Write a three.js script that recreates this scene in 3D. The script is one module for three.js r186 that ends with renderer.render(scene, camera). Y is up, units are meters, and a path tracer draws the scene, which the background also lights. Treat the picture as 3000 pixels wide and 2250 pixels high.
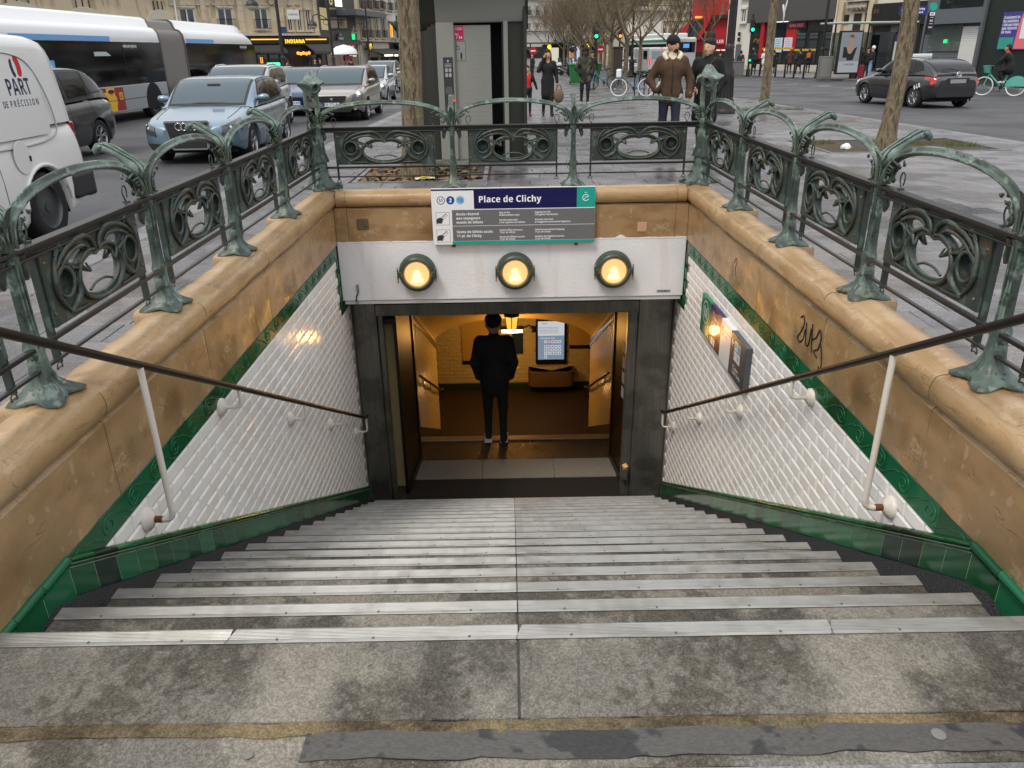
import * as THREE from 'three';
import { mergeGeometries, toCreasedNormals } from 'three/addons/utils/BufferGeometryUtils.js';
import { RoundedBoxGeometry } from 'three/addons/geometries/RoundedBoxGeometry.js';

// ---------- camera, sky, sun, exposure ----------
const scene = new THREE.Scene();
const camera = new THREE.PerspectiveCamera(53.04, 1024 / 768, 0.05, 1500);
const EYE = 1.477, PITCH = 23.5 * Math.PI / 180, ROLL = 0.0166;
camera.rotation.order = 'YXZ';
camera.position.set(0, EYE, 0);
camera.rotation.set(-PITCH, 0, -ROLL);
const renderer = new THREE.WebGLRenderer({ antialias: true });
renderer.toneMapping = THREE.LinearToneMapping;
renderer.toneMappingExposure = 1.6;
renderer.shadowMap.enabled = true;
{ // overcast sky: a cloud layer, brighter overhead than at the horizon, with soft cloud structure
  const w = 256, h = 128, d = new Float32Array(w * h * 4);
  for (let j = 0; j < h; j++) for (let i = 0; i < w; i++) {
    const el = ((j + 0.5) / h - 0.5) * Math.PI, az = i / w * Math.PI * 2;
    const s = Math.max(0, Math.sin(el));
    const c = 0.06 * Math.sin(az * 3 + 4 * el) * Math.cos(az * 2 - 7 * el) + 0.04 * Math.sin(az * 7 + 9 * el);
    const L = (el < 0 ? 0.35 : 0.46 + 0.56 * s) * (1 + (el > 0 ? c * Math.cos(el) : 0));
    const k = (j * w + i) * 4;
    d[k] = L * 0.985; d[k + 1] = L; d[k + 2] = L * 1.03; d[k + 3] = 1;
  }
  const t = new THREE.DataTexture(d, w, h, THREE.RGBAFormat, THREE.FloatType);
  t.mapping = THREE.EquirectangularReflectionMapping; t.magFilter = THREE.LinearFilter; t.minFilter = THREE.LinearFilter;
  t.wrapS = THREE.RepeatWrapping; t.needsUpdate = true;
  scene.background = t; scene.environment = t;
}
const sun = new THREE.DirectionalLight(0xfff4e6, 1.2);
sun.position.set(-18, 46, 14); sun.target.position.set(0, 0, -10);
sun.castShadow = true; sun.shadow.radius = 30; sun.shadow.mapSize.set(2048, 2048);
Object.assign(sun.shadow.camera, { left: -50, right: 50, top: 90, bottom: -40, near: 1, far: 200 });
scene.add(sun, sun.target);

// ---------- helpers ----------
const PI = Math.PI, V3 = (x, y, z) => new THREE.Vector3(x, y, z);
const lerp = (a, b, t) => a + (b - a) * t, clamp = (x, a = 0, b = 1) => Math.min(b, Math.max(a, x));
const smooth = (a, b, x) => { const t = clamp((x - a) / (b - a)); return t * t * (3 - 2 * t); };
function rng(seed) { let a = seed >>> 0; return () => { a = (a + 0x6D2B79F5) | 0; let t = Math.imul(a ^ (a >>> 15), 1 | a); t = (t + Math.imul(t ^ (t >>> 7), 61 | t)) ^ t; return ((t ^ (t >>> 14)) >>> 0) / 4294967296; }; }
const R = rng(20240117);
const rr = (a, b) => a + (b - a) * R();
function hash2(x, y, s) { let h = Math.imul(x, 374761393) ^ Math.imul(y, 668265263) ^ Math.imul(s, 1274126177); h = Math.imul(h ^ (h >>> 13), 1274126177); return ((h ^ (h >>> 16)) >>> 0) / 4294967296; }
function pn(x, y, px, py, s) { // periodic value noise
  const xi = Math.floor(x), yi = Math.floor(y); let fx = x - xi, fy = y - yi; fx = fx * fx * (3 - 2 * fx); fy = fy * fy * (3 - 2 * fy);
  const m = (a, p) => ((a % p) + p) % p, x0 = m(xi, px), x1 = m(xi + 1, px), y0 = m(yi, py), y1 = m(yi + 1, py);
  return lerp(lerp(hash2(x0, y0, s), hash2(x1, y0, s), fx), lerp(hash2(x0, y1, s), hash2(x1, y1, s), fx), fy);
}
function fbm(u, v, p, oct, s, py = p) { let a = 0.5, t = 0, n = 0; for (let o = 0; o < oct; o++) { t += a * pn(u * p, v * py, p, py, s + o); n += a; a *= 0.55; p *= 2; py *= 2; } return t / n; }
const hex = (h) => [(h >> 16 & 255) / 255, (h >> 8 & 255) / 255, (h & 255) / 255];
const mix3 = (a, b, t) => [lerp(a[0], b[0], t), lerp(a[1], b[1], t), lerp(a[2], b[2], t)];
function tex(w, h, fn, metres, srgb = true) { // computed texture; uv are metres
  const d = new Uint8Array(w * h * 4);
  for (let j = 0; j < h; j++) for (let i = 0; i < w; i++) {
    const c = fn((i + 0.5) / w, (j + 0.5) / h), k = (j * w + i) * 4;
    if (c.length) { d[k] = clamp(c[0]) * 255; d[k + 1] = clamp(c[1]) * 255; d[k + 2] = clamp(c[2]) * 255; } else d[k] = d[k + 1] = d[k + 2] = clamp(c) * 255;
    d[k + 3] = 255;
  }
  const t = new THREE.DataTexture(d, w, h, THREE.RGBAFormat);
  t.wrapS = t.wrapT = THREE.RepeatWrapping; t.magFilter = THREE.LinearFilter; t.minFilter = THREE.LinearMipmapLinearFilter; t.generateMipmaps = true;
  if (srgb) t.colorSpace = THREE.SRGBColorSpace;
  if (metres) { const m = Array.isArray(metres) ? metres : [metres, metres]; t.repeat.set(1 / m[0], 1 / m[1]); }
  t.needsUpdate = true; return t;
}
const btex = (w, h, fn, m) => tex(w, h, fn, m, false);
function canvasTex(w, h, draw) { const c = document.createElement('canvas'); c.width = w; c.height = h; const g = c.getContext('2d'); draw(g, w, h); const t = new THREE.CanvasTexture(c); t.colorSpace = THREE.SRGBColorSpace; t.anisotropy = 8; return t; }
const mat = (color, rough = 0.6, o = {}) => new THREE.MeshStandardMaterial({ color, roughness: rough, ...o });
const phys = (color, rough = 0.6, o = {}) => new THREE.MeshPhysicalMaterial({ color, roughness: rough, ...o });

function triUV(g) { // per-face planar uv in metres
  const n = g.index ? g.toNonIndexed() : g, p = n.attributes.position, uv = new Float32Array(p.count * 2);
  for (let i = 0; i < p.count; i += 3) {
    const ax = p.getX(i), ay = p.getY(i), az = p.getZ(i), bx = p.getX(i + 1) - ax, by = p.getY(i + 1) - ay, bz = p.getZ(i + 1) - az, cx = p.getX(i + 2) - ax, cy = p.getY(i + 2) - ay, cz = p.getZ(i + 2) - az;
    const nx = Math.abs(by * cz - bz * cy), ny = Math.abs(bz * cx - bx * cz), nz = Math.abs(bx * cy - by * cx);
    for (let k = 0; k < 3; k++) {
      const x = p.getX(i + k), y = p.getY(i + k), z = p.getZ(i + k), o = (i + k) * 2;
      if (ny >= nx && ny >= nz) { uv[o] = x; uv[o + 1] = -z; } else if (nx >= nz) { uv[o] = -z; uv[o + 1] = y; } else { uv[o] = x; uv[o + 1] = y; }
    }
  }
  n.setAttribute('uv', new THREE.BufferAttribute(uv, 2)); return n;
}
function norm(g) { const n = g.index ? g.toNonIndexed() : g; for (const k of Object.keys(n.attributes)) if (!['position', 'normal', 'uv', 'color'].includes(k)) n.deleteAttribute(k); if (!n.attributes.uv) n.setAttribute('uv', new THREE.BufferAttribute(new Float32Array(n.attributes.position.count * 2), 2)); if (!n.attributes.normal) n.computeVertexNormals(); return n; }
const merge = (list) => list.length === 1 ? norm(list[0]) : mergeGeometries(list.map(norm), false);
const names = new Map();
function numbered(n) { const k = names.get(n) || 0; names.set(n, k + 1); return k ? n + '_' + String(k).padStart(3, '0') : n; }
function add(name, geo, m, parent = scene, keepUV = false) {
  let g = Array.isArray(geo) ? merge(geo) : geo;
  if (!keepUV) g = triUV(g);
  const o = new THREE.Mesh(g, m); o.name = parent === scene ? numbered(name) : name; o.castShadow = o.receiveShadow = true; parent.add(o); return o;
}
function tag(o, label, category, group, kind) { o.userData.label = label; if (category) o.userData.category = category; if (group) o.userData.group = group; if (kind) o.userData.kind = kind; return o; }
const struct = (name, geo, m, label, keepUV) => { const o = add(name, geo, m, scene, keepUV); o.userData.kind = 'structure'; if (label) o.userData.label = label; return o; };
function thing(name, label, category, pos = [0, 0, 0], turn = 0, group) {
  const o = new THREE.Group(); o.name = numbered(name); o.position.set(...pos); o.rotation.y = turn; scene.add(o); tag(o, label, category, group); return o;
}
function sub(name, parent, pos = [0, 0, 0], turn = 0) { const o = new THREE.Group(); o.name = name; o.position.set(...pos); o.rotation.y = turn; parent.add(o); return o; }
function copyOf(src, pos, turn, label) { const c = src.clone(); c.name = numbered(src.name.replace(/_\d{3}$/, '')); c.userData = { ...src.userData }; c.position.set(...pos); c.rotation.y = turn; if (label) c.userData.label = label; scene.add(c); return c; }
const T = (g, x = 0, y = 0, z = 0, rx = 0, ry = 0, rz = 0) => { if (rx || ry || rz) g.applyMatrix4(new THREE.Matrix4().makeRotationFromEuler(new THREE.Euler(rx, ry, rz))); g.translate(x, y, z); return g; };
const box = (w, h, d, x = 0, y = 0, z = 0, rx = 0, ry = 0, rz = 0) => T(new THREE.BoxGeometry(w, h, d), x, y, z, rx, ry, rz);
const span = (x0, x1, y0, y1, z0, z1) => box(Math.abs(x1 - x0), Math.abs(y1 - y0), Math.abs(z1 - z0), (x0 + x1) / 2, (y0 + y1) / 2, (z0 + z1) / 2);
const rbox = (w, h, d, r, x = 0, y = 0, z = 0, rx = 0, ry = 0, rz = 0, s = 2) => T(new RoundedBoxGeometry(w, h, d, s, Math.min(r, w / 2.01, h / 2.01, d / 2.01)), x, y, z, rx, ry, rz);
const cyl = (rt, rb, h, n, x = 0, y = 0, z = 0, rx = 0, ry = 0, rz = 0) => T(new THREE.CylinderGeometry(rt, rb, h, n), x, y, z, rx, ry, rz);
const sph = (r, x, y, z, n = 10, sx = 1, sy = 1, sz = 1) => T(new THREE.SphereGeometry(r, n * 2, n).scale(sx, sy, sz), x, y, z);
const lathe = (pts, n = 24, x = 0, y = 0, z = 0, rx = 0, ry = 0, rz = 0) => T(new THREE.LatheGeometry(pts.map((p) => new THREE.Vector2(p[0], p[1])), n), x, y, z, rx, ry, rz);
const torus = (r, t, x, y, z, rx = 0, ry = 0, rz = 0, n = 20, m = 8) => T(new THREE.TorusGeometry(r, t, m, n), x, y, z, rx, ry, rz);
function grid(nu, nv, fn, closeU = false, closeV = false) { // smooth indexed surface
  const p = [], uv = [], ix = [];
  for (let j = 0; j < nv; j++) for (let i = 0; i < nu; i++) { p.push(...fn(i, j)); uv.push(i / (nu - 1), j / (nv - 1)); }
  const mu = closeU ? nu : nu - 1, mv = closeV ? nv : nv - 1;
  for (let j = 0; j < mv; j++) for (let i = 0; i < mu; i++) { const a = j * nu + i, b = j * nu + (i + 1) % nu, c = ((j + 1) % nv) * nu + i, d = ((j + 1) % nv) * nu + (i + 1) % nu; ix.push(a, b, d, a, d, c); }
  const g = new THREE.BufferGeometry(); g.setAttribute('position', new THREE.Float32BufferAttribute(p, 3)); g.setAttribute('uv', new THREE.Float32BufferAttribute(uv, 2)); g.setIndex(ix); g.computeVertexNormals(); return g;
}
function fan(ring, flip) { const p = [], c = [0, 0, 0]; ring.forEach((r) => { for (let k = 0; k < 3; k++) c[k] += r[k] / ring.length; }); for (let i = 0; i < ring.length; i++) { const a = ring[i], b = ring[(i + 1) % ring.length]; p.push(...c, ...(flip ? b : a), ...(flip ? a : b)); } const g = new THREE.BufferGeometry(); g.setAttribute('position', new THREE.Float32BufferAttribute(p, 3)); g.computeVertexNormals(); return g; }
function loft(rings, caps = true) { const n = rings[0].length; const g = grid(n, rings.length, (i, j) => rings[j][i], true, false); return caps ? merge([g, fan(rings[0], true), fan(rings[rings.length - 1], false)]) : g; }
function curve(pts, n) { return new THREE.CatmullRomCurve3(pts.map((p) => p.isVector3 ? p : V3(...p)), false, 'centripetal').getPoints(n); }
function vtube(pts, rad, seg = 8, n) { // tube of changing radius along a path
  const P = n ? curve(pts, n) : pts.map((p) => p.isVector3 ? p : V3(...p)); const m = P.length; let up = V3(0.13, 0.98, 0.21).normalize();
  const rings = P.map((p, i) => {
    const t = P[Math.min(m - 1, i + 1)].clone().sub(P[Math.max(0, i - 1)]).normalize(); const b = V3().crossVectors(t, up); if (b.lengthSq() < 1e-4) b.set(1, 0, 0); b.normalize(); const a = V3().crossVectors(b, t); up = a.clone();
    const r = typeof rad === 'function' ? rad(i / (m - 1)) : Array.isArray(rad) ? interp(rad, i / (m - 1)) : rad; const ring = [];
    for (let k = 0; k < seg; k++) { const q = k / seg * 2 * PI; ring.push([p.x + (a.x * Math.cos(q) + b.x * Math.sin(q)) * r, p.y + (a.y * Math.cos(q) + b.y * Math.sin(q)) * r, p.z + (a.z * Math.cos(q) + b.z * Math.sin(q)) * r]); }
    return ring;
  });
  return loft(rings);
}
function interp(list, t) { // list of values at even steps, or [x, y] pairs
  if (Array.isArray(list[0])) { if (t <= list[0][0]) return list[0][1]; for (let i = 1; i < list.length; i++) if (t <= list[i][0]) { const a = list[i - 1], b = list[i]; return lerp(a[1], b[1], (t - a[0]) / (b[0] - a[0])); } return list[list.length - 1][1]; }
  const x = clamp(t) * (list.length - 1), i = Math.min(list.length - 2, Math.floor(x)); return lerp(list[i], list[i + 1], x - i);
}
function ipc(list, t) { // smooth (monotone-ish) interpolation of [x, y] pairs
  const n = list.length; if (t <= list[0][0]) return list[0][1]; if (t >= list[n - 1][0]) return list[n - 1][1];
  let i = 1; while (list[i][0] < t) i++; const a = list[i - 1], b = list[i], p = list[Math.max(0, i - 2)], q = list[Math.min(n - 1, i + 1)], h = b[0] - a[0], u = (t - a[0]) / h;
  const d = (b[1] - a[1]) / h, da = i > 1 ? (b[1] - p[1]) / (b[0] - p[0]) : d, db = i < n - 1 ? (q[1] - a[1]) / (q[0] - a[0]) : d;
  const lim = (m) => d === 0 ? 0 : Math.sign(d) === Math.sign(m) ? Math.sign(m) * Math.min(Math.abs(m), 3 * Math.abs(d)) : 0; const m0 = lim(da) * h, m1 = lim(db) * h;
  return (2 * u ** 3 - 3 * u * u + 1) * a[1] + (u ** 3 - 2 * u * u + u) * m0 + (-2 * u ** 3 + 3 * u * u) * b[1] + (u ** 3 - u * u) * m1;
}
function sweep(P, B, prof) { // profile [n, b] carried along P; B is the fixed sideways direction
  const m = P.length;
  return loft(P.map((p, i) => { const t = P[Math.min(m - 1, i + 1)].clone().sub(P[Math.max(0, i - 1)]).normalize(), n = V3().crossVectors(B, t).normalize(); return prof(i / (m - 1)).map(([a, b]) => [p.x + n.x * a + B.x * b, p.y + n.y * a + B.y * b, p.z + n.z * a + B.z * b]); }));
}
function poly(pts, depth, bevel = 0, holes = [], seg = 1) { // extruded outline (x, y), from z = 0 to depth
  const s = new THREE.Shape(pts.map((p) => new THREE.Vector2(p[0], p[1]))); for (const h of holes) s.holes.push(new THREE.Path(h.map((p) => new THREE.Vector2(p[0], p[1]))));
  return new THREE.ExtrudeGeometry(s, { depth: depth - 2 * bevel, bevelEnabled: bevel > 0, bevelThickness: bevel, bevelSize: bevel, bevelOffset: -bevel, bevelSegments: seg, curveSegments: 12 }).translate(0, 0, bevel);
}
function plane(w, h, x = 0, y = 0, z = 0, rx = 0, ry = 0, rz = 0) { return T(new THREE.PlaneGeometry(w, h), x, y, z, rx, ry, rz); }
function quad(a, b, c, d) { const g = new THREE.BufferGeometry(); g.setAttribute('position', new THREE.Float32BufferAttribute([...a, ...b, ...c, ...a, ...c, ...d], 3)); g.setAttribute('uv', new THREE.Float32BufferAttribute([0, 0, 1, 0, 1, 1, 0, 0, 1, 1, 0, 1], 2)); g.computeVertexNormals(); return g; }
const circ = (cx, cy, rx, ry, n = 28, a0 = 0) => Array.from({ length: n }, (_, i) => [cx + rx * Math.cos(a0 + i / n * 2 * PI), cy + ry * Math.sin(a0 + i / n * 2 * PI)]);

// ---------- measured layout ----------
const WL = -1.575, WR = 1.615, XC = 0.02;              // inner faces of the stairwell walls
const RUN = 0.31, RISE = 0.1688, NOSE = 1.703;         // steps; nose edge of the top step
const SLOPE = RISE / RUN, noseY = (D) => -SLOPE * (D - NOSE);
const BACK = 6.9, FLOOR = -3.04, GATE = 7.25;
const G0 = -0.1, GS = 0.008;                           // pavement level, gently falling away beyond the stairwell
const gy = (D) => G0 - GS * Math.max(0, D - 7);
const RD = 0.12;                                       // kerb height
function ray(px, py) { const u0 = px - 1500, v0 = py - 1125, u = u0 * Math.cos(ROLL) - v0 * Math.sin(ROLL), v = u0 * Math.sin(ROLL) + v0 * Math.cos(ROLL), d = 2254 * Math.cos(PITCH) - v * Math.sin(PITCH); return [u / d, -(2254 * Math.sin(PITCH) + v * Math.cos(PITCH)) / d]; }
function onGround(px, py, drop = 0) { const r = ray(px, py); let D = (G0 - drop - EYE) / r[1]; if (D > 7 || D < 0) D = (G0 - drop + GS * 7 - EYE) / (r[1] + GS); return [r[0] * D, gy(D) - drop, -D]; }
const atD = (px, py, D) => { const r = ray(px, py); return [r[0] * D, EYE + r[1] * D, -D]; };
const kerbL = (D) => -3.86 + 0.019 * D, kerbR = (D) => 9.75 - 0.045 * D;   // kerb lines of the two carriageways
const kerbF = (D) => D < 46 ? 20.6 : 20.6 - 0.2 * (D - 46);
// ---------- materials ----------
const grain = (u, v, p, s) => pn(u * p, v * p, p, p, s);
const concreteT = tex(1024, 1024, (u, v) => {
  const g = grain(u, v, 500, 3) * 0.65 + grain(u, v, 230, 4) * 0.35, st = fbm(u, v, 4, 6, 11), lt = fbm(u, v, 5, 5, 31);
  const k = smooth(0.1, 0.9, g), jag = 0.3 * (fbm(u, v, 60, 4, 19) - 0.5), sm = smooth(0.44, 0.62, st + jag), s2 = smooth(0.5, 0.66, fbm(u, v, 7, 5, 23, 3) + jag); let c = mix3(hex(0x63615c), hex(0x908e88), k); c = mix3(c, mix3(hex(0x34302a), hex(0x625c51), k), 0.75 * sm); c = mix3(c, mix3(hex(0x292623), hex(0x4f4a43), k), 0.5 * s2); c = mix3(c, mix3(hex(0x8a867d), hex(0xb9b5ab), k), 0.65 * smooth(0.5, 0.66, lt + jag));
  if (grain(u, v, 512, 8) > 0.93) c = mix3(c, hex(0xcfc6b0), 0.6); return c;
}, 1.45);
const concreteB = btex(512, 512, (u, v) => grain(u, v, 200, 3) * 0.5 + grain(u, v, 90, 4) * 0.3 + fbm(u, v, 6, 3, 5) * 0.2, 0.7);
const graniteT = tex(1024, 1024, (u, v) => {
  const g = grain(u, v, 330, 13) * 0.6 + grain(u, v, 160, 14) * 0.4, st = fbm(u, v, 4, 5, 17);
  let c = mix3(hex(0x58575a), hex(0x949395), g); c = mix3(c, hex(0x454445), 0.5 * smooth(0.48, 0.7, st)); const sp = grain(u, v, 512, 18); if (sp > 0.9) c = mix3(c, hex(0x2a2a2c), 0.5); else if (sp < 0.08) c = mix3(c, hex(0xd0cfcd), 0.5); return c;
}, 1.6);
const graniteB = btex(512, 512, (u, v) => grain(u, v, 170, 21) * 0.55 + grain(u, v, 70, 22) * 0.3 + grain(u, v, 20, 23) * 0.15, 0.9);
const dampR = btex(512, 512, (u, v) => clamp(0.45 + 0.4 * smooth(0.3, 0.7, fbm(u, v, 4, 5, 41)) + 0.15 * grain(u, v, 120, 42)), 3.1);
const asphaltT = tex(1024, 1024, (u, v) => {
  const g = grain(u, v, 400, 51) * 0.6 + grain(u, v, 200, 52) * 0.4, st = fbm(u, v, 3, 5, 53);
  let c = mix3(hex(0x2b2c2f), hex(0x55565a), g); c = mix3(c, hex(0x5e5f63), 0.3 * smooth(0.5, 0.75, st)); return c;
}, 3);
const asphaltR = btex(256, 256, (u, v) => 0.55 + 0.35 * smooth(0.35, 0.7, fbm(u, v, 4, 4, 57)), 5);
const stoneT = tex(1024, 1024, (u, v) => {
  const f = fbm(u, v, 6, 5, 61), f2 = fbm(u, v, 3, 4, 66, 7), wv = fbm(u + 0.12 * fbm(u, v, 5, 3, 71), v, 4, 5, 72, 11);
  let c = mix3(hex(0x937550), hex(0xb2956d), f); c = mix3(c, hex(0x795c3b), 0.5 * smooth(0.48, 0.7, f2)); c = mix3(c, hex(0xb39c7e), 0.4 * smooth(0.5, 0.7, fbm(u, v, 5, 5, 64)));
  const vein = Math.abs(wv - 0.5), pit = smooth(0.01, 0.002, vein) * smooth(0.44, 0.62, fbm(u, v, 14, 4, 77)); c = mix3(c, hex(0x5a4229), 0.3 * pit);
  const chip = smooth(0.68, 0.76, fbm(u, v, 24, 4, 81)); c = mix3(c, hex(0xc2ae90), 0.4 * chip);
  const gs = grain(u, v, 340, 85); if (gs > 0.9) c = mix3(c, hex(0x5e4428), 0.4); else if (gs < 0.06) c = mix3(c, hex(0xcdb898), 0.35); return c;
}, [1.3, 1.3]);
const stoneB = btex(512, 512, (u, v) => { const wv = fbm(u + 0.12 * fbm(u, v, 5, 3, 71), v, 4, 5, 72, 11); const pit = smooth(0.012, 0.002, Math.abs(wv - 0.5)) * smooth(0.44, 0.62, fbm(u, v, 14, 4, 77)); return 0.7 - 0.25 * pit + 0.2 * fbm(u, v, 30, 3, 91) - 0.14 * smooth(0.68, 0.76, fbm(u, v, 24, 4, 81)); }, [1.3, 1.3]);
const patinaT = tex(1024, 1024, (u, v) => {
  const f = fbm(u, v, 6, 5, 101), d = fbm(u, v, 10, 5, 111, 5), g = grain(u, v, 256, 115);
  let c = mix3(hex(0x414f49), hex(0x73867e), smooth(0.25, 0.75, f) * 0.85 + g * 0.15); c = mix3(c, hex(0x2f3834), 0.6 * smooth(0.45, 0.68, d)); c = mix3(c, hex(0xa3b6ae), 0.6 * smooth(0.54, 0.7, fbm(u, v, 18, 4, 117))); c = mix3(c, hex(0x5a5a40), 0.4 * smooth(0.6, 0.75, fbm(u, v, 7, 4, 119)));
  if (fbm(u, v, 24, 3, 121) > 0.74) c = mix3(c, hex(0x2c322f), 0.7); return c;
}, 0.8);
const ironT = tex(512, 512, (u, v) => {
  const f = fbm(u, v, 7, 5, 131), d = fbm(u, v, 9, 4, 135, 4); let c = mix3(hex(0x2f3935), hex(0x4b5a53), f); c = mix3(c, hex(0x474334), 0.7 * smooth(0.5, 0.68, d)); c = mix3(c, hex(0x72897f), 0.5 * smooth(0.58, 0.72, fbm(u, v, 12, 4, 139))); if (fbm(u, v, 20, 3, 142) > 0.75) c = mix3(c, hex(0x7a4a30), 0.6); return c;
}, 0.7);
const speckB = btex(256, 256, (u, v) => fbm(u, v, 24, 4, 151), 0.35);
const alT = tex(1024, 256, (u, v) => { const s = pn(u * 8, v * 128, 8, 128, 161) * 0.5 + pn(u * 32, v * 64, 32, 64, 162) * 0.5, d = fbm(u, v, 12, 4, 165, 6); return mix3(mix3(hex(0xa2a2a0), hex(0xc3c3c1), s), hex(0x7a766f), 0.4 * smooth(0.48, 0.72, d)); }, [1.2, 0.3]);
const barkT = tex(512, 1024, (u, v) => { const f = fbm(u, v, 24, 5, 171, 24), b = fbm(u, v, 26, 5, 175, 9), k = fbm(u, v, 6, 4, 179, 6); let c = mix3(hex(0x5d5140), hex(0x8d7f66), f); c = mix3(c, hex(0x372e23), 0.6 * smooth(0.5, 0.68, b)); c = mix3(c, hex(0x6f7354), 0.35 * smooth(0.5, 0.7, k)); return c; }, [0.5, 1.1]);
const barkB = btex(256, 512, (u, v) => fbm(u, v, 24, 4, 171, 24) * 0.5 + 0.5 * (1 - smooth(0.5, 0.68, fbm(u, v, 26, 5, 175, 9))), [0.5, 1.1]);
const soilT = tex(512, 512, (u, v) => { const f = fbm(u, v, 30, 4, 181), g = fbm(u, v, 4, 3, 185); let c = mix3(hex(0x3d3124), hex(0x7a6a50), f); return c; }, 0.9);
const plasterT = tex(512, 512, (u, v) => { const f = fbm(u, v, 5, 5, 191), st = fbm(u, v, 12, 4, 195, 2); let c = mix3(hex(0xdcdde0), hex(0xeeeff0), f); return mix3(c, hex(0xb9a98c), 0.12 * smooth(0.66, 0.78, st)); }, [1.7, 1.7]);
const facadeT = tex(512, 512, (u, v) => { const f = fbm(u, v, 5, 5, 201), st = fbm(u, v, 14, 4, 205, 3); let c = mix3(hex(0xb9a88c), hex(0xd3c5ab), f); return mix3(c, hex(0x84765f), 0.4 * smooth(0.55, 0.75, st)); }, 5);
const steelT = tex(512, 512, (u, v) => { const s = pn(u * 256, v * 4, 256, 4, 211), d = fbm(u, v, 5, 5, 215); return mix3(mix3(hex(0x77766f), hex(0x8e8d87), s), hex(0x55544e), 0.5 * smooth(0.45, 0.7, d)); }, 1.2);

const tarT = tex(512, 256, (u, v) => { const p = smooth(0.47, 0.53, fbm(u, v, 7, 5, 221, 3)), g = grain(u, v, 128, 222); return mix3(mix3(hex(0x222223), hex(0x303031), g), mix3(hex(0x413f3d), hex(0x504e4b), g), p); }, [1.1, 0.4]);
const M = {
  step: mat(0xd2cfca, 0.85, { map: concreteT, bumpMap: concreteB, bumpScale: 0.0025 }),
  granite: mat(0xffffff, 0.85, { map: graniteT, bumpMap: graniteB, bumpScale: 0.002, roughnessMap: dampR }),
  asphalt: mat(0xffffff, 1, { map: asphaltT, bumpMap: graniteB, bumpScale: 0.003, roughnessMap: asphaltR }),
  mortar: mat(0x3a3936, 0.95), ochre: mat(0xc2b08c, 0.95, { map: concreteT, bumpMap: concreteB, bumpScale: 0.003 }), tar: mat(0xffffff, 0.6, { map: tarT, bumpMap: concreteB, bumpScale: 0.0015 }),
  stone: mat(0xffffff, 0.5, { roughnessMap: btex(512, 512, (u, v) => clamp(0.42 + 0.6 * fbm(u, v, 14, 5, 251)), 0.9), map: stoneT, bumpMap: stoneB, bumpScale: 0.004 }),
  patina: mat(0xe2e5e2, 0.42, { map: patinaT, bumpMap: speckB, bumpScale: 0.0012 }),
  iron: mat(0xdcdedc, 0.45, { map: ironT, bumpMap: speckB, bumpScale: 0.0012 }),
  bar: mat(0x2c2d2b, 0.35, { metalness: 0.4 }), handrail: mat(0x211a17, 0.32, { metalness: 0.4 }), cream: mat(0xd8d2c8, 0.4),
  alu: mat(0xdcdcda, 0.42, { map: alT, metalness: 0.55 }), steel: mat(0xffffff, 0.36, { map: steelT, metalness: 0.75 }), steelDark: mat(0x37332e, 0.3, { metalness: 0.7 }),
  plaster: mat(0xffffff, 0.5, { map: plasterT, bumpMap: speckB, bumpScale: 0.002 }), grout: mat(0x96918a, 0.9), cove: mat(0x25262a, 0.8, { bumpMap: concreteB, bumpScale: 0.012 }),
  bark: mat(0xffffff, 0.95, { map: barkT, bumpMap: barkB, bumpScale: 0.02 }), soil: mat(0xffffff, 1, { map: soilT, bumpMap: concreteB, bumpScale: 0.03 }),
  black: mat(0x111112, 0.5), rubber: mat(0x18181a, 0.85), dark: mat(0x202124, 0.5), white: mat(0xe4e5e6, 0.35), chrome: mat(0xc8cacc, 0.15, { metalness: 1 }),
  screw: mat(0x5f5e5b, 0.5, { metalness: 0.5 }), rust: mat(0x6b3a20, 0.9), brass: mat(0xb08a40, 0.35, { metalness: 0.8 }),
};
M.wet = M.granite.clone(); M.wet.roughnessMap = btex(512, 512, (u, v) => clamp(0.16 + 0.5 * smooth(0.3, 0.72, fbm(u, v, 5, 5, 241)) + 0.12 * grain(u, v, 120, 42)), 2.7); M.wet.color.set(0xd4d4d6); M.wet.bumpScale = 0.001;
M.wetTones = [0xd4d4d6, 0xc6c6c8, 0xdddbd8].map((c) => { const m = M.wet.clone(); m.color.set(c); return m; });
M.graniteTones = [0xffffff, 0xf1eeea, 0xe6e8ea, 0xfaf5ee].map((c) => { const m = M.granite.clone(); m.color.set(c); return m; });
const whiteTile = [0xe8e6e2, 0xe3e1dc, 0xeceae7, 0xe6e3dd].map((c) => phys(c, 0.11, { specularIntensity: 0.5 }));
const greenTile = [0x12502f, 0x165b38, 0x0e472b, 0x1a6140].map((c) => phys(c, 0.14, { specularIntensity: 0.55 }));
const greenDark = phys(0x0e2c20, 0.2, { specularIntensity: 0.45 });
const reliefGreen = phys(0x1d6442, 0.18);

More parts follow.
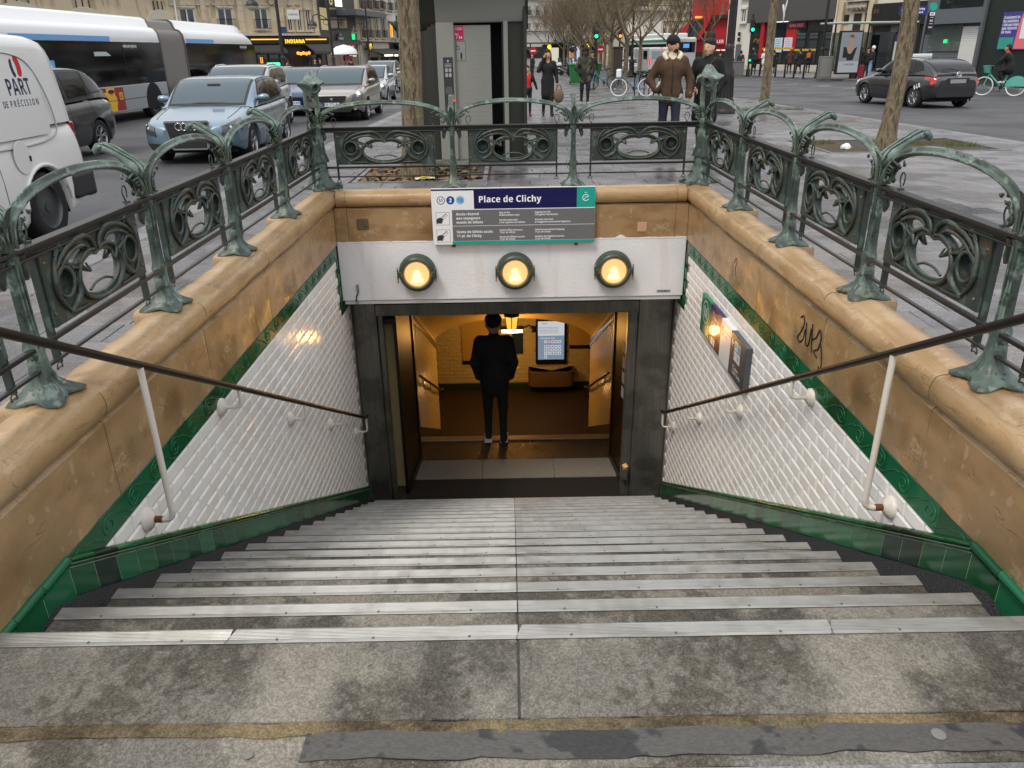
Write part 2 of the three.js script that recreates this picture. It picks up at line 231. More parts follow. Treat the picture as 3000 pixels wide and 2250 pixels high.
// ---------- ground ----------
function sheet(x0, x1, Ds, drop = 0) { // strip between two x(D) lines over the given distances
  return grid(2, Ds.length, (i, j) => { const D = Ds[j]; return [(i ? x1 : x0)(D), gy(D) - drop, -D]; });
}
const steps = (a, b, n) => Array.from({ length: n + 1 }, (_, i) => lerp(a, b, i / n));
const HX0 = WL - 0.17, HX1 = WR + 0.17, HD0 = 1.255, HD1 = 7.07;
const K = (c) => () => c;
{
  const far = 900, dd = (a, b) => (a < 7 && b > 7 ? [a, 7, b] : [a, b]);
  // the ground itself: one sheet to the horizon, with the stairwell's opening
  struct('ground', [sheet(K(-far), K(HX0 - 0.1), [-60, 7, far], RD + 0.02), sheet(K(HX1 + 0.1), K(far), [-60, 7, far], RD + 0.02), sheet(K(HX0 - 0.1), K(HX1 + 0.1), [-60, HD0], RD + 0.02), sheet(K(HX0 - 0.1), K(HX1 + 0.1), [HD1, far], RD + 0.02)], M.asphalt, 'dark asphalt ground reaching to the far buildings');
  struct('road', [sheet(K(-46), kerbL, [-30, 7, 40, 90, 170], RD)], M.asphalt, 'asphalt carriageway crowded with cars and a bus');
  struct('road', [sheet(kerbR, kerbF, [-30, 7, 46, 110], RD)], M.asphalt, 'empty asphalt carriageway beside the grey taxi');
  // promenade bed, its far part plain paving
  struct('pavement_bed', [sheet((D) => kerbL(D) + 0.3, K(HX0), dd(-8, HD1).concat(), 0.022), sheet(K(HX1), (D) => kerbR(D) - 0.3, dd(-8, HD1), 0.022), sheet((D) => kerbL(D) + 0.3, (D) => kerbR(D) - 0.3, [HD1, 12, 17], 0.022)], M.mortar, 'dark joints between the paving slabs');
  struct('pavement', [sheet((D) => kerbL(D) + 0.3, (D) => kerbR(D) - 0.3, [17, 30, 50, 80, 130], 0)], M.wet, 'damp grey pavement of the tree-lined promenade');
  const farWalkR = struct('pavement', [sheet(kerbF, K(60), [-30, 7, 46, 110], 0), grid(2, 6, (i, j) => { const D = [-30, 7, 46, 60, 80, 110][j]; return [kerbF(D), gy(D) - i * RD, -D]; })], M.granite, 'pavement in front of the shops beyond the empty carriageway');
  struct('pavement', [sheet(K(-80), K(-46), [-30, 7, 90, 170], 0), grid(2, 4, (i, j) => { const D = [-30, 7, 90, 170][j]; return [-46, gy(D) - (1 - i) * RD, -D]; })], M.granite, 'pavement in front of the cafes beyond the traffic');
}
// granite kerb stones along both carriageways
for (const [fn, s, nm] of [[kerbL, 1, 'granite kerb beside the traffic'], [kerbR, -1, 'granite kerb beside the empty carriageway']]) {
  const k = new THREE.Group(); k.name = numbered('kerb'); k.userData = { kind: 'structure', label: nm }; scene.add(k);
  for (let D = 3; D < 60; D += 1.2) { const D1 = D + 1.19, q = (x, y, d) => [fn(d) + s * x, gy(d) + y, -d]; add('kerb_stone', loft([D, D1].map((d) => [q(0, -0.2, d), q(0.004, -0.02, d), q(0.02, 0.002, d), q(0.29, 0.003, d), q(0.295, -0.1, d)]), true), M.graniteTones[Math.floor(R() * 4)], k); }
}
// paving slabs: courses across the promenade
const pits = [[-2.05, -0.35, 10.6, 12.2], [5.3, 8.1, 13.0, 14.9], [6.6, 8.6, 22.6, 24.2]];
{
  const slabs = [], r = rng(77);
  for (let D = -2; D < 17; ) {
    const d = 0.27 + 0.06 * r(), xa = kerbL(D) + 0.31, xb = kerbR(D) - 0.31; let x = xa - r() * 0.5;
    while (x < xb) {
      const w = 0.42 + 0.4 * r(), a = Math.max(x, xa), b = Math.min(x + w, xb); x += w; if (b - a < 0.05) continue;
      let parts = [[a, b, D, D + d]];
      const cut = (X0, X1, Da, Db) => { parts = parts.flatMap(([p, q, m, n]) => { if (q <= X0 || p >= X1 || n <= Da || m >= Db) return [[p, q, m, n]]; const o = []; if (p < X0) o.push([p, X0, m, n]); if (q > X1) o.push([X1, q, m, n]); const pp = Math.max(p, X0), qq = Math.min(q, X1); if (m < Da) o.push([pp, qq, m, Da]); if (n > Db) o.push([pp, qq, Db, n]); return o; }); };
      cut(HX0 - 0.005, HX1 + 0.005, -9, HD1 + 0.005); for (const p of pits) cut(p[0] - 0.1, p[1] + 0.1, p[2] - 0.1, p[3] + 0.1); cut(-1.5, 0.34, 12.75, 15.6);
      for (const p of parts) if (p[1] - p[0] > 0.04 && p[3] - p[2] > 0.04) slabs.push(p);
    }
    D += d;
  }
  const geo = ([a, b, m, n]) => { const j = 0.003, c = 0.004, t = 0.0015 * (r() - 0.5), q = (x, y, d) => [x, gy(d) + y, -d], lo = [q(a + j, -0.022, m + j), q(b - j, -0.022, m + j), q(b - j, -0.022, n - j), q(a + j, -0.022, n - j)], md = [q(a + j, t - c, m + j), q(b - j, t - c, m + j), q(b - j, t - c, n - j), q(a + j, t - c, n - j)], tp = [q(a + j + c, t, m + j + c), q(b - j - c, t, m + j + c), q(b - j - c, t, n - j - c), q(a + j + c, t, n - j - c)]; const p = []; for (const [u, v] of [[lo, md], [md, tp]]) for (let i = 0; i < 4; i++) { const k = (i + 1) % 4; p.push(...u[i], ...u[k], ...v[k], ...u[i], ...v[k], ...v[i]); } p.push(...tp[0], ...tp[1], ...tp[2], ...tp[0], ...tp[2], ...tp[3]); const g = new THREE.BufferGeometry(); g.setAttribute('position', new THREE.Float32BufferAttribute(p, 3)); g.computeVertexNormals(); return g; };
  const vis = (s) => { const D = (s[2] + s[3]) / 2, x = (s[0] + s[1]) / 2, z = D * Math.cos(PITCH) + (EYE - gy(D)) * Math.sin(PITCH); return D > 1 && Math.abs(2254 * x / z) < 1520 ? z : 1e3 + z; };
  slabs.sort((p, q) => vis(p) - vis(q));
  const pav = new THREE.Group(); pav.name = numbered('pavement'); pav.userData = { kind: 'structure', label: 'granite slab pavement round the metro stairs' }; scene.add(pav);
  const rest = [], restW = [];
  slabs.forEach((s, i) => { const wet = s[2] > 7 && s[0] < 4.5; if (i < 290) add('paving_slab', geo(s), wet ? M.wetTones[Math.floor(r() * 3)] : M.graniteTones[Math.floor(r() * 4)], pav); else (wet ? restW : rest).push(geo(s)); });
  add('paving_slabs', rest, M.granite, pav).userData.kind = 'stuff'; add('wet_paving_slabs', restW, M.wet, pav).userData.kind = 'stuff';
  // apron in front of the top step
  add('threshold_slab', span(-2.6, -0.35, -0.12, -0.004, -1.235, 1.5), M.graniteTones[1], pav); add('threshold_slab', span(-0.343, 2.6, -0.12, -0.004, -1.235, 1.5), M.graniteTones[0], pav);
  const wob = (d0, d1, y, amp, seed, x0 = -2.6, x1 = 2.6) => { const n = 150; return toCreasedNormals(grid(n, 4, (i, j) => { const x = lerp(x0, x1, i / (n - 1)), e = amp * (fbm(i / n, seed * 0.37 % 1, 30, 4, seed) - 0.5); return [x, j === 0 || j === 3 ? -0.1 : y + 0.002 * fbm(i / n, 0.3, 60, 2, seed), -((j < 2 ? d0 + e : d1 + e * 0.8))]; }), 0.6); };
  add('ochre_mortar_strip', wob(1.338, 1.378, -0.0035, 0.03, 5), M.ochre, pav);
  add('tar_patch', wob(1.268, 1.346, -0.0025, 0.026, 9, -0.5, 2.6), M.tar, pav);
  add('grit_strip', wob(1.238, 1.345, -0.0065, 0.012, 15), M.step, pav);
  const gum = [[-0.62, 1.286, 0.014], [0.98, 1.312, 0.02], [1.12, 1.565, 0.018], [-0.66, 1.55, 0.016], [-0.9, 1.24, 0.008]];
  const gg = gum.map(([x, D, q]) => { const g = lathe([[q * 0.85, -0.001], [q * 0.7, 0.0015], [0, 0.002]], 11, x, 0.001, -D); return g; }); const gm = add('chewing_gum_spots', gg, mat(0x6f706a, 0.85), pav); gm.userData.kind = 'stuff';
}

// ---------- staircase ----------
const SX0 = -1.475, SX1 = 1.487, SMID = 0.005;
{
  const st = thing('staircase', 'concrete staircase with ribbed aluminium nosings leading down to the metro gate', 'staircase');
  const prof = []; // nosing section (across the strip, height)
  { const w = 0.054; prof.push([0, 0.0005], [0.001, 0.0035], [0.011, 0.004]); for (let i = 0; i < 7; i++) { const a = 0.0135 + i * 0.0056; prof.push([a, 0.004], [a + 0.0007, 0.0018], [a + 0.0022, 0.0018], [a + 0.0029, 0.004]); } prof.push([w + 0.002, 0.004], [w + 0.003, 0.001], [w + 0.003, -0.03], [w, -0.03], [w, 0.0005]); }
  const strip = (x0, x1, D, y, skew = 0) => loft([x0, x1].map((x, k) => prof.map(([a, b]) => [x + (k === 0 ? skew : 0) * (a - 0.03), y + b, -(D + a)])));
  for (let n = 0; n < 18; n++) {
    const D = NOSE + RUN * n, y = -RISE * n, s = sub('step', st);
    const x0 = n ? SX0 : WL + 0.02, x1 = n ? SX1 : WR - 0.02, d0 = n ? D - RUN - 0.03 : 1.38;
    for (const [a, b] of [[x0, SMID - 0.002], [SMID + 0.002, x1]]) add('tread', toCreasedNormals(rbox(b - a, 0.3, D - d0, 0.006, (a + b) / 2, y - 0.1501, -(D + d0) / 2), 0.5), M.step, s);
    add('joint_mortar', [span(SMID - 0.0021, SMID + 0.0021, y - 0.25, y - 0.002, -(d0 + 0.004), -(D - 0.004))], M.mortar, s);
    const cuts = n ? [x0 + 0.002, SMID - 0.001, SMID + 0.003, x1 - 0.002] : [x0, -0.79, -0.788, SMID - 0.001, SMID + 0.003, 0.868, 0.87, x1];
    const sc = [];
    for (let i = 0; i < cuts.length; i += 2) {
      const a = cuts[i], b = cuts[i + 1]; add('nosing_strip', strip(a, b, D - 0.0555, y, n ? 0 : 0.35), M.alu, s);
      const m = Math.max(2, Math.round((b - a) / 0.3)); for (let k = 0; k < m; k++) sc.push(cyl(0.0042, 0.0042, 0.0014, 8, a + (k + 0.5) * (b - a) / m, y + 0.0043, -(D - 0.044)));
    }
    add('screw_row', sc, M.screw, s).userData.kind = 'stuff';
  }
}
// ---------- stairwell walls ----------
const wx = (s, a) => s < 0 ? WL + a : WR - a;
function prismD(pts, D0, D1, map, jit = 0.0012, seed = 1) { // section (a, y) carried from D0 to D1, slightly worn
  const n = Math.max(2, Math.round((D1 - D0) / 0.09)); const rings = [];
  for (let j = 0; j <= n; j++) { const D = lerp(D0, D1, j / n); rings.push(pts.map(([a, y], i) => map(a + jit * (2 * hash2(i, j, seed) - 1), y + jit * (2 * hash2(i, j, seed + 9) - 1), D)).map((p) => p)); }
  return toCreasedNormals(loft(rings), 0.7);
}
const copingPts = [[0.0, 0.217], [0.022, 0.222], [0.036, 0.236], [0.043, 0.258], [0.044, 0.285], [0.038, 0.31], [0.026, 0.328], [0.006, 0.338], [-0.012, 0.337], [-0.024, 0.345], [-0.06, 0.351], [-0.12, 0.351], [-0.15, 0.345], [-0.166, 0.325], [-0.168, 0.28], [-0.168, 0.217]];
const stonePts = [[-0.168, 0.209], [0.0, 0.209], [0.004, 0.203], [0.016, 0.193], [0.016, -0.118], [0.010, -0.124], [-0.168, -0.124]];
const postD = [1.46, 2.55, 3.62, 4.71, 5.85];
const baseTop = (D) => D < 2.218 ? -0.111 : -0.111 - SLOPE * (D - 2.218);
const tileShape = (() => { // bevelled earthenware tile in the x-y plane, face towards +z
  const a = 0.0749, b = 0.0366, c = 0.011, lo = [[-a, -b, -0.004], [a, -b, -0.004], [a, b, -0.004], [-a, b, -0.004]], md = lo.map((q) => [q[0], q[1], 0.0035]), tp = [[-a + c, -b + c, 0.0098], [a - c, -b + c, 0.0098], [a - c, b - c, 0.0098], [-a + c, b - c, 0.0098]], p = [];
  for (const [u, v] of [[lo, md], [md, tp]]) for (let i = 0; i < 4; i++) { const k = (i + 1) % 4; p.push(...u[i], ...u[k], ...v[k], ...u[i], ...v[k], ...v[i]); } p.push(...tp[0], ...tp[1], ...tp[2], ...tp[0], ...tp[2], ...tp[3]);
  const g = new THREE.BufferGeometry(); g.setAttribute('position', new THREE.Float32BufferAttribute(p, 3)); g.computeVertexNormals(); return triUV(g);
})();
function spiral(D0, s) { // wave scroll on a frieze tile
  const P = [], y0 = -0.185; for (let i = 0; i <= 26; i++) { const t = i / 26, q = t * 3.3 * PI, r = 0.047 * (1 - 0.8 * t); P.push(V3(wx(s, 0.0125), y0 + r * Math.sin(q + 0.6), -(D0 + 0.085 + r * 1.15 * Math.cos(q + 0.6)))); }
  const tail = []; for (let i = 0; i <= 10; i++) { const t = i / 10; tail.push(V3(wx(s, 0.0125), lerp(-0.16, -0.232, smooth(0, 1, t)), -(D0 + lerp(0.135, 0.29, t)))); }
  return [vtube(P, 0.0022, 5), vtube([P[0], ...tail], 0.0022, 5)];
}
function stairWall(s, label) {
  const w = thing('stairwell_wall', label, 'wall'); const mp = (a, y, D) => [wx(s, a), y, -D];
  add('wall_core', [prismD([[-0.001, 0.2], [-0.001, -3.3], [-0.16, -3.3], [-0.16, 0.2]], 1.25, 7.26, mp, 0)], M.grout, w);
  const j = [0.2, 1.46, 2.64, 3.7, 4.8, 5.95, 7.062];
  for (let i = 0; i < j.length - 1; i++) {
    add('coping_stone', prismD(copingPts, j[i] + 0.0028, j[i + 1] - 0.0028, mp, 0.0024, 3 + i + s), M.stone, w);
    if (i < j.length - 2 || true) add('stone_block', prismD(stonePts, j[i] + 0.0026, Math.min(j[i + 1], 6.898) - 0.0026, mp, 0.0016, 33 + i), M.stone, w);
  }
  add('bedding_joint', prismD([[-0.15, 0.219], [-0.006, 0.219], [-0.006, 0.207], [-0.15, 0.207]], 0.3, 6.89, mp, 0), M.mortar, w);
  for (const D of postD) if (D > 1.2) add('post_pad', toCreasedNormals(loft([0.2, 0.33, 0.3495].map((y, k) => { const o = k === 2 ? 0.012 : 0; return [[-0.13, -0.13 + o], [-0.22, -0.13 + o], [-0.225, -0.1 + o], [-0.243 + o, -0.085], [-0.246 + o, 0.085], [-0.225, 0.1 - o], [-0.22, 0.13 - o], [-0.13, 0.13 - o]].map(([a, d]) => [wx(s, a), y, -(D + d * (s < 0 ? 1 : -1))]); })), 0.6), M.stone, w);
  // green frieze
  let first = true; for (let D = 2.03; D < 6.8; D += 0.215) { const D1 = Math.min(D + 0.2135, 6.81), t = add('frieze_tile', prismD([[-0.002, -0.127], [0.007, -0.127], [0.011, -0.131], [0.011, -0.241], [0.007, -0.245], [-0.002, -0.245]], D, D1, mp, 0), greenTile[Math.floor(R() * 4)], w); if (D1 - D > 0.15) add('scroll_relief', spiral(D - 0.03, s), reliefGreen, t); }
  add('frieze_joint', prismD([[-0.002, -0.124], [0.006, -0.124], [0.006, -0.248], [-0.002, -0.248]], 1.9, 6.83, mp, 0), mat(0x4f6e5c, 0.8), w);
  for (const [D0, D1, y0, y1] of [[6.815, 6.888, -0.245, -0.37], [6.815, 6.888, -0.372, -0.5], [6.815, 6.888, -0.502, -0.63], [6.815, 6.888, -0.632, -0.765], [6.89, 7.05, -0.69, -0.765], [7.052, 7.22, -0.69, -0.765]]) add('border_tile', prismD([[-0.002, y0], [0.009, y0], [0.012, y0 - 0.004], [0.012, y1 + 0.004], [0.009, y1], [-0.002, y1]], D0, D1, mp, 0), greenTile[Math.floor(R() * 4)], w);
  // sloping green plinth
  const pj = [1.55, 1.72, 1.895, 2.054, 2.218]; for (let D = 2.358; D < 7.2; D += 0.14) pj.push(D); pj.push(7.2);
  for (let i = 0; i < pj.length - 1; i++) {
    const a = pj[i] + 0.0017, b = pj[i + 1] - 0.0017, m = (s < 0 ? [5] : [6, 7]).includes(i) ? greenDark : greenTile[Math.floor(R() * 4)], lev = a < 2.2, yb = lev ? -0.185 : -0.165;
    const mpb = (x, y, D) => [wx(s, x), baseTop(D) + y, -D];
    add('plinth_tile', toCreasedNormals(loft([a, b].map((D) => [[-0.002, -0.048], [0.015, -0.048], [0.018, -0.052], [0.018, yb], [-0.002, yb]].map(([x, y]) => mpb(x, y, D)))), 0.5), m, w);
    add('plinth_moulding', toCreasedNormals(loft([a, b].map((D) => [[-0.002, -0.0475], [0.017, -0.0475], [0.026, -0.043], [0.028, -0.036], [0.021, -0.032], [0.032, -0.027], [0.036, -0.018], [0.033, -0.008], [0.024, -0.002], [0.01, 0], [-0.002, 0]].map(([x, y]) => mpb(x, y, D)))), 0.75), m, w);
  }
  add('plinth_joint', loft([1.5, 2.218, 7.21].map((D) => [[-0.002, -0.002], [0.023, -0.004], [0.0335, -0.018], [0.0172, -0.045], [0.0172, -0.16], [-0.002, -0.16]].map(([x, y]) => [wx(s, x), baseTop(D) + y, -D]))), mat(0xa9b49d, 0.8), w);
  // black fillet between plinth and step ends
  const cv = (D) => { const y = noseY(D); return D < 1.9 ? [[-0.002, -0.24], [0.012, -0.27], [0.045, -0.3], [0.105, -0.33], [0.11, -0.6], [-0.002, -0.6]] : [[-0.002, y + 0.02], [0.014, y + 0.004], [0.04, y - 0.05], [0.104, y - 0.165], [0.108, y - 0.5], [-0.002, y - 0.5]]; };
  const cd = [1.6, 1.89]; for (let D = 2.1; D <= 7.0; D += 0.1) cd.push(D); cd.push(7.2);
  add('black_fillet', grid(6, cd.length, (i, k) => { const q = cv(cd[k])[i]; return [wx(s, q[0] + (i > 0 && i < 4 ? 0.006 * (hash2(i, k, 5) - 0.5) : 0)), q[1] + (i && i < 4 ? 0.012 * (hash2(i, k, 6) - 0.5) : 0), -cd[k]]; }), M.cove, w);
  // white tiles
  const list = []; for (let row = 0; row < 40; row++) { const y = -0.2855 - row * 0.0765; for (let k = 0; k < 36; k++) { const D = 2.0 + k * 0.1525 + (row % 2 ? 0.076 : 0); if (D > 7.17) continue; if (y + 0.037 < baseTop(D + 0.075)) continue; if (D > 6.74 && y > -0.8) { if (D > 6.745) continue; } list.push([D, y]); } }
  list.sort((p, q) => (p[0] - q[0]) + 0.6 * (q[1] - p[1]));
  const rest = []; list.forEach(([D, y], i) => {
    if (i < 290) { const o = new THREE.Mesh(tileShape, whiteTile[Math.floor(R() * 4)]); o.name = 'wall_tile'; o.position.set(wx(s, 0), y, -D); o.rotation.set((R() - 0.5) * 0.006, (s < 0 ? 1 : -1) * PI / 2 + (R() - 0.5) * 0.008, 0); o.castShadow = o.receiveShadow = true; w.add(o); } else rest.push(T(tileShape.clone(), wx(s, 0), y, -D, 0, (s < 0 ? 1 : -1) * PI / 2));
  });
  add('wall_tiles', rest, whiteTile[0], w).userData.kind = 'stuff';
  return w;
}
const wallL = stairWall(-1, 'tiled stairwell wall with ochre stone coping, on the side of the traffic jam');
const wallR = stairWall(1, 'tiled stairwell wall with ochre stone coping and black graffiti, on the side of the taxi');
{ // graffiti tag on the right-hand stone, repair mark
  const g = [], q = (D, y) => V3(wx(1, 0.0165), y, -D), L = [[[4.02, 0.1], [3.99, 0.12], [3.96, 0.09], [4.0, 0.02], [4.03, -0.02], [4.0, -0.035], [3.95, 0.0], [3.94, 0.06]], [[3.93, 0.1], [3.92, 0.03], [3.9, -0.02], [3.87, 0.0], [3.86, 0.09]], [[3.85, 0.12], [3.83, 0.02], [3.81, -0.03]], [[3.83, 0.04], [3.78, 0.07], [3.75, 0.12], [3.72, 0.09], [3.74, 0.02], [3.79, -0.01], [3.74, -0.03]], [[3.72, 0.06], [3.69, 0.02], [3.67, -0.06], [3.69, -0.1], [3.7, -0.06]]];
  for (const l of L) g.push(vtube(l.map((p) => q(...p)), 0.0055, 5, 24)); add('graffiti_tag', g, mat(0x17130f, 0.7), wallR);
  add('graffiti_mark', [vtube([q(5.36, 0.06), q(5.33, 0.1), q(5.3, 0.08), q(5.32, 0.03), q(5.29, -0.02)], 0.003, 5, 14)], mat(0x3a2c22, 0.7), wallR);
}
// ---------- end wall over the gate ----------
{
  const w = thing('end_wall', 'ochre stone parapet over a white painted lintel at the foot of the stairs', 'wall'); const mp = (a, y, X) => [X, y, -(BACK - a)];
  const j = [WL + 0.045, WL + 0.13, -0.6, 0.66, WR - 0.13, WR - 0.045]; for (let i = 0; i < 5; i++) { add('coping_stone', prismD(copingPts, j[i] + 0.0015, j[i + 1] - 0.0015, mp, 0.0014, 53 + i), M.stone, w); }
  const k = [WL + 0.018, WL + 0.13, 0.02, WR - 0.13, WR - 0.018]; for (let i = 0; i < 4; i++) add('stone_block', prismD(stonePts.map(([a, y]) => [a, y < 0 ? y + 0.022 : y]), k[i] + 0.0015, k[i + 1] - 0.0015, mp, 0.001, 63 + i), M.stone, w);
  add('bedding_joint', prismD([[-0.15, 0.219], [-0.004, 0.219], [-0.004, 0.207], [-0.15, 0.207]], WL + 0.02, WR - 0.02, mp, 0), M.mortar, w);
  add('stone_patch', [rbox(0.105, 0.1, 0.006, 0.003, -1.31, 0.065, -(BACK - 0.0185))], mat(0x6b5d4c, 0.95, { bumpMap: concreteB, bumpScale: 0.02 }), w);
  add('stone_patch', [rbox(0.085, 0.085, 0.005, 0.003, 1.19, 0.0, -(BACK - 0.018))], mat(0xc09a7c, 0.7), w);
  add('lintel', [rbox(WR - WL - 0.03, 0.545, 0.34, 0.008, XC, -0.3745, -(BACK + 0.154))], M.plaster, w);
  const n = 220, x0 = WL + 0.02, x1 = WR - 0.02; add('paint_edge', [grid(n, 3, (i, q) => { const x = lerp(x0, x1, i / (n - 1)), e = 0.012 * fbm(i / n, 0.2, 60, 3, 7) + (Math.abs(x - 1.0) < 0.05 ? 0.03 * (1 - Math.abs(x - 1) / 0.05) : 0); return [x, q === 0 ? -0.108 : -0.1 + e, -(BACK - [0.0175, 0.0195, 0.0155][q])]; })], M.plaster, w);
  add('lintel_angle', [rbox(WR - WL - 0.06, 0.034, 0.05, 0.004, XC, -0.667, -(BACK + 0.02)), box(WR - WL - 0.06, 0.006, 0.3, XC, -0.684, -(BACK + 0.16))], mat(0xc9cacb, 0.5), w);
  add('reflector_cord', [vtube([[-1.43, -0.64, -(BACK - 0.03)], [-1.425, -0.6, -(BACK - 0.035)], [-1.41, -0.57, -(BACK - 0.03)]], 0.006, 6, 8)], M.black, w);
  add('tube_bracket', [rbox(0.022, 0.085, 0.02, 0.009, -1.408, -0.525, -(BACK - 0.028)), torus(0.014, 0.004, -1.43, -0.655, -(BACK - 0.02))], mat(0x8d8f8e, 0.3, { metalness: 0.5 }), w);
  const pl = canvasTex(128, 24, (g) => { g.fillStyle = '#8b8b88'; g.fillRect(0, 0, 128, 24); g.fillStyle = '#3a3a38'; g.font = 'bold 18px sans-serif'; g.fillText('01R  208', 26, 19); });
  add('number_plate', [plane(0.125, 0.024, 1.42, -0.6, -(BACK - 0.0185))], mat(0xffffff, 0.5, { map: pl }), w, true);
}
// ---------- bulkhead lamps ----------
{
  const ring = [[0.075, 0.0], [0.165, 0.0], [0.172, 0.012], [0.168, 0.03], [0.158, 0.045], [0.166, 0.055], [0.166, 0.075], [0.15, 0.1], [0.135, 0.108], [0.118, 0.106], [0.112, 0.092], [0.11, 0.05]];
  const lampGreen = mat(0x37453a, 0.35), amber = new THREE.MeshStandardMaterial({ color: 0x553311, emissive: 0xffc587, emissiveIntensity: 0.62, roughness: 0.5 }), hot = new THREE.MeshStandardMaterial({ color: 0x664422, emissive: 0xffdb78, emissiveIntensity: 2.6, roughness: 0.5 });
  [-0.845, 0.045, 0.94].forEach((x, i) => {
    const t = thing('bulkhead_lamp', ['lit round green bulkhead lamp beside the cord bracket on the white lintel', 'lit round green bulkhead lamp between two others, below the station name', 'lit round green bulkhead lamp above the small grey number plate'][i], 'lamp', [x, -0.378, -(BACK - 0.0165)], 0, 'lamps on the lintel');
    add('housing', [lathe(ring, 40, 0, 0, 0, PI / 2)], lampGreen, t);
    add('reflector', [lathe([[0.112, 0.094], [0.09, 0.07], [0.0, 0.05]], 32, 0, 0, 0, PI / 2)], amber, t);
    add('bulb', [T(lathe([[0.001, 0.075], [0.014, 0.074], [0.028, 0.05], [0.034, 0.015], [0.05, -0.012], [0.056, -0.026], [0.052, -0.036], [0.001, -0.036]], 20).scale(1, 1, 0.3), 0.0, -0.04, 0.082)], hot, t);
    add('lens', [lathe([[0.112, 0.096], [0.08, 0.11], [0.04, 0.117], [0.0005, 0.119]], 32, 0, 0, 0, PI / 2)], phys(0xffffff, 0.45, { transmission: 1, thickness: 0, ior: 1.4 }), t);
    for (const s of [-1, 1]) { const c = add('clasp', [rbox(0.035, 0.05, 0.03, 0.006, s * 0.15, 0, 0.1), box(0.012, 0.11, 0.008, s * 0.172, -0.005, 0.095)], lampGreen, t); add('clasp_screw', [cyl(0.006, 0.006, 0.03, 8, s * 0.172, -0.062, 0.1), cyl(0.006, 0.006, 0.02, 8, s * 0.172, 0.055, 0.1)], M.brass, c); }
    const l = new THREE.PointLight(0xffa64d, 0.07, 0, 2); l.position.set(0, -0.02, 0.16); l.castShadow = true; l.shadow.radius = 4; t.add(l);
  });
}
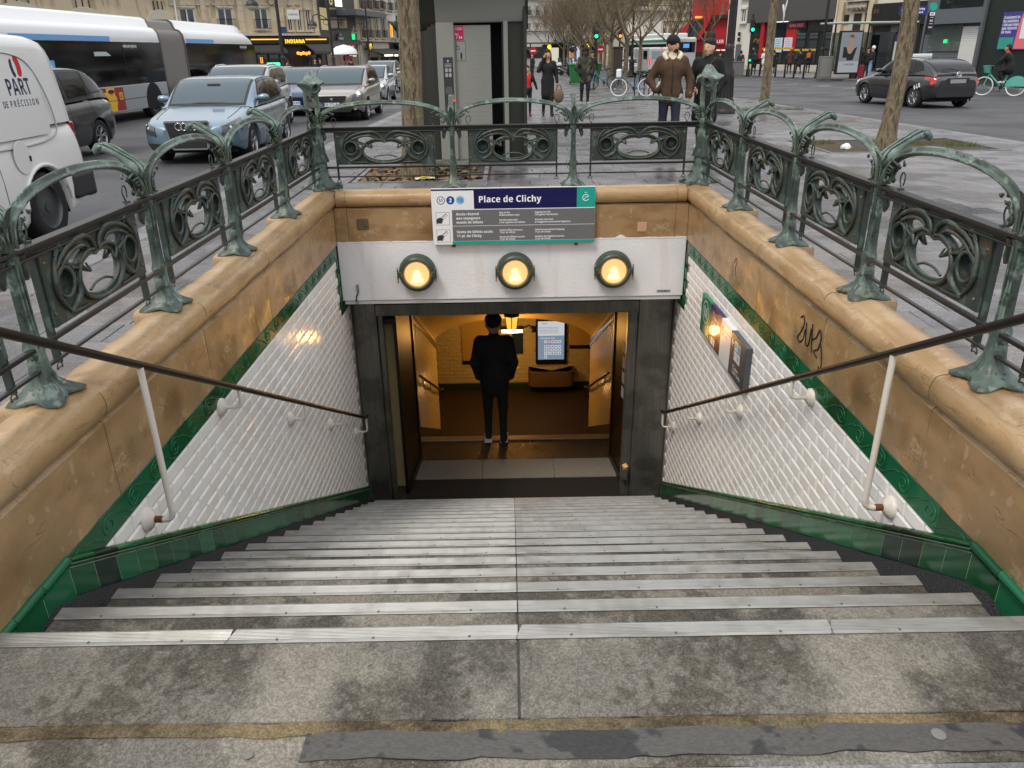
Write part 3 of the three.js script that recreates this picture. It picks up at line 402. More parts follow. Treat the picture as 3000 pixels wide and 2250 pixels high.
// ---------- station sign ----------
{
  const W = 1.44, H = 0.492, cx = 0.038, cy = 0.126; const t = thing('station_sign', 'white, navy and grey station name board hung over the gate', 'sign', [cx, cy, -(BACK - 0.055)]);
  const face = canvasTex(2048, 700, (g, w, h) => {
    g.fillStyle = '#e9eaec'; g.fillRect(0, 0, w, h); g.fillStyle = '#16174f'; g.fillRect(0, 0, w, 22); g.fillRect(530, 0, w - 530, 252); g.fillStyle = '#1ea192'; g.fillRect(1818, 0, w - 1818, 252);
    g.fillStyle = '#6d6e70'; g.fillRect(250, 262, w - 250, 396); g.fillStyle = '#1ea192'; g.fillRect(240, 660, w - 240, 40); g.fillStyle = '#e9eaec'; g.fillRect(250, 462, w - 250, 5);
    g.fillStyle = '#f6f6f8'; g.font = 'bold 110px sans-serif'; g.fillText('Place de Clichy', 585, 172);
    g.lineWidth = 8; g.strokeStyle = '#1d1d2a'; g.beginPath(); g.arc(118, 140, 46, 0, 7); g.stroke(); g.fillStyle = '#1d1d2a'; g.font = '62px sans-serif'; g.textAlign = 'center'; g.fillText('M', 118, 162);
    g.fillStyle = '#1c4f9c'; g.beginPath(); g.arc(238, 140, 52, 0, 7); g.fill(); g.fillStyle = '#fff'; g.font = 'bold 68px sans-serif'; g.fillText('2', 238, 164);
    g.fillStyle = '#7fb7e3'; g.beginPath(); g.arc(360, 140, 52, 0, 7); g.fill(); g.fillStyle = '#15233c'; g.font = 'bold 60px sans-serif'; g.fillText('13', 360, 162); g.textAlign = 'left';
    g.fillStyle = '#f2f2f2'; g.font = 'bold 44px sans-serif'; ['Accès réservé', 'aux voyageurs', 'munis de billets'].forEach((s, i) => g.fillText(s, 300, 330 + i * 52)); ['Vente de billets accès', '11 pl. de Clichy'].forEach((s, i) => g.fillText(s, 300, 556 + i * 52));
    g.font = 'italic bold 28px sans-serif'; ['Way in for', 'ticket-holders only.', '', 'Acceso reservado', 'a los viajeros con billete.'].forEach((s, i) => g.fillText(s, 840, 312 + i * 31)); ['Ticket office entrance', '11 pl. de Clichy', '', 'Venta de billetes acceso', '11 pl. de Clichy'].forEach((s, i) => g.fillText(s, 840, 534 + i * 29));
    ['Zugang nur für', 'Fahrgäste Fahrkarten.', '', 'Accesso riservato', 'ai viaggiatori provvistidi biglietto.'].forEach((s, i) => g.fillText(s, 1290, 312 + i * 31)); ['Fahrkartenverkauf: Eingang', '11 pl. de Clichy', '', 'Vendita dei biglietti entrata', '11 pl. de Clichy'].forEach((s, i) => g.fillText(s, 1290, 534 + i * 29));
    for (const y of [290, 510]) { g.strokeStyle = '#333'; g.lineWidth = 4; g.strokeRect(48, y, 168, 158); g.fillStyle = '#3a3a3c'; g.beginPath(); g.moveTo(52, y + 140); g.lineTo(52, y + 90); g.quadraticCurveTo(70, y + 62, 112, y + 68); g.lineTo(140, y + 82); g.lineTo(138, y + 100); g.lineTo(118, y + 104); g.lineTo(138, y + 116); g.lineTo(116, y + 126); g.lineTo(126, y + 140); g.closePath(); g.fill(); g.save(); g.translate(150, y + 52); g.rotate(-0.7); g.strokeRect(-40, -16, 80, 34); g.fillRect(-40, -8, 80, 6); g.restore(); }
    g.fillStyle = '#f2f2f2'; g.font = 'bold 15px sans-serif'; g.textAlign = 'center'; g.fillText('RATP', 1932, 74); g.strokeStyle = '#f2f2f2'; g.lineWidth = 8; g.beginPath(); g.arc(1930, 132, 38, 0.5, 6.0); g.stroke(); g.lineWidth = 6; g.beginPath(); g.moveTo(1905, 165); g.quadraticCurveTo(1918, 140, 1926, 128); g.quadraticCurveTo(1938, 112, 1952, 122); g.lineTo(1944, 130); g.stroke();
  });
  add('board', [rbox(W, H, 0.036, 0.004, 0, 0, -0.001)], mat(0xc9cacc, 0.4), t);
  add('printed_face', [plane(W - 0.004, H - 0.004, 0, 0, 0.0195)], phys(0xffffff, 0.25, { map: face, clearcoat: 0.3 }), t, true);
  for (const x of [-0.54, 0.56]) add('bracket', [box(0.03, 0.03, 0.03, x, -H / 2 - 0.012, -0.012)], M.rust, t);
}
// ---------- direction signs on the right-hand tiles ----------
{
  const mk = (D0, D1, label, draw, col, depth = 0.03) => { const t = thing('direction_sign', label, 'sign', [wx(1, 0.0), -0.53, -(D0 + D1) / 2], -PI / 2); const w = D1 - D0 - 0.004, h = 0.318; const tx = canvasTex(256, Math.round(256 * h / w), draw); add('panel', [rbox(w, h, depth, 0.003, 0, 0, depth / 2 + 0.01)], mat(col, 0.35), t); add('printed_face', [plane(w - 0.004, h - 0.004, 0, 0, depth + 0.0108)], phys(0xffffff, 0.22, { map: tx, clearcoat: 0.4 }), t, true); return t; };
  mk(5.77, 6.07, 'green sign panel with a ringed letter M on the white tiles', (g, w, h) => { g.fillStyle = '#2f7d5f'; g.fillRect(0, 0, w, h); g.strokeStyle = '#cfe6da'; g.lineWidth = 9; g.beginPath(); g.arc(w / 2, h * 0.38, 78, 0, 7); g.stroke(); g.fillStyle = '#e8f2ec'; g.font = '118px sans-serif'; g.textAlign = 'center'; g.fillText('M', w / 2, h * 0.38 + 42); g.lineWidth = 4; g.beginPath(); g.arc(w * 0.74, h * 0.87, 14, 0, 7); g.stroke(); }, 0x2f7d5f);
  mk(5.42, 5.77, 'dark purple sign panel with a white metro line list', (g, w, h) => { g.fillStyle = '#2c1c3a'; g.fillRect(0, 0, w, h); g.fillStyle = '#241c5e'; g.fillRect(0, 0, w, h * 0.36); g.fillStyle = '#fff'; g.font = '21px sans-serif'; g.fillText('place', 40, 42); g.font = 'bold 27px sans-serif'; g.fillText('Place de', 70, 72); g.fillText('Caulaincourt', 56, 102); g.font = 'bold 56px sans-serif'; g.fillText('2', 46, h * 0.72); g.font = '15px sans-serif'; g.fillText('accès quais', 92, h * 0.64); g.fillText('direction', 92, h * 0.72); g.fillRect(48, h * 0.77, 44, 44); g.fillRect(100, h * 0.77, 30, 44); }, 0x241c5e);
  mk(5.14, 5.42, 'white sign panel headed by a blue number two disc', (g, w, h) => { g.fillStyle = '#e6e8ea'; g.fillRect(0, 0, w, h); g.fillStyle = '#2457a4'; g.beginPath(); g.arc(46, 74, 36, 0, 7); g.fill(); g.fillStyle = '#fff'; g.font = 'bold 48px sans-serif'; g.fillText('2', 32, 92); g.fillStyle = '#34507c'; g.font = 'bold 22px sans-serif'; g.fillText('Pte Dauphine', 94, 68); g.fillText('Nation', 94, 100); }, 0xdfe1e3, 0.038);
  mk(4.765, 5.14, 'dark grey sign panel with a white arrow and line pictograms', (g, w, h) => { g.fillStyle = '#4b5055'; g.fillRect(0, 0, w, h); g.strokeStyle = '#f0f0f0'; g.lineWidth = 7; g.beginPath(); g.moveTo(62, 44); g.lineTo(24, 44); g.moveTo(40, 26); g.lineTo(22, 44); g.lineTo(40, 62); g.stroke(); const b = (x, y, c, s, f) => { g.fillStyle = c; g.fillRect(x, y, 48, 48); g.fillStyle = f; g.font = 'bold 30px sans-serif'; g.fillText(s, x + 8, y + 35); }; b(72, 22, '#dfe3e6', 'M', '#222'); b(123, 22, '#7fb7e3', '13', '#10233c'); b(72, 74, '#dfe3e6', 'i', '#222'); b(123, 74, '#dfe3e6', '©', '#222'); g.strokeStyle = '#e8e8e8'; g.lineWidth = 4; g.strokeRect(72, 150, 26, 40); g.fillStyle = '#e8e8e8'; g.font = 'bold 22px sans-serif'; g.fillText('place', 106, 166); g.fillText('de Clichy', 106, 190); }, 0x4b5055, 0.042);
}
// ---------- handrails ----------
function handrail(s, label) {
  const t = thing('handrail', label, 'handrail'); const X = wx(s, 0.125), ry = (D) => noseY(D) + 0.963, f = s < 0 ? 1 : -1;
  const P = [V3(X, ry(0.95), -0.95)]; for (let D = 1.1; D < 6.8; D += 0.3) P.push(V3(X, ry(D), -D)); P.push(V3(X, ry(6.82), -6.82), V3(X, ry(6.9) + 0.015, -6.92));
  add('rail', [vtube(P, 0.0155, 12)], M.handrail, t);
  const bk = [[2.787, -0.336, 1], [3.742, -0.258], [4.874, -0.882], [5.931, -1.453], [6.86, -2.0]];
  for (const [D, y, long] of bk) {
    const top = ry(D) - 0.012; add('bracket', [vtube([[wx(s, 0.01), y, -D], [X - f * 0.035, y, -D], [X - f * 0.01, y + 0.008, -D], [X, y + 0.035, -D], [X, y + 0.06, -D], [X, top, -D]], long ? 0.0135 : 0.01, 8, 26)], M.cream, t);
    add('wall_rose', [lathe([[0.001, 0.04], [0.018, 0.04], [0.022, 0.033], [0.034, 0.03], [0.037, 0.022], [0.05, 0.018], [0.05, 0.006], [0.05, 0.0]], 24, wx(s, 0.006), y, -D, 0, 0, -f * PI / 2)], M.cream, t);
    if (long) add('rust_patch', [cyl(0.0152, 0.0152, 0.035, 8, wx(s, 0.062), y, -D, 0, 0, PI / 2)], M.rust, t);
  }
}
handrail(-1, 'dark handrail on cream brackets along the tiled wall without signs');
handrail(1, 'dark handrail on cream brackets passing below the direction signs');
// ---------- gate ----------
{
  const t = thing('metro_gate', 'brushed steel door frame of the metro entrance under the white lintel', 'gate');
  const steelPost = (x0, x1, name = 'pillar') => add(name, [rbox(x1 - x0, 2.36, 0.3, 0.012, (x0 + x1) / 2, FLOOR + 1.18, -(GATE + 0.15))], M.steel, t);
  steelPost(WL + 0.012, -1.335); steelPost(1.265, WR - 0.012);
  add('head_beam', [rbox(2.6, 0.12, 0.1, 0.008, -0.035, -0.86, -(GATE + 0.04)), box(2.6, 0.1, 0.12, -0.035, -0.74, -(GATE + 0.12))], M.steel, t);
  add('frame_stile', [rbox(0.05, 2.15, 0.08, 0.01, -1.3, FLOOR + 1.075, -(GATE + 0.06))], M.steel, t); add('frame_stile', [rbox(0.1, 2.15, 0.08, 0.01, 1.215, FLOOR + 1.075, -(GATE + 0.06))], M.steel, t);
  add('threshold_box', [rbox(0.06, 0.14, 0.06, 0.006, 1.2, FLOOR + 0.3, -(GATE - 0.02))], M.steel, t);
  add('warning_lens', [box(0.05, 0.03, 0.05, 1.2, FLOOR + 0.385, -(GATE - 0.02), 0.5, 0.4, 0)], mat(0xd9a860, 0.3), t);
  // folded door leaves either side
  for (const s of [-1, 1]) { const x = s < 0 ? -1.17 : 1.225, leaf = sub('door_leaf', t, [x, FLOOR + 0.02, -(GATE + 0.12)], s * 0.09); const h = 2.08, d = 0.72; add('door_frame', [box(0.035, h, 0.05, 0, h / 2, 0), box(0.035, h, 0.05, 0, h / 2, -d), box(0.035, 0.09, d, 0, 0.045, -d / 2), box(0.035, 0.07, d, 0, h - 0.035, -d / 2)], mat(0x24201b, 0.4, { metalness: 0.5 }), leaf); add('door_glass', [box(0.008, h - 0.16, d - 0.05, 0, h / 2 + 0.01, -d / 2)], phys(0x1c140d, 0.38, { specularIntensity: 0.35 }), leaf); if (s > 0) for (let i = 0; i < 4; i++) add('notice', [box(0.004, 0.12, 0.09, -0.03, 1.62 - i * 0.17, -0.16)], mat(0xb9bdc0, 0.6), leaf); }
  add('door_closer', [rbox(0.1, 0.05, 0.36, 0.006, -1.25, -0.99, -(GATE + 0.2), 0, 0.25, 0)], mat(0x1b1a18, 0.35), t);
}
const creamWall = mat(0xcdb884, 0.6), yTile = phys(0xd2c492, 0.25, { specularIntensity: 0.6 }), duskGreen = phys(0x24402e, 0.2, { clearcoat: 0.4 });
const IL = -1.215, IR = 1.275, ID0 = 7.56, ID1 = 11.6, LFL = -4.54;
const s2 = 0.5185, fl2 = (D) => D < 8.72 ? FLOOR : Math.max(LFL, FLOOR - s2 * (D - 8.72));
{
  // floor of the landing, tactile plates
  const st = new THREE.Group(); st.name = numbered('landing_floor'); st.userData = { kind: 'structure', label: 'dark floor of the landing behind the gate' }; scene.add(st);
  add('floor_slab', [span(-1.7, 1.75, FLOOR - 0.2, FLOOR, -(NOSE + RUN * 17 + 0.001), -8.72)], mat(0x37322c, 0.45, { bumpMap: concreteB, bumpScale: 0.004, roughnessMap: dampR }), st);
  add('floor_mat', [span(-1.18, 1.18, FLOOR, FLOOR + 0.006, -7.0, -7.66)], mat(0x1d1a17, 0.7, { bumpMap: concreteB, bumpScale: 0.004 }), st);
  const tactile = mat(0x7a746a, 0.6, { bumpMap: concreteB, bumpScale: 0.002 });
  [[-1.18, -0.362], [-0.358, 0.47], [0.474, 1.18]].forEach(([a, b]) => { const p = add('tactile_plate', [rbox(b - a, 0.016, 0.43, 0.003, (a + b) / 2, FLOOR + 0.008, -7.88)], tactile, st); const dm = []; for (let i = 0; i < (b - a) / 0.055 - 1; i++) for (let j = 0; j < 7; j++) dm.push(lathe([[0.0125, 0], [0.01, 0.0045], [0.001, 0.0055]], 8, a + 0.04 + i * 0.055 + (j % 2 ? 0.027 : 0), FLOOR + 0.016, -(7.71 + j * 0.058))); add('studs', dm, tactile, p).userData.kind = 'stuff'; });
  const top = add('landing_nosing', [rbox(2.5, 0.02, 0.11, 0.006, 0.03, FLOOR + 0.004, -8.667)], mat(0xa89570, 0.35, { metalness: 0.4 }), st);
  // second flight
  const f2 = thing('lower_staircase', 'dark lower staircase going on down behind the standing man', 'staircase');
  for (let n = 1; n <= 9; n++) { const D = 8.72 + 0.32 * n, y = FLOOR - 0.1667 * n; add('step', [box(IR - IL - 0.02, 0.3, 0.35, 0.03, y - 0.15, -(D - 0.175)), box(IR - IL - 0.06, 0.012, 0.05, 0.03, y + 0.003, -(D - 0.026))], mat(0x3c3025, 0.65), f2); }
  // hall
  const hall = new THREE.Group(); hall.name = numbered('metro_hall'); hall.userData = { kind: 'structure', label: 'warm lit tiled metro hall at the bottom of the lower stairs' }; scene.add(hall);
  add('hall_floor', [span(-5, 5, LFL - 0.2, LFL, -11.6, -13.9)], mat(0x33271d, 0.7), hall);
  add('far_wall', [span(-5, 5, LFL - 0.1, -1.6, -13.612, -13.9)], creamWall, hall);
  add('hall_ceiling', [span(-5, 5, -1.8, -1.6, -11.5, -13.62)], creamWall, hall);
  add('hall_end', [span(-5.2, -5, LFL, -1.6, -11.4, -13.9), span(5, 5.2, LFL, -1.6, -11.4, -13.9), span(-5, IL - 0.002, LFL, -1.6, -11.45, -11.6), span(IR + 0.002, 5, LFL, -1.6, -11.45, -11.6)], creamWall, hall);
  const ft = []; for (let r = 0; r < 27; r++) for (let k = 0; k < 20; k++) ft.push(T(tileShape.clone(), -1.5 + k * 0.1525 + (r % 2 ? 0.076 : 0), LFL + 0.18 + r * 0.0765, -13.61)); add('far_wall_tiles', ft, yTile, hall).userData.kind = 'stuff';
  add('far_skirting', [rbox(9.9, 0.13, 0.03, 0.006, 0, LFL + 0.066, -13.6)], duskGreen, hall);
  // stair side walls and vault, stepping down with the flight
  const spr = (D) => -2.83 + s2 * (11.6 - D), apex = 0.4;
  for (const s of [-1, 1]) {
    const x = s < 0 ? IL : IR, o = -s; const Ds = steps(7.55, ID1, 12);
    add('stair_wall', loft(Ds.map((D) => [[x, fl2(D) - 0.35, -D], [x, spr(D) + 0.06, -D], [x + s * 0.3, spr(D) + 0.06, -D], [x + s * 0.3, fl2(D) - 0.35, -D]])), creamWall, hall);
    const tl = []; for (let k = 0; k < 30; k++) for (let r = 0; r < 46; r++) { const D = 7.9 + k * 0.1525 / Math.hypot(1, 0) + (r % 2 ? 0.076 : 0), y = LFL + 0.1 + r * 0.0765; if (D > ID1 - 0.08 || y > spr(D) - 0.12 || y < fl2(D) + 0.1) continue; tl.push(T(tileShape.clone(), x, y, -D, 0, -s * PI / 2)); }
    add('stair_wall_tiles', tl, yTile, hall).userData.kind = 'stuff';
    add('stair_frieze', loft([7.6, ID1].map((D) => [[x, spr(D) - 0.1, -D], [x + o * 0.014, spr(D) - 0.1, -D], [x + o * 0.014, spr(D), -D], [x, spr(D), -D]])), duskGreen, hall);
    add('stair_skirting', loft([8.5, 8.72, ID1 - 0.1, ID1].map((D) => [[x, fl2(D) - 0.1, -D], [x + o * 0.016, fl2(D) - 0.1, -D], [x + o * 0.016, fl2(D) + 0.16, -D], [x, fl2(D) + 0.16, -D]])), duskGreen, hall);
    const h = thing('inner_handrail', s < 0 ? 'slim inner handrail on the lower stair wall behind the folded door' : 'slim inner handrail on the lower stair wall near the wall screen', 'handrail'); const hx = x + o * 0.075, hy = (D) => fl2(D) + 0.86; add('rail', [vtube([[hx, hy(8.8), -8.8], [hx, hy(10), -10], [hx, hy(11.4), -11.4], [hx, hy(11.5), -11.58]], 0.018, 8, 12), vtube([[hx, hy(11.5), -11.58], [hx, hy(11.5) - 0.09, -11.6], [hx, hy(11.5) - 0.15, -11.55], [x, hy(11.5) - 0.16, -11.53]], 0.014, 6, 10)], M.handrail, h); for (const D of [9.1, 9.9, 10.7]) add('bracket', [vtube([[x, hy(D) - 0.1, -D], [hx, hy(D) - 0.1, -D], [hx, hy(D), -D]], 0.01, 6)], M.cream, h);
  }
  const arch = (D, k, n) => { const q = PI * k / n, a = (IR - IL) / 2 + 0.02, c = (IL + IR) / 2; return [c - a * Math.cos(q), spr(D) + apex * Math.sin(q), -D]; };
  add('vault', [grid(25, 13, (i, j) => arch(lerp(8.0, ID1, j / 12), i, 24)), grid(25, 2, (i, j) => { const p = arch(ID1, i, 24); return j ? [p[0], -1.6, p[2]] : p; })], creamWall, hall);
  // closing pieces between the gate and the vault, so that daylight comes in by the gate only
  const shell = mat(0x6a6255, 0.7);
  add('gate_recess', [span(-1.75, IL - 0.002, FLOOR - 0.2, -0.5, -7.56, -7.9), span(IR + 0.002, 1.8, FLOOR - 0.2, -0.5, -7.56, -7.9), span(-1.75, 1.8, -0.7, -0.5, -7.24, -8.3), span(IL - 0.3, IR + 0.3, -0.82, -0.7, -7.9, -8.4)], shell, hall);
  add('tunnel_back', [span(-1.75, -1.55, FLOOR - 0.2, -0.5, -7.27, -7.6), span(1.6, 1.8, FLOOR - 0.2, -0.5, -7.27, -7.6)], shell, hall);
  // lamps of the hall
  const lp = atD(1499, 942, 11.2), lan = thing('hall_lantern', 'lit square lantern hanging from the vault behind the man', 'lamp', lp), glow = new THREE.MeshStandardMaterial({ color: 0x886633, emissive: 0xffb54a, emissiveIntensity: 0.9 });
  add('lantern_glass', [T(new THREE.CylinderGeometry(0.115, 0.085, 0.2, 6))], glow, lan); add('lantern_cap', [T(new THREE.CylinderGeometry(0.06, 0.135, 0.07, 6), 0, 0.135, 0), cyl(0.01, 0.01, 0.3, 6, 0, 0.3, 0)], M.dark, lan); add('lantern_rib', [0, 1, 2, 3, 4, 5].map((k) => { const a = (k + 0) * PI / 3; return vtube([[0.088 * Math.sin(a), -0.1, 0.088 * Math.cos(a)], [0.118 * Math.sin(a), 0.1, 0.118 * Math.cos(a)]], 0.007, 5); }), M.dark, lan);
  const l1 = new THREE.PointLight(0xffb24e, 0.85, 0, 2); l1.position.set(0, -0.19, 0); l1.castShadow = true; l1.shadow.radius = 4; lan.add(l1);
  const tp = atD(1500, 970, 12.4), tl = thing('tube_lamp', 'short white fluorescent tube lamp below the lantern', 'lamp', tp); add('tube', [cyl(0.03, 0.03, 0.36, 10, 0, 0, 0, 0, 0, PI / 2)], new THREE.MeshStandardMaterial({ color: 0xffffff, emissive: 0xfff2d8, emissiveIntensity: 1.8 }), tl); add('tube_holder', [rbox(0.4, 0.05, 0.07, 0.01, 0, 0.06, 0), cyl(0.012, 0.012, 0.9, 6, 0, 0.5, 0), T(new THREE.SphereGeometry(0.06, 10, 8), 0.36, 0.03, 0), vtube([[0.2, 0.06, 0], [0.3, 0.1, 0], [0.36, 0.05, 0]], 0.015, 6)], M.dark, tl);
  const l2 = new THREE.PointLight(0xffbe66, 1.4, 0, 2); l2.position.set(0, -0.06, 0); l2.castShadow = true; l2.shadow.radius = 4; tl.add(l2);
  // wall screen
  const sc = canvasTex(320, 470, (g, w, h) => { g.fillStyle = '#8fa5bd'; g.fillRect(0, 0, w, h); g.fillStyle = '#e8ecf0'; g.fillRect(0, 0, w, 175); g.fillStyle = '#3c4a66'; g.font = 'bold 18px sans-serif'; g.fillText('Réseau', 50, 34); g.font = '12px sans-serif'; for (let i = 0; i < 5; i++) g.fillText('Mesures temporaires du trafic en raison de', 16, 78 + i * 17); g.fillStyle = '#fff'; g.font = 'bold 19px sans-serif'; g.fillText('Informations Trafic', 30, 212); const c = ['#c8423a', '#2a62ae', '#3b8b4a', '#6aa3d8', '#d88a2a', '#8a3a6a', '#555']; const b = (x, y, k, r) => { g.fillStyle = '#eef1f4'; g.fillRect(x, y, 34, 34); if (r) { g.strokeStyle = '#c22'; g.lineWidth = 4; g.strokeRect(x, y, 34, 34); } g.fillStyle = c[k % 7]; g.beginPath(); g.arc(x + 17, y + 17, 9, 0, 7); g.fill(); }; for (let i = 0; i < 5; i++) b(76 + i * 43, 232, i + 3, i === 1); for (let r = 0; r < 3; r++) for (let i = 0; i < 5; i++) b(76 + i * 43, 292 + r * 42, r * 5 + i); b(76, 420, 1); });
  const ts = thing('wall_screen', 'upright black framed traffic information screen on the tiled wall', 'screen', [0.745, -3.55, -13.56]); add('frame', [rbox(0.58, 0.92, 0.07, 0.03, 0, 0, 0)], M.black, ts); add('display', [plane(0.49, 0.76, 0, 0.02, 0.037)], new THREE.MeshStandardMaterial({ color: 0x111111, emissive: 0xffffff, emissiveMap: sc, emissiveIntensity: 0.42, roughness: 0.2 }), ts, true);
  const bn = thing('wall_bench', 'curved ochre bench ledge fixed below the wall screen', 'bench', [0.745, -4.38, -13.6]); add('front_shell', [loft([0, 0.3].map((y) => { const p = []; for (let i = 0; i <= 16; i++) { const a = PI * i / 16; p.push([-0.43 * Math.sign(Math.cos(a)) * Math.abs(Math.cos(a)) ** 0.35, y, 0.3 * Math.abs(Math.sin(a)) ** 0.35]); } for (let i = 16; i >= 0; i--) { const a = PI * i / 16; p.push([-0.4 * Math.sign(Math.cos(a)) * Math.abs(Math.cos(a)) ** 0.35, y, 0.27 * Math.abs(Math.sin(a)) ** 0.35]); } return p; })), span(-0.39, 0.39, 0.05, 0.22, 0.02, 0.27)], mat(0x6e5836, 0.7), bn);
  for (const [x, y, w, h, lb] of [[-0.62, -3.5, 0.62, 1.0, 'pale framed map panel half hidden behind the man'], [1.5, -3.35, 0.8, 0.74, 'pale notice panel with a dark lower edge beside the wall screen']]) { const p = thing('notice_panel', lb, 'notice', [x, y, -13.59]); add('panel', [box(w, h, 0.02, 0, 0, 0)], mat(0xc9a658, 0.5), p); add('lower_edge', [box(w, 0.07, 0.03, 0, -h / 2 + 0.035, 0.004)], M.black, p); }
  const bp = thing('notice_panel', 'small dark blue notice beside the shoulder of the man', 'notice', [0.12, -3.55, -13.58]); add('panel', [box(0.2, 0.5, 0.03, 0, 0, 0)], mat(0x1f3550, 0.4), bp);
}
// ---------- cast-iron railings ----------
// local frame of a module: x along the rail, y up, z towards the outside (street side)
const RAILY = 0.872;
function postParts(parent, x, tipLean = 1) {
  const ring = (y, z, hu, hw, e = 0.8, n = 18, tilt = 0) => Array.from({ length: n }, (_, i) => { const a = i / n * 2 * PI, c = Math.cos(a), s = Math.sin(a), k = (v) => Math.sign(v) * Math.abs(v) ** e; return [x + hu * k(c), y + tilt * k(s) * hw, z + hw * k(s)]; });
  const lobed = (y, z, r, amp, n = 24) => Array.from({ length: n }, (_, i) => { const a = i / n * 2 * PI, q = r * (1 + amp * Math.cos(4 * a + PI)); return [x + q * Math.cos(a) * 1.08, y + 0.012 * amp * Math.cos(4 * a) * 2, z + q * Math.sin(a)]; });
  const foot = loft([lobed(0.351, 0, 0.1, 0.26), lobed(0.359, 0, 0.105, 0.26), lobed(0.372, 0, 0.09, 0.24), lobed(0.39, 0, 0.066, 0.18), lobed(0.415, 0, 0.046, 0.12), lobed(0.45, 0, 0.035, 0.08), lobed(0.5, 0, 0.03, 0.06), lobed(0.53, 0, 0.029, 0.05)]);
  const stem = loft([ring(0.522, 0, 0.042, 0.028), ring(0.545, 0, 0.044, 0.03), ring(0.572, 0, 0.03, 0.025), ring(0.62, 0, 0.023, 0.022, 0.6), ring(0.7, 0, 0.021, 0.02, 0.55), ring(0.78, 0, 0.021, 0.02, 0.55), ring(0.83, 0, 0.026, 0.023), ring(0.862, 0, 0.037, 0.026)]);
  // bud above the rail, leaning out over the street and curling at its tip
  const q = [[0.86, 0, 0.028, 0.024], [0.9, 0, 0.02, 0.02], [0.945, 0.002, 0.018, 0.019], [0.975, 0.006, 0.02, 0.022], [1.0, 0.014, 0.023, 0.028], [1.022, 0.03, 0.023, 0.028], [1.045, 0.054, 0.02, 0.022], [1.068, 0.082, 0.019, 0.019], [1.088, 0.112, 0.021, 0.02], [1.1, 0.14, 0.025, 0.023], [1.098, 0.165, 0.025, 0.022], [1.083, 0.181, 0.018, 0.016], [1.07, 0.183, 0.007, 0.007]];
  const m = q.length, bud = loft(q.map(([y, z, hu, hw], i) => { const a = q[Math.max(0, i - 1)], b = q[Math.min(m - 1, i + 1)], ty = b[0] - a[0], tz = b[1] - a[1], l = Math.hypot(ty, tz), ny = -tz / l, nz = ty / l; return Array.from({ length: 18 }, (_, k) => { const an = k / 18 * 2 * PI, c = Math.cos(an), s = Math.sin(an), pinch = 1 - 0.28 * Math.max(0, s) ** 2 * (i > 2 && i < 9 ? 1 : 0); return [x + hu * c * pinch, y + ny * hw * s, z * tipLean + nz * hw * s]; }); }));
  const fl = [0, 1].map((k) => { const s = k ? 1 : -1; return vtube([[x + s * 0.01, 0.89, -0.019], [x + s * 0.014, 0.96, -0.022], [x + s * 0.018, 1.0, -0.024], [x + s * 0.014, 1.035, 0.0], [x + s * 0.016, 1.07, 0.05 * tipLean], [x + s * 0.019, 1.108, 0.11 * tipLean], [x + s * 0.02, 1.12, 0.15 * tipLean]], [0.005, 0.006, 0.008, 0.006, 0.005, 0.006, 0.003], 6, 20); });
  const spur = loft([[0.96, -0.012, 0.02, 0.014], [0.995, -0.024, 0.02, 0.014], [1.02, -0.04, 0.013, 0.009], [1.03, -0.056, 0.004, 0.004]].map(([y, z, hu, hw]) => ring(y, z, hu, hw, 1, 12)));
  const o = add('post', [foot, stem, bud, spur], M.patina, parent); add('post_ribs', [...fl, ...[-1, 1].map((s) => vtube([[x + s * 0.02, 0.358, -0.085], [x + s * 0.012, 0.39, -0.058], [x + s * 0.008, 0.44, -0.034], [x + s * 0.008, 0.6, -0.022], [x + s * 0.011, 0.84, -0.023]], 0.0045, 5, 16))], M.patina, o);
}
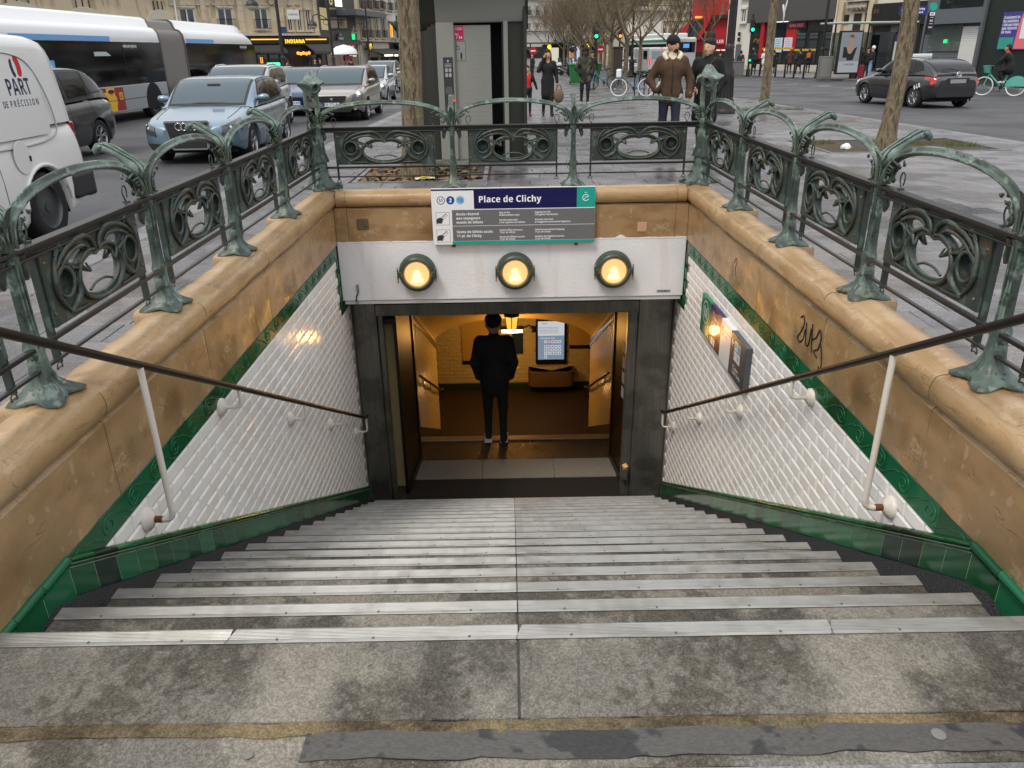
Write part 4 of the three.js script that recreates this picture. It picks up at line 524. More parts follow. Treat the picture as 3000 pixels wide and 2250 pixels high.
function archPart(parent, x0, x1) {
  const L = x1 - x0, half = (t) => { const u = Math.abs(2 * t - 1); return u; };
  const pts = [[0.028, 0.885], [0.03, 0.905], [0.038, 0.935], [0.06, 0.968], [0.1, 0.998], [0.16, 1.024], [0.25, 1.046], [0.36, 1.06], [0.5, 1.066]]; const all = [...pts.map(([u, y]) => [x0 + u * L, y]), ...pts.slice(0, -1).reverse().map(([u, y]) => [x1 - u * L, y])];
  const P = curve(all.map(([x, y]) => V3(x, y, 0)), 64);
  const prof = (t) => { const e = smooth(0.62, 1, half(t)), w = lerp(0.021, 0.027, e), d = lerp(0.026, 0.062, e), th = 0.007, wb = lerp(0.006, 0.012, e); return [[0.006, -w * 0.6], [0.001, -w], [-th, -w], [-th - 0.002, -wb - 0.004], [-th - 0.006, -wb], [-d, -wb * 0.8], [-d - 0.004, 0], [-d, wb * 0.8], [-th - 0.006, wb], [-th - 0.002, wb + 0.004], [-th, w], [0.001, w], [0.006, w * 0.6], [0.009, 0]].map(([n, b]) => [n, b]); };
  const o = add('arch', [sweep(P, V3(0, 0, -1), prof)], M.patina, parent);
  const dec = []; for (const s of [-1, 1]) for (let k = 0; k < 4; k++) for (const zz of [-1, 1]) { const t = s < 0 ? 0.17 + k * 0.035 : 0.83 - k * 0.035, i = Math.round(t * 64), p = P[i], tn = P[i + 1].clone().sub(P[i - 1]).normalize(), n = V3(tn.y, -tn.x, 0); const q = (a, b, z) => [p.x + n.x * a + tn.x * b * s, p.y + n.y * a + tn.y * b * s, z * zz]; dec.push(vtube([q(0.006, 0.02, 0.024), q(0.02, 0.006, 0.018), q(0.034, -0.004, 0.012), q(0.03, -0.016, 0.014)], [0.004, 0.006, 0.006, 0.003], 5, 8)); }
  for (const s of [-1, 1]) for (const zz of [-1, 1]) { const xe = s < 0 ? x0 + 0.045 * L : x1 - 0.045 * L, e = -s; dec.push(vtube([[xe + e * 0.03, 0.972, zz * 0.02], [xe + e * 0.012, 0.94, zz * 0.022], [xe + e * 0.006, 0.912, zz * 0.02], [xe + e * 0.02, 0.9, zz * 0.018], [xe + e * 0.034, 0.912, zz * 0.016], [xe + e * 0.028, 0.926, zz * 0.014]], [0.006, 0.008, 0.008, 0.007, 0.006, 0.004], 6, 18)); }
  add('arch_scrolls', dec, M.patina, o);
  // ears under the rail where the arch feet are bolted through
  for (const s of [-1, 1]) { const xe = s < 0 ? x0 + 0.052 * L : x1 - 0.052 * L; add('arch_lug', [vtube([[xe, 0.86, 0], [xe + s * -0.004, 0.825, 0.004], [xe - s * 0.012, 0.79, 0.004], [xe - s * 0.01, 0.765, 0]], [0.02, 0.019, 0.016, 0.006], 8, 12)], M.iron, parent); }
}
function panelPart(parent, cx, w = 0.79) { // pierced cartouche panel
  const k = w / 1175, y1 = 0.845, U = (px) => cx + (px - 1552) * k, Y = (py) => y1 - (py - 475) * 0.286 / 425, both = (f) => [1, -1].map((s) => f((px) => cx + s * (px - 1552) * k));
  const oval = []; for (let i = 0; i < 36; i++) { const a = i / 36 * 2 * PI, c = Math.cos(a), s = Math.sin(a); let x = 1552 + 258 * c, y = 728 - 118 * s; if (s > 0) { x = 1552 + (258 - 20 * s) * c; y -= -22 * Math.exp(-((c / 0.16) ** 2)); } oval.push([U(x), Y(y)]); }
  const lens = (u) => [[1238, 572], [1300, 553], [1370, 552], [1440, 575], [1395, 590], [1340, 612], [1318, 628], [1262, 612], [1236, 598]].map(([x, y]) => [u(x), Y(y)]), slit = (u) => [[1232, 640], [1290, 655], [1262, 690], [1250, 680]].map(([x, y]) => [u(x), Y(y)]), eye = (u) => circ(u(1145), Y(690), 0.052, 0.052, 20);
  const holes = [oval, ...both(lens), ...both(slit), ...both(eye)];
  const out = [[U(965), Y(475)], [U(2140), Y(475)], [U(2140), Y(900)], [U(965), Y(900)]];
  const plate = T(poly(out, 0.016, 0.002, holes), 0, 0, -0.008);
  const o = add('panel', [plate], M.iron, parent);
  const tb = (u, pts, rad, n = 20, z = -0.014) => [vtube(pts.map(([x, y, zz = 0]) => [u(x), Y(y), z - zz * 0.01]), rad, 7, n), vtube(pts.map(([x, y, zz = 0]) => [u(x), Y(y), -z + zz * 0.01]), rad, 6, n)];
  const sc = [];
  both((u) => {
    sc.push(...tb(u, [[1130, 505], [1075, 560], [1040, 640], [1038, 720], [1070, 790], [1130, 850]], [0.006, 0.009, 0.011, 0.011, 0.009, 0.005])); // outer sweep
    sc.push(...tb(u, [[1090, 530], [1120, 495], [1160, 490], [1165, 508], [1140, 515]], [0.005, 0.008, 0.009, 0.006, 0.003], 16)); // leaf tips
    sc.push(...tb(u, [[1075, 600], [1160, 540], [1280, 500], [1420, 490], [1490, 520], [1525, 570], [1530, 602]], [0.006, 0.01, 0.012, 0.012, 0.01, 0.009, 0.006], 30)); // antler
    sc.push(...tb(u, [[1090, 640], [1180, 575], [1300, 540], [1400, 540], [1450, 565]], [0.005, 0.008, 0.009, 0.008, 0.004], 22));
    sc.push(...tb(u, [[1530, 590], [1450, 582], [1380, 600], [1330, 635], [1395, 690, 1], [1385, 640]], [0.005, 0.008, 0.009, 0.009, 0.006, 0.004], 26)); // claw
    sc.push(...tb(u, [[1225, 628], [1290, 648], [1390, 690]], [0.007, 0.007, 0.004], 10));
    sc.push(...tb(u, [[1330, 636], [1290, 690], [1282, 740], [1310, 800], [1380, 850], [1470, 872], [1552, 876]], [0.008, 0.011, 0.012, 0.011, 0.01, 0.009, 0.009], 30)); // rim of the oval
    sc.push(...tb(u, [[1250, 690], [1262, 770], [1215, 820], [1130, 856], [1220, 870], [1340, 872]], [0.006, 0.014, 0.015, 0.008, 0.006, 0.005], 26));
    const e = u(1145), ey = Y(690); sc.push(torus(0.056, 0.0085, e, ey, -0.012, 0, 0, 0, 26, 7), torus(0.07, 0.005, e - (u(1160) - u(1145)) * 0.4, ey + 0.004, -0.01, 0, 0, 0, 28, 6), lathe([[0.055, 0.0], [0.05, 0.03], [0.034, 0.052], [0.001, 0.06]], 22, e, ey, -0.006, PI / 2));
  });
  sc.push(vtube([[U(1410), Y(812), 0], [U(1480), Y(788), 0], [U(1552), Y(782), 0], [U(1624), Y(788), 0], [U(1694), Y(812), 0]], 0.006, 6, 18));
  add('scrollwork', sc, M.iron, o);
  add('rivets', [[990, 555], [1008, 835], [2110, 545], [2122, 828]].map(([x, y]) => sph(0.007, U(x), Y(y), -0.009, 5, 1, 1, 0.7)), M.patina, o);
  // flat straps holding the panel between the rails
  for (const s of [-1, 1]) { const x = cx + s * (w / 2 + 0.004); add('strap', [box(0.013, 0.46, 0.028, x, 0.655, 0.018), vtube([[x, 0.43, 0.018], [x - 0.014, 0.418, 0.018], [x - 0.017, 0.402, 0.018], [x, 0.407, 0.018], [x + 0.017, 0.402, 0.018], [x + 0.014, 0.418, 0.018], [x, 0.43, 0.018]], 0.003, 5, 20), vtube([[x, 0.882, 0.02], [x + 0.012, 0.9, 0.02], [x + 0.02, 0.925, 0.02], [x + 0.008, 0.95, 0.02], [x - 0.012, 0.948, 0.02], [x - 0.02, 0.925, 0.02], [x - 0.012, 0.898, 0.02]], 0.0035, 5, 24)], M.iron, parent); }
}
function railing(label, turn, pos, posts, arches, ends) {
  const t = thing('railing', label, 'railing', pos, turn);
  for (const x of posts) postParts(t, x);
  for (const [a, b] of arches) { archPart(t, a, b); panelPart(t, (a + b) / 2, 0.72 * (b - a)); }
  const [a, b] = ends, L = b - a, m = (a + b) / 2;
  add('top_rail', [rbox(L, 0.014, 0.05, 0.003, m, RAILY, 0), rbox(L, 0.03, 0.012, 0.003, m, RAILY - 0.02, 0), rbox(L, 0.01, 0.044, 0.003, m, RAILY - 0.036, 0)], M.bar, t);
  add('lower_rail', [rbox(L, 0.018, 0.024, 0.004, m, 0.537, -0.012)], M.bar, t); add('bottom_rail', [rbox(L, 0.012, 0.02, 0.004, m, 0.457, -0.012)], M.bar, t);
  return t;
}
// left: local x runs towards the camera (world +z), outside is -X
const RXL = -1.683, RXR = 1.725, RDB = 7.06;
{
  const z = (D) => -D; // local x = world z for turn -90deg
  const posts = postD, mods = []; const dl = [...postD, RDB]; for (let i = 0; i < dl.length - 1; i++) mods.push([dl[i], dl[i + 1]]);
  // turn so that local x = -D ... local x -> world z when turn = -PI/2; local z -> world -x
  railing('ornate green cast-iron railing along the coping beside the traffic', -PI / 2, [RXL, 0, 0], posts.map((D) => -D), mods.map(([a, b]) => [-b, -a]), [-RDB + 0.03, -0.6]);
  railing('ornate green cast-iron railing along the coping beside the tree pits and taxi', PI / 2, [RXR, 0, 0], posts.map((D) => D), mods.map(([a, b]) => [a, b]), [0.6, RDB - 0.03]);
  railing('ornate green cast-iron railing across the parapet behind the station name board', PI, [0, 0, -RDB], [0.49, -0.575], [[-RXR, -0.575], [-0.575, 0.49], [0.49, -RXL]], [-RXR + 0.04, -RXL - 0.04]);
}
function cornerPost(x, label) {
  const t = thing('railing_corner_post', label, 'railing post', [x, 0, -RDB], 0, 'corner posts of the railing');
  const lob = (y, r, amp, dx = 0, dz = 0, n = 28) => Array.from({ length: n }, (_, i) => { const a = i / n * 2 * PI, q = r * (1 + amp * Math.cos(4 * a)); return [dx + q * Math.cos(a), y, dz + q * Math.sin(a)]; });
  add('foot', [loft([lob(0.351, 0.135, 0.28), lob(0.366, 0.145, 0.28), lob(0.385, 0.13, 0.24), lob(0.41, 0.105, 0.16), lob(0.45, 0.085, 0.1), lob(0.5, 0.075, 0.06), lob(0.56, 0.07, 0.05), lob(0.6, 0.066, 0.05)])], M.patina, t);
  add('stem', [loft([lob(0.585, 0.085, 0.12), lob(0.605, 0.085, 0.12), lob(0.66, 0.066, 0.1), lob(0.75, 0.06, 0.08), lob(0.86, 0.058, 0.06), lob(0.885, 0.066, 0.05), lob(0.905, 0.05, 0.03)])], M.patina, t);
  const stems = [-1, 1].map((s) => vtube([[s * 0.012, 0.89, 0.01], [s * 0.03, 0.95, 0.012], [s * 0.042, 1.02, 0.014], [s * 0.046, 1.1, 0.02], [s * 0.038, 1.17, 0.024], [s * 0.02, 1.21, 0.026]], [0.026, 0.021, 0.02, 0.022, 0.026, 0.03], 10, 24));
  add('twin_stem', stems, M.patina, t);
  const cup = (y, a, b, dz, n = 24) => Array.from({ length: n }, (_, i) => { const q = i / n * 2 * PI; return [a * Math.cos(q) * (1 + 0.12 * Math.cos(3 * q)), y + 0.012 * Math.cos(3 * q), dz + b * Math.sin(q)]; });
  add('crown', [loft([cup(1.13, 0.05, 0.035, 0.02), cup(1.18, 0.062, 0.045, 0.02), cup(1.21, 0.09, 0.06, 0.018), cup(1.228, 0.115, 0.075, 0.015), cup(1.238, 0.112, 0.07, 0.012), cup(1.255, 0.07, 0.05, -0.01), cup(1.285, 0.05, 0.04, -0.03), cup(1.315, 0.03, 0.026, -0.045), cup(1.325, 0.012, 0.01, -0.048)])], M.patina, t);
  add('socket', [lathe([[0.03, 0], [0.036, 0.012], [0.04, 0.05], [0.034, 0.054], [0.026, 0.02], [0.001, 0.012]], 20, x < 0 ? 0.055 : -0.03, 1.185, 0.055, PI / 2 - 0.3, x < 0 ? 0.4 : -0.3, 0), torus(0.036, 0.006, x < 0 ? 0.07 : -0.045, 1.2, 0.1, 0.2, x < 0 ? 0.4 : -0.4)], M.patina, t);
  add('shackle', [vtube([[(x < 0 ? 1 : -1) * 0.11, 0.375, 0.03], [(x < 0 ? 1 : -1) * 0.16, 0.395, 0.03], [(x < 0 ? 1 : -1) * 0.19, 0.385, 0.03], [(x < 0 ? 1 : -1) * 0.19, 0.355, 0.03]], [0.02, 0.016, 0.014, 0.008], 8, 14)], M.patina, t);
}
cornerPost(RXL, 'tall green corner post of the railing in front of the blue and grey cars');
cornerPost(RXR, 'tall green corner post of the railing in front of the woman in black');
// ---------- vehicles ----------
const paint = (c, rough = 0.28, metal = 0.35) => phys(c, rough, { metalness: metal, clearcoat: 0.9, clearcoatRoughness: 0.06 });
const VM = {
  glass: phys(0x0b0d0f, 0.05, { specularIntensity: 0.7 }), glassBus: phys(0x060708, 0.08, { specularIntensity: 0.35 }), glassPale: phys(0x3a4c55, 0.05),
  trim: mat(0x1c1d1f, 0.55), plastic: mat(0x2b2c2e, 0.7), under: mat(0x0d0d0e, 0.95), tyre: mat(0x1d1d1f, 0.9), rim: mat(0x9fa2a4, 0.3, { metalness: 0.8 }), rimDark: mat(0x5a5c5e, 0.4, { metalness: 0.6 }),
  red: phys(0xa01418, 0.15, { clearcoat: 1 }), redLit: new THREE.MeshStandardMaterial({ color: 0x801010, emissive: 0xff2a1c, emissiveIntensity: 1.1 }), lens: phys(0xc9cdd0, 0.08, { clearcoat: 1 }), amber: mat(0xd98324, 0.3),
  headGlass: phys(0x3f4447, 0.06, { clearcoat: 1 }), headLit: new THREE.MeshStandardMaterial({ color: 0xcccccc, emissive: 0xffe9c0, emissiveIntensity: 3.2 }), plateW: mat(0xe2e4e6, 0.4), blue: mat(0x2b4d9c, 0.4),
};
function wheelPart(parent, x, z, r, w, side, spokes = 5, rimMat = VM.rim) {
  const g = sub('wheel', parent, [x, r, z], 0); const tw = w / 2;
  add('tyre', [lathe([[r * 0.62, -tw * 0.85], [r * 0.8, -tw], [r * 0.95, -tw * 0.85], [r, -tw * 0.5], [r, tw * 0.5], [r * 0.95, tw * 0.85], [r * 0.8, tw], [r * 0.62, tw * 0.85]], 32, 0, 0, 0, 0, 0, PI / 2)], VM.tyre, g);
  const parts = [lathe([[r * 0.66, -tw * 0.6], [r * 0.66, tw * 0.86], [r * 0.6, tw * 0.9], [r * 0.58, tw * 0.4]], 28, 0, 0, 0, 0, 0, -side * PI / 2), cyl(r * 0.16, r * 0.16, 0.03, 12, side * tw * 0.62, 0, 0, 0, 0, PI / 2)];
  if (spokes) for (let i = 0; i < spokes; i++) { const a = i / spokes * 2 * PI + 0.3; for (const d of [-0.13, 0.13]) parts.push(vtube([[side * tw * 0.62, r * 0.1 * Math.sin(a), r * 0.1 * Math.cos(a)], [side * tw * 0.66, r * 0.61 * Math.sin(a + d), r * 0.61 * Math.cos(a + d)]], r * 0.045, 5)); } else parts.push(lathe([[0.001, 0.02], [r * 0.3, 0.015], [r * 0.34, 0.0], [r * 0.6, 0.005]], 20, side * tw * 0.5, 0, 0, 0, 0, -side * PI / 2));
  add('rim', parts, rimMat, g); add('brake_disc', [cyl(r * 0.58, r * 0.58, 0.012, 20, side * tw * 0.2, 0, 0, 0, 0, PI / 2)], VM.under, g); return g;
}
// section outline of a body, from sill (0) to centre of the bonnet (1)
const SEC = [[0.93, 0], [0.975, 0.06], [1, 0.28], [1, 0.52], [0.985, 0.68], [0.965, 0.8], [0.93, 0.9], [0.86, 0.965], [0.7, 0.99], [0.4, 1.0], [0, 1.005]];
function carShell(S) {
  const { L, W, r } = S, hw = (s) => ipc(S.plan, s) * W / 2, top = (s) => ipc(S.top, s), ra = r * 1.16;
  const sill = (s) => lerp(0.2, 0.34, smooth(0.55, 0, Math.min(s, L - s))) * (S.sillK || 1);
  const axles = [S.fo, S.fo + S.wb]; const bot = (s) => { let b = sill(s); for (const a of axles) { const d = Math.abs(s - a); if (d < ra) b = Math.max(b, r + Math.sqrt(ra * ra - d * d) * 0.98); } return b; };
  const P = (s, f) => { const x = clamp(f) * (SEC.length - 1), i = Math.min(SEC.length - 2, Math.floor(x)), t = x - i, fx = lerp(SEC[i][0], SEC[i + 1][0], t), fy = lerp(SEC[i][1], SEC[i + 1][1], t), y0 = sill(s), y1 = top(s); return [hw(s) * fx, Math.max(bot(s), y0 + (y1 - y0) * fy), L / 2 - s]; };
  const roof = (s) => ipc(S.roof, s), c0 = S.roof[0][0], c1 = S.roof[S.roof.length - 1][0];
  const GS_ = [[0.985, 0], [0.955, 0.3], [0.905, 0.62], [0.87, 0.84], [0.82, 0.95], [0.68, 0.99], [0.36, 1.0], [0, 1.002]];
  const Gs = (s, t) => { const x = clamp(t) * (GS_.length - 1), i = Math.min(GS_.length - 2, Math.floor(x)), q = x - i, fx = lerp(GS_[i][0], GS_[i + 1][0], q), fy = lerp(GS_[i][1], GS_[i + 1][1], q), y0 = top(s) - 0.04, y1 = Math.max(y0 + 0.001, roof(s)), k = S.tumble || 1; return [hw(s) * (1 - (1 - fx) * k) * 0.965, y0 + (y1 - y0) * fy, L / 2 - s]; };
  return { hw, top, bot, sill, P, Gs, roof, c0, c1, axles };
}
function patch(fn, a, b, c, d, off, side, n = 6, m = 4) { // conforming patch, corners in (s, f); side mirrors x
  const pos = (u, v) => { const s = lerp(lerp(a[0], b[0], u), lerp(d[0], c[0], u), v), f = lerp(lerp(a[1], b[1], u), lerp(d[1], c[1], u), v); return fn(s, f); };
  const g = grid(n + 1, m + 1, (i, j) => { const u = i / n, v = j / m, e = 0.01, p = V3(...pos(u, v)), du = V3(...pos(u + e, v)).sub(p), dv = V3(...pos(u, v + e)).sub(p), nn = V3().crossVectors(du, dv).normalize(); if (nn.x < -0.05 || (Math.abs(nn.x) <= 0.05 && nn.y < 0)) nn.negate(); if (!isFinite(nn.x)) nn.set(1, 0, 0); p.addScaledVector(nn, off); return [side * p.x, p.y, p.z]; }); return g;
}
function across(fn, s0, s1, t0, off, n = 8, m = 14) { // glass over the whole width: s from s0 to s1, inside section parameter t0
  return grid(m + 1, n + 1, (i, j) => { const v = j / n, s = lerp(s0, s1, v), q = i / m * 2 - 1, t = lerp(1, t0, Math.abs(q)), p = fn(s, t), p2 = fn(s + 0.02, 1), p0 = fn(s, 1), ny = 0.02, nz = (p2[1] - p0[1]), l = Math.hypot(ny, nz) || 1; return [Math.sign(q) * p[0], p[1] + off * ny / l, p[2] + off * nz / l]; });
}
function car(name, label, category, S, pos, turn, group) {
  const t = thing(name, label, category, pos, turn, group), C = carShell(S), { L, W, r } = S, pm = S.paint;
  const st = []; for (let i = 0; i <= 70; i++) { const u = i / 70; st.push(L * (u + 0.035 * Math.sin(2 * PI * u) * -1)); } st[0] = 0; st[70] = L;
  const m = SEC.length, full = (s) => { const o = []; for (let k = 0; k < m; k++) o.push(C.P(s, k / (m - 1))); return [...o, ...o.slice(0, -1).reverse().map((p) => [-p[0], p[1], p[2]])]; }; const rings = st.map(full);
  const shell = grid(rings[0].length, rings.length, (i, j) => rings[j][i]);
  add('body', [shell, fan(rings[0], true), fan(rings[70], false)], pm, t);
  add('underbody', [grid(3, rings.length, (i, j) => { const p = rings[j][0]; return [p[0] * (1 - i), p[1] + 0.002, p[2]]; }), box(W * 0.8, 0.2, L * 0.9, 0, 0.3, 0)], VM.under, t);
  // greenhouse
  const gst = []; for (let i = 0; i <= 36; i++) gst.push(lerp(C.c0, C.c1, i / 36)); const gr = gst.map((s) => { const o = []; for (let k = 0; k <= 7; k++) o.push(C.Gs(s, k / 7)); return [...o, ...o.slice(0, -1).reverse().map((p) => [-p[0], p[1], p[2]])]; });
  add('roof', [grid(gr[0].length, gr.length, (i, j) => gr[j][i]), fan(gr[36], false)], S.roofPaint || pm, t);
  const glass = S.glass || VM.glass;
  add('windscreen_trim', [across(C.Gs, S.ws[0] - 0.05, S.ws[1] + 0.04, 0.56, 0.004)], VM.trim, t); if (S.rw) add('rear_window_trim', [across(C.Gs, S.rw[0] - 0.04, S.rw[1] + 0.05, 0.56, 0.004)], VM.trim, t);
  add('windscreen', [across(C.Gs, ...S.ws, 0.62, 0.008)], S.wsGlass || VM.glassPale, t);
  if (S.rw) add('rear_window', [across(C.Gs, ...S.rw, 0.62, 0.008)], glass, t);
  for (const sd of [-1, 1]) { for (const w of S.wins) add('side_window', [patch(C.Gs, w[0], w[1], w[2], w[3], 0.006, sd)], glass, t); add('window_trim', S.wins.map((w) => patch(C.Gs, [w[0][0] - 0.035, w[0][1] - 0.03], [w[1][0] + 0.035, w[1][1] - 0.03], [w[2][0] + 0.035, w[2][1] + 0.035], [w[3][0] - 0.035, w[3][1] + 0.035], 0.003, sd)), S.trim || VM.trim, t);
    for (const h of S.handles || []) { const p = C.P(h, 0.62); add('door_handle', [rbox(0.02, 0.025, 0.19, 0.008, sd * (p[0] + 0.008), p[1], p[2])], S.handleMat || pm, t); }
    for (const d of S.seams || []) add('door_seam', [patch(C.P, [d - 0.004, 0.06], [d + 0.004, 0.06], [d + 0.004, 0.66], [d - 0.004, 0.66], 0.0025, sd, 1, 8)], VM.under, t);
    if (S.mirror) { const p = C.Gs(S.mirror, 0.12); const mi = add('wing_mirror', [loft([[0, 0.03, 0.03], [0.04, 0.05, 0.05], [0.12, 0.068, 0.065], [0.2, 0.06, 0.055], [0.23, 0.02, 0.03]].map(([dx, hh, hd]) => Array.from({ length: 14 }, (_, k) => { const a = k / 14 * 2 * PI; return [sd * (p[0] + dx * 0.9), p[1] + 0.055 + hh * Math.sin(a), p[2] + 0.02 + hd * Math.cos(a)]; })))], S.mirrorMat || pm, t); add('mirror_foot', [rbox(0.1, 0.03, 0.06, 0.01, sd * (p[0] + 0.03), p[1] + 0.02, p[2] + 0.02)], VM.trim, mi); }
    for (const a of C.axles) { const p = C.hw(a); wheelPart(t, sd * (p - r * 0.36), L / 2 - a, r, r * 0.66, sd, S.spokes ?? 5, S.rimMat); }
    if (S.head) { add('headlight', [patch(C.P, ...S.head, 0.007, sd, 8, 4)], S.headMat || VM.headGlass, t); const p = C.P(0.12, 0.46), p2 = C.P(0.26, 0.5); add('headlamp_reflector', [sph(0.05, sd * p[0] * 0.965, p[1], p[2] - 0.005, 8, 1, 0.9, 0.5), sph(0.04, sd * p2[0] * 0.98, p2[1], p2[2], 8, 0.8, 0.9, 0.6)], M.chrome, t); add('bonnet_seam', [patch(C.P, [0.3, 0.775], [S.roof[0][0] - 0.05, 0.775], [S.roof[0][0] - 0.05, 0.785], [0.3, 0.785], 0.002, sd, 12, 1)], VM.under, t); }
    if (S.headLamp) { const p = C.P(...S.headLamp); add('headlamp_bulb', [sph(0.055, sd * p[0] * 0.985, p[1], p[2] + 0.03, 8, 1, 0.8, 0.6)], VM.headLit, t); }
    if (S.tail) add('tail_light', [patch(C.P, ...S.tail, 0.006, sd, 6, 4)], S.tailMat || VM.red, t);
    if (S.cladding) add('sill_trim', [patch(C.P, [S.fo + r * 1.2, 0.0], [S.fo + S.wb - r * 1.2, 0.0], [S.fo + S.wb - r * 1.2, 0.1], [S.fo + r * 1.2, 0.1], 0.006, sd, 12, 2)], VM.plastic, t);
    if (S.roofBars) { const rp = (s, d) => [sd * C.hw(s) * 0.74, C.roof(s) * 0.985 + d, L / 2 - s], [ra, rb] = S.roofBars; add('roof_bar', [vtube([rp(ra, -0.03), rp(ra + 0.18, 0.022), rp(lerp(ra, rb, 0.5), 0.03), rp(rb - 0.18, 0.022), rp(rb, -0.03)], 0.017, 6)], M.chrome, t); }
  }
  const pt = S.plate && canvasTex(256, 56, (g) => { g.fillStyle = '#e4e6e8'; g.fillRect(0, 0, 256, 56); g.fillStyle = '#2347a0'; g.fillRect(0, 0, 22, 56); g.fillRect(234, 0, 22, 56); g.fillStyle = '#15151a'; g.font = 'bold 44px sans-serif'; g.textAlign = 'center'; g.fillText(S.plate, 128, 44); });
  if (S.plate) { const z = L / 2 + 0.016; add('number_plate', [plane(0.52, 0.11, 0, S.plateY || 0.42, z)], mat(0xffffff, 0.4, { map: pt }), t, true); }
  for (const q of S.front || []) add(q[0], T(poly(q[1], q[3] || 0.02, 0.004), 0, 0, L / 2 + (q[4] || 0)), q[2], t);
  return { t, C };
}
const bezel = (pts) => [...pts, ...pts.slice().reverse().map(([x, y]) => [-x, y])];
// hatchback coming towards us
const hatch = (o = {}) => ({ L: 4.2, W: 1.77, r: 0.315, wb: 2.58, fo: 0.86, plan: [[0, 0.5], [0.03, 0.66], [0.1, 0.8], [0.25, 0.915], [0.55, 0.98], [1, 1], [3.2, 1], [3.8, 0.96], [4.08, 0.87], [4.2, 0.72]], top: [[0, 0.62], [0.05, 0.68], [0.25, 0.76], [0.8, 0.87], [1.25, 0.94], [2.4, 0.96], [3.6, 0.99], [4.05, 0.95], [4.2, 0.82]], roof: [[1.15, 0.92], [1.5, 1.16], [1.85, 1.345], [2.2, 1.415], [2.7, 1.425], [3.3, 1.38], [3.75, 1.24], [4.1, 0.98]], ws: [1.22, 1.93], rw: [3.52, 3.98], wins: [[[1.6, 0.06], [2.4, 0.05], [2.38, 0.52], [2.02, 0.52]], [[2.5, 0.05], [3.25, 0.08], [3.15, 0.5], [2.48, 0.53]], [[3.32, 0.1], [3.62, 0.2], [3.42, 0.46], [3.23, 0.5]]], handles: [2.3, 3.15], seams: [1.42, 2.44, 3.2], mirror: 1.62, head: [[0.02, 0.3], [0.34, 0.36], [0.5, 0.66], [0.045, 0.66]], tail: [[4.12, 0.45], [3.85, 0.5], [3.8, 0.72], [4.1, 0.72]], ...o });
function carAt(D, X, drop = RD) { return [X, gy(D) - drop, -D]; }
{ // pale blue hatchback with ringed badge
  const { t } = car('hatchback', 'pale metallic blue hatchback with four rings on a chrome edged grille', 'car', hatch({ paint: paint(0x6c8496, 0.25, 0.4), plate: 'ED 0', plateY: 0.44, front: [['grille_frame', bezel([[-0.4, 0.77], [-0.36, 0.79]].concat()).concat().length ? [[-0.39, 0.74], [-0.36, 0.77], [0.36, 0.77], [0.39, 0.74], [0.31, 0.3], [0.28, 0.27], [-0.28, 0.27], [-0.31, 0.3]] : [], M.chrome, 0.03, -0.012], ['grille', [[-0.365, 0.735], [0.365, 0.735], [0.285, 0.3], [-0.285, 0.3]], VM.trim, 0.034, -0.012], ['side_intake', [[-0.72, 0.4], [-0.5, 0.38], [-0.46, 0.27], [-0.66, 0.28]], VM.trim, 0.06, -0.07], ['side_intake', [[0.72, 0.4], [0.5, 0.38], [0.46, 0.27], [0.66, 0.28]], VM.trim, 0.06, -0.07]] }), carAt(15.9, ray(655, 320)[0] * 15.9), 0.03); t.scale.y = 0.97;
  add('ring_badge', [-0.135, -0.045, 0.045, 0.135].map((x) => torus(0.058, 0.009, x, 0.665, 2.128, 0, 0, 0, 24, 6)), M.chrome, t); add('grille_bars', [0.705, 0.64, 0.59, 0.55, 0.37, 0.335].map((y) => box(0.62 - (0.735 - y) * 0.3, 0.01, 0.012, 0, y, 2.122)), M.rust && mat(0x4a4c4e, 0.4, { metalness: 0.6 }), t);
  for (const s of [-1, 1]) { add('indicator', [sph(0.032, s * 0.68, 0.575, 1.945, 8, 1, 0.8, 0.6)], VM.amber, t); add('fog_lamp', [cyl(0.045, 0.045, 0.02, 14, s * 0.6, 0.335, 2.055, PI / 2)], VM.lens, t); }
  add('wiper', [vtube([[-0.6, 0.965, 0.83], [-0.2, 0.98, 0.87], [0.1, 0.985, 0.86]], 0.012, 5, 8), vtube([[-0.1, 0.97, 0.88], [0.4, 0.985, 0.85], [0.62, 0.99, 0.78]], 0.012, 5, 8)], VM.trim, t);
  add('interior_mirror', [rbox(0.24, 0.07, 0.03, 0.02, 0.02, 1.27, 0.42)], VM.plastic, t);
}
const suv = (o = {}) => hatch({ L: 4.16, W: 1.78, r: 0.335, wb: 2.54, fo: 0.84, sillK: 1.15, top: [[0, 0.72], [0.05, 0.8], [0.25, 0.88], [0.8, 0.97], [1.15, 1.02], [2.4, 1.04], [3.6, 1.08], [4.05, 1.02], [4.16, 0.86]], roof: [[1.05, 1.0], [1.4, 1.28], [1.75, 1.47], [2.1, 1.545], [2.7, 1.555], [3.4, 1.5], [3.8, 1.32], [4.08, 1.05]], ws: [1.12, 1.83], rw: [3.55, 3.98], cladding: 1, roofBars: [1.9, 3.6], wins: [[[1.5, 0.06], [2.35, 0.05], [2.33, 0.52], [1.92, 0.52]], [[2.45, 0.05], [3.25, 0.08], [3.15, 0.5], [2.43, 0.53]], [[3.32, 0.12], [3.62, 0.22], [3.42, 0.46], [3.23, 0.5]]], mirror: 1.5, ...o });
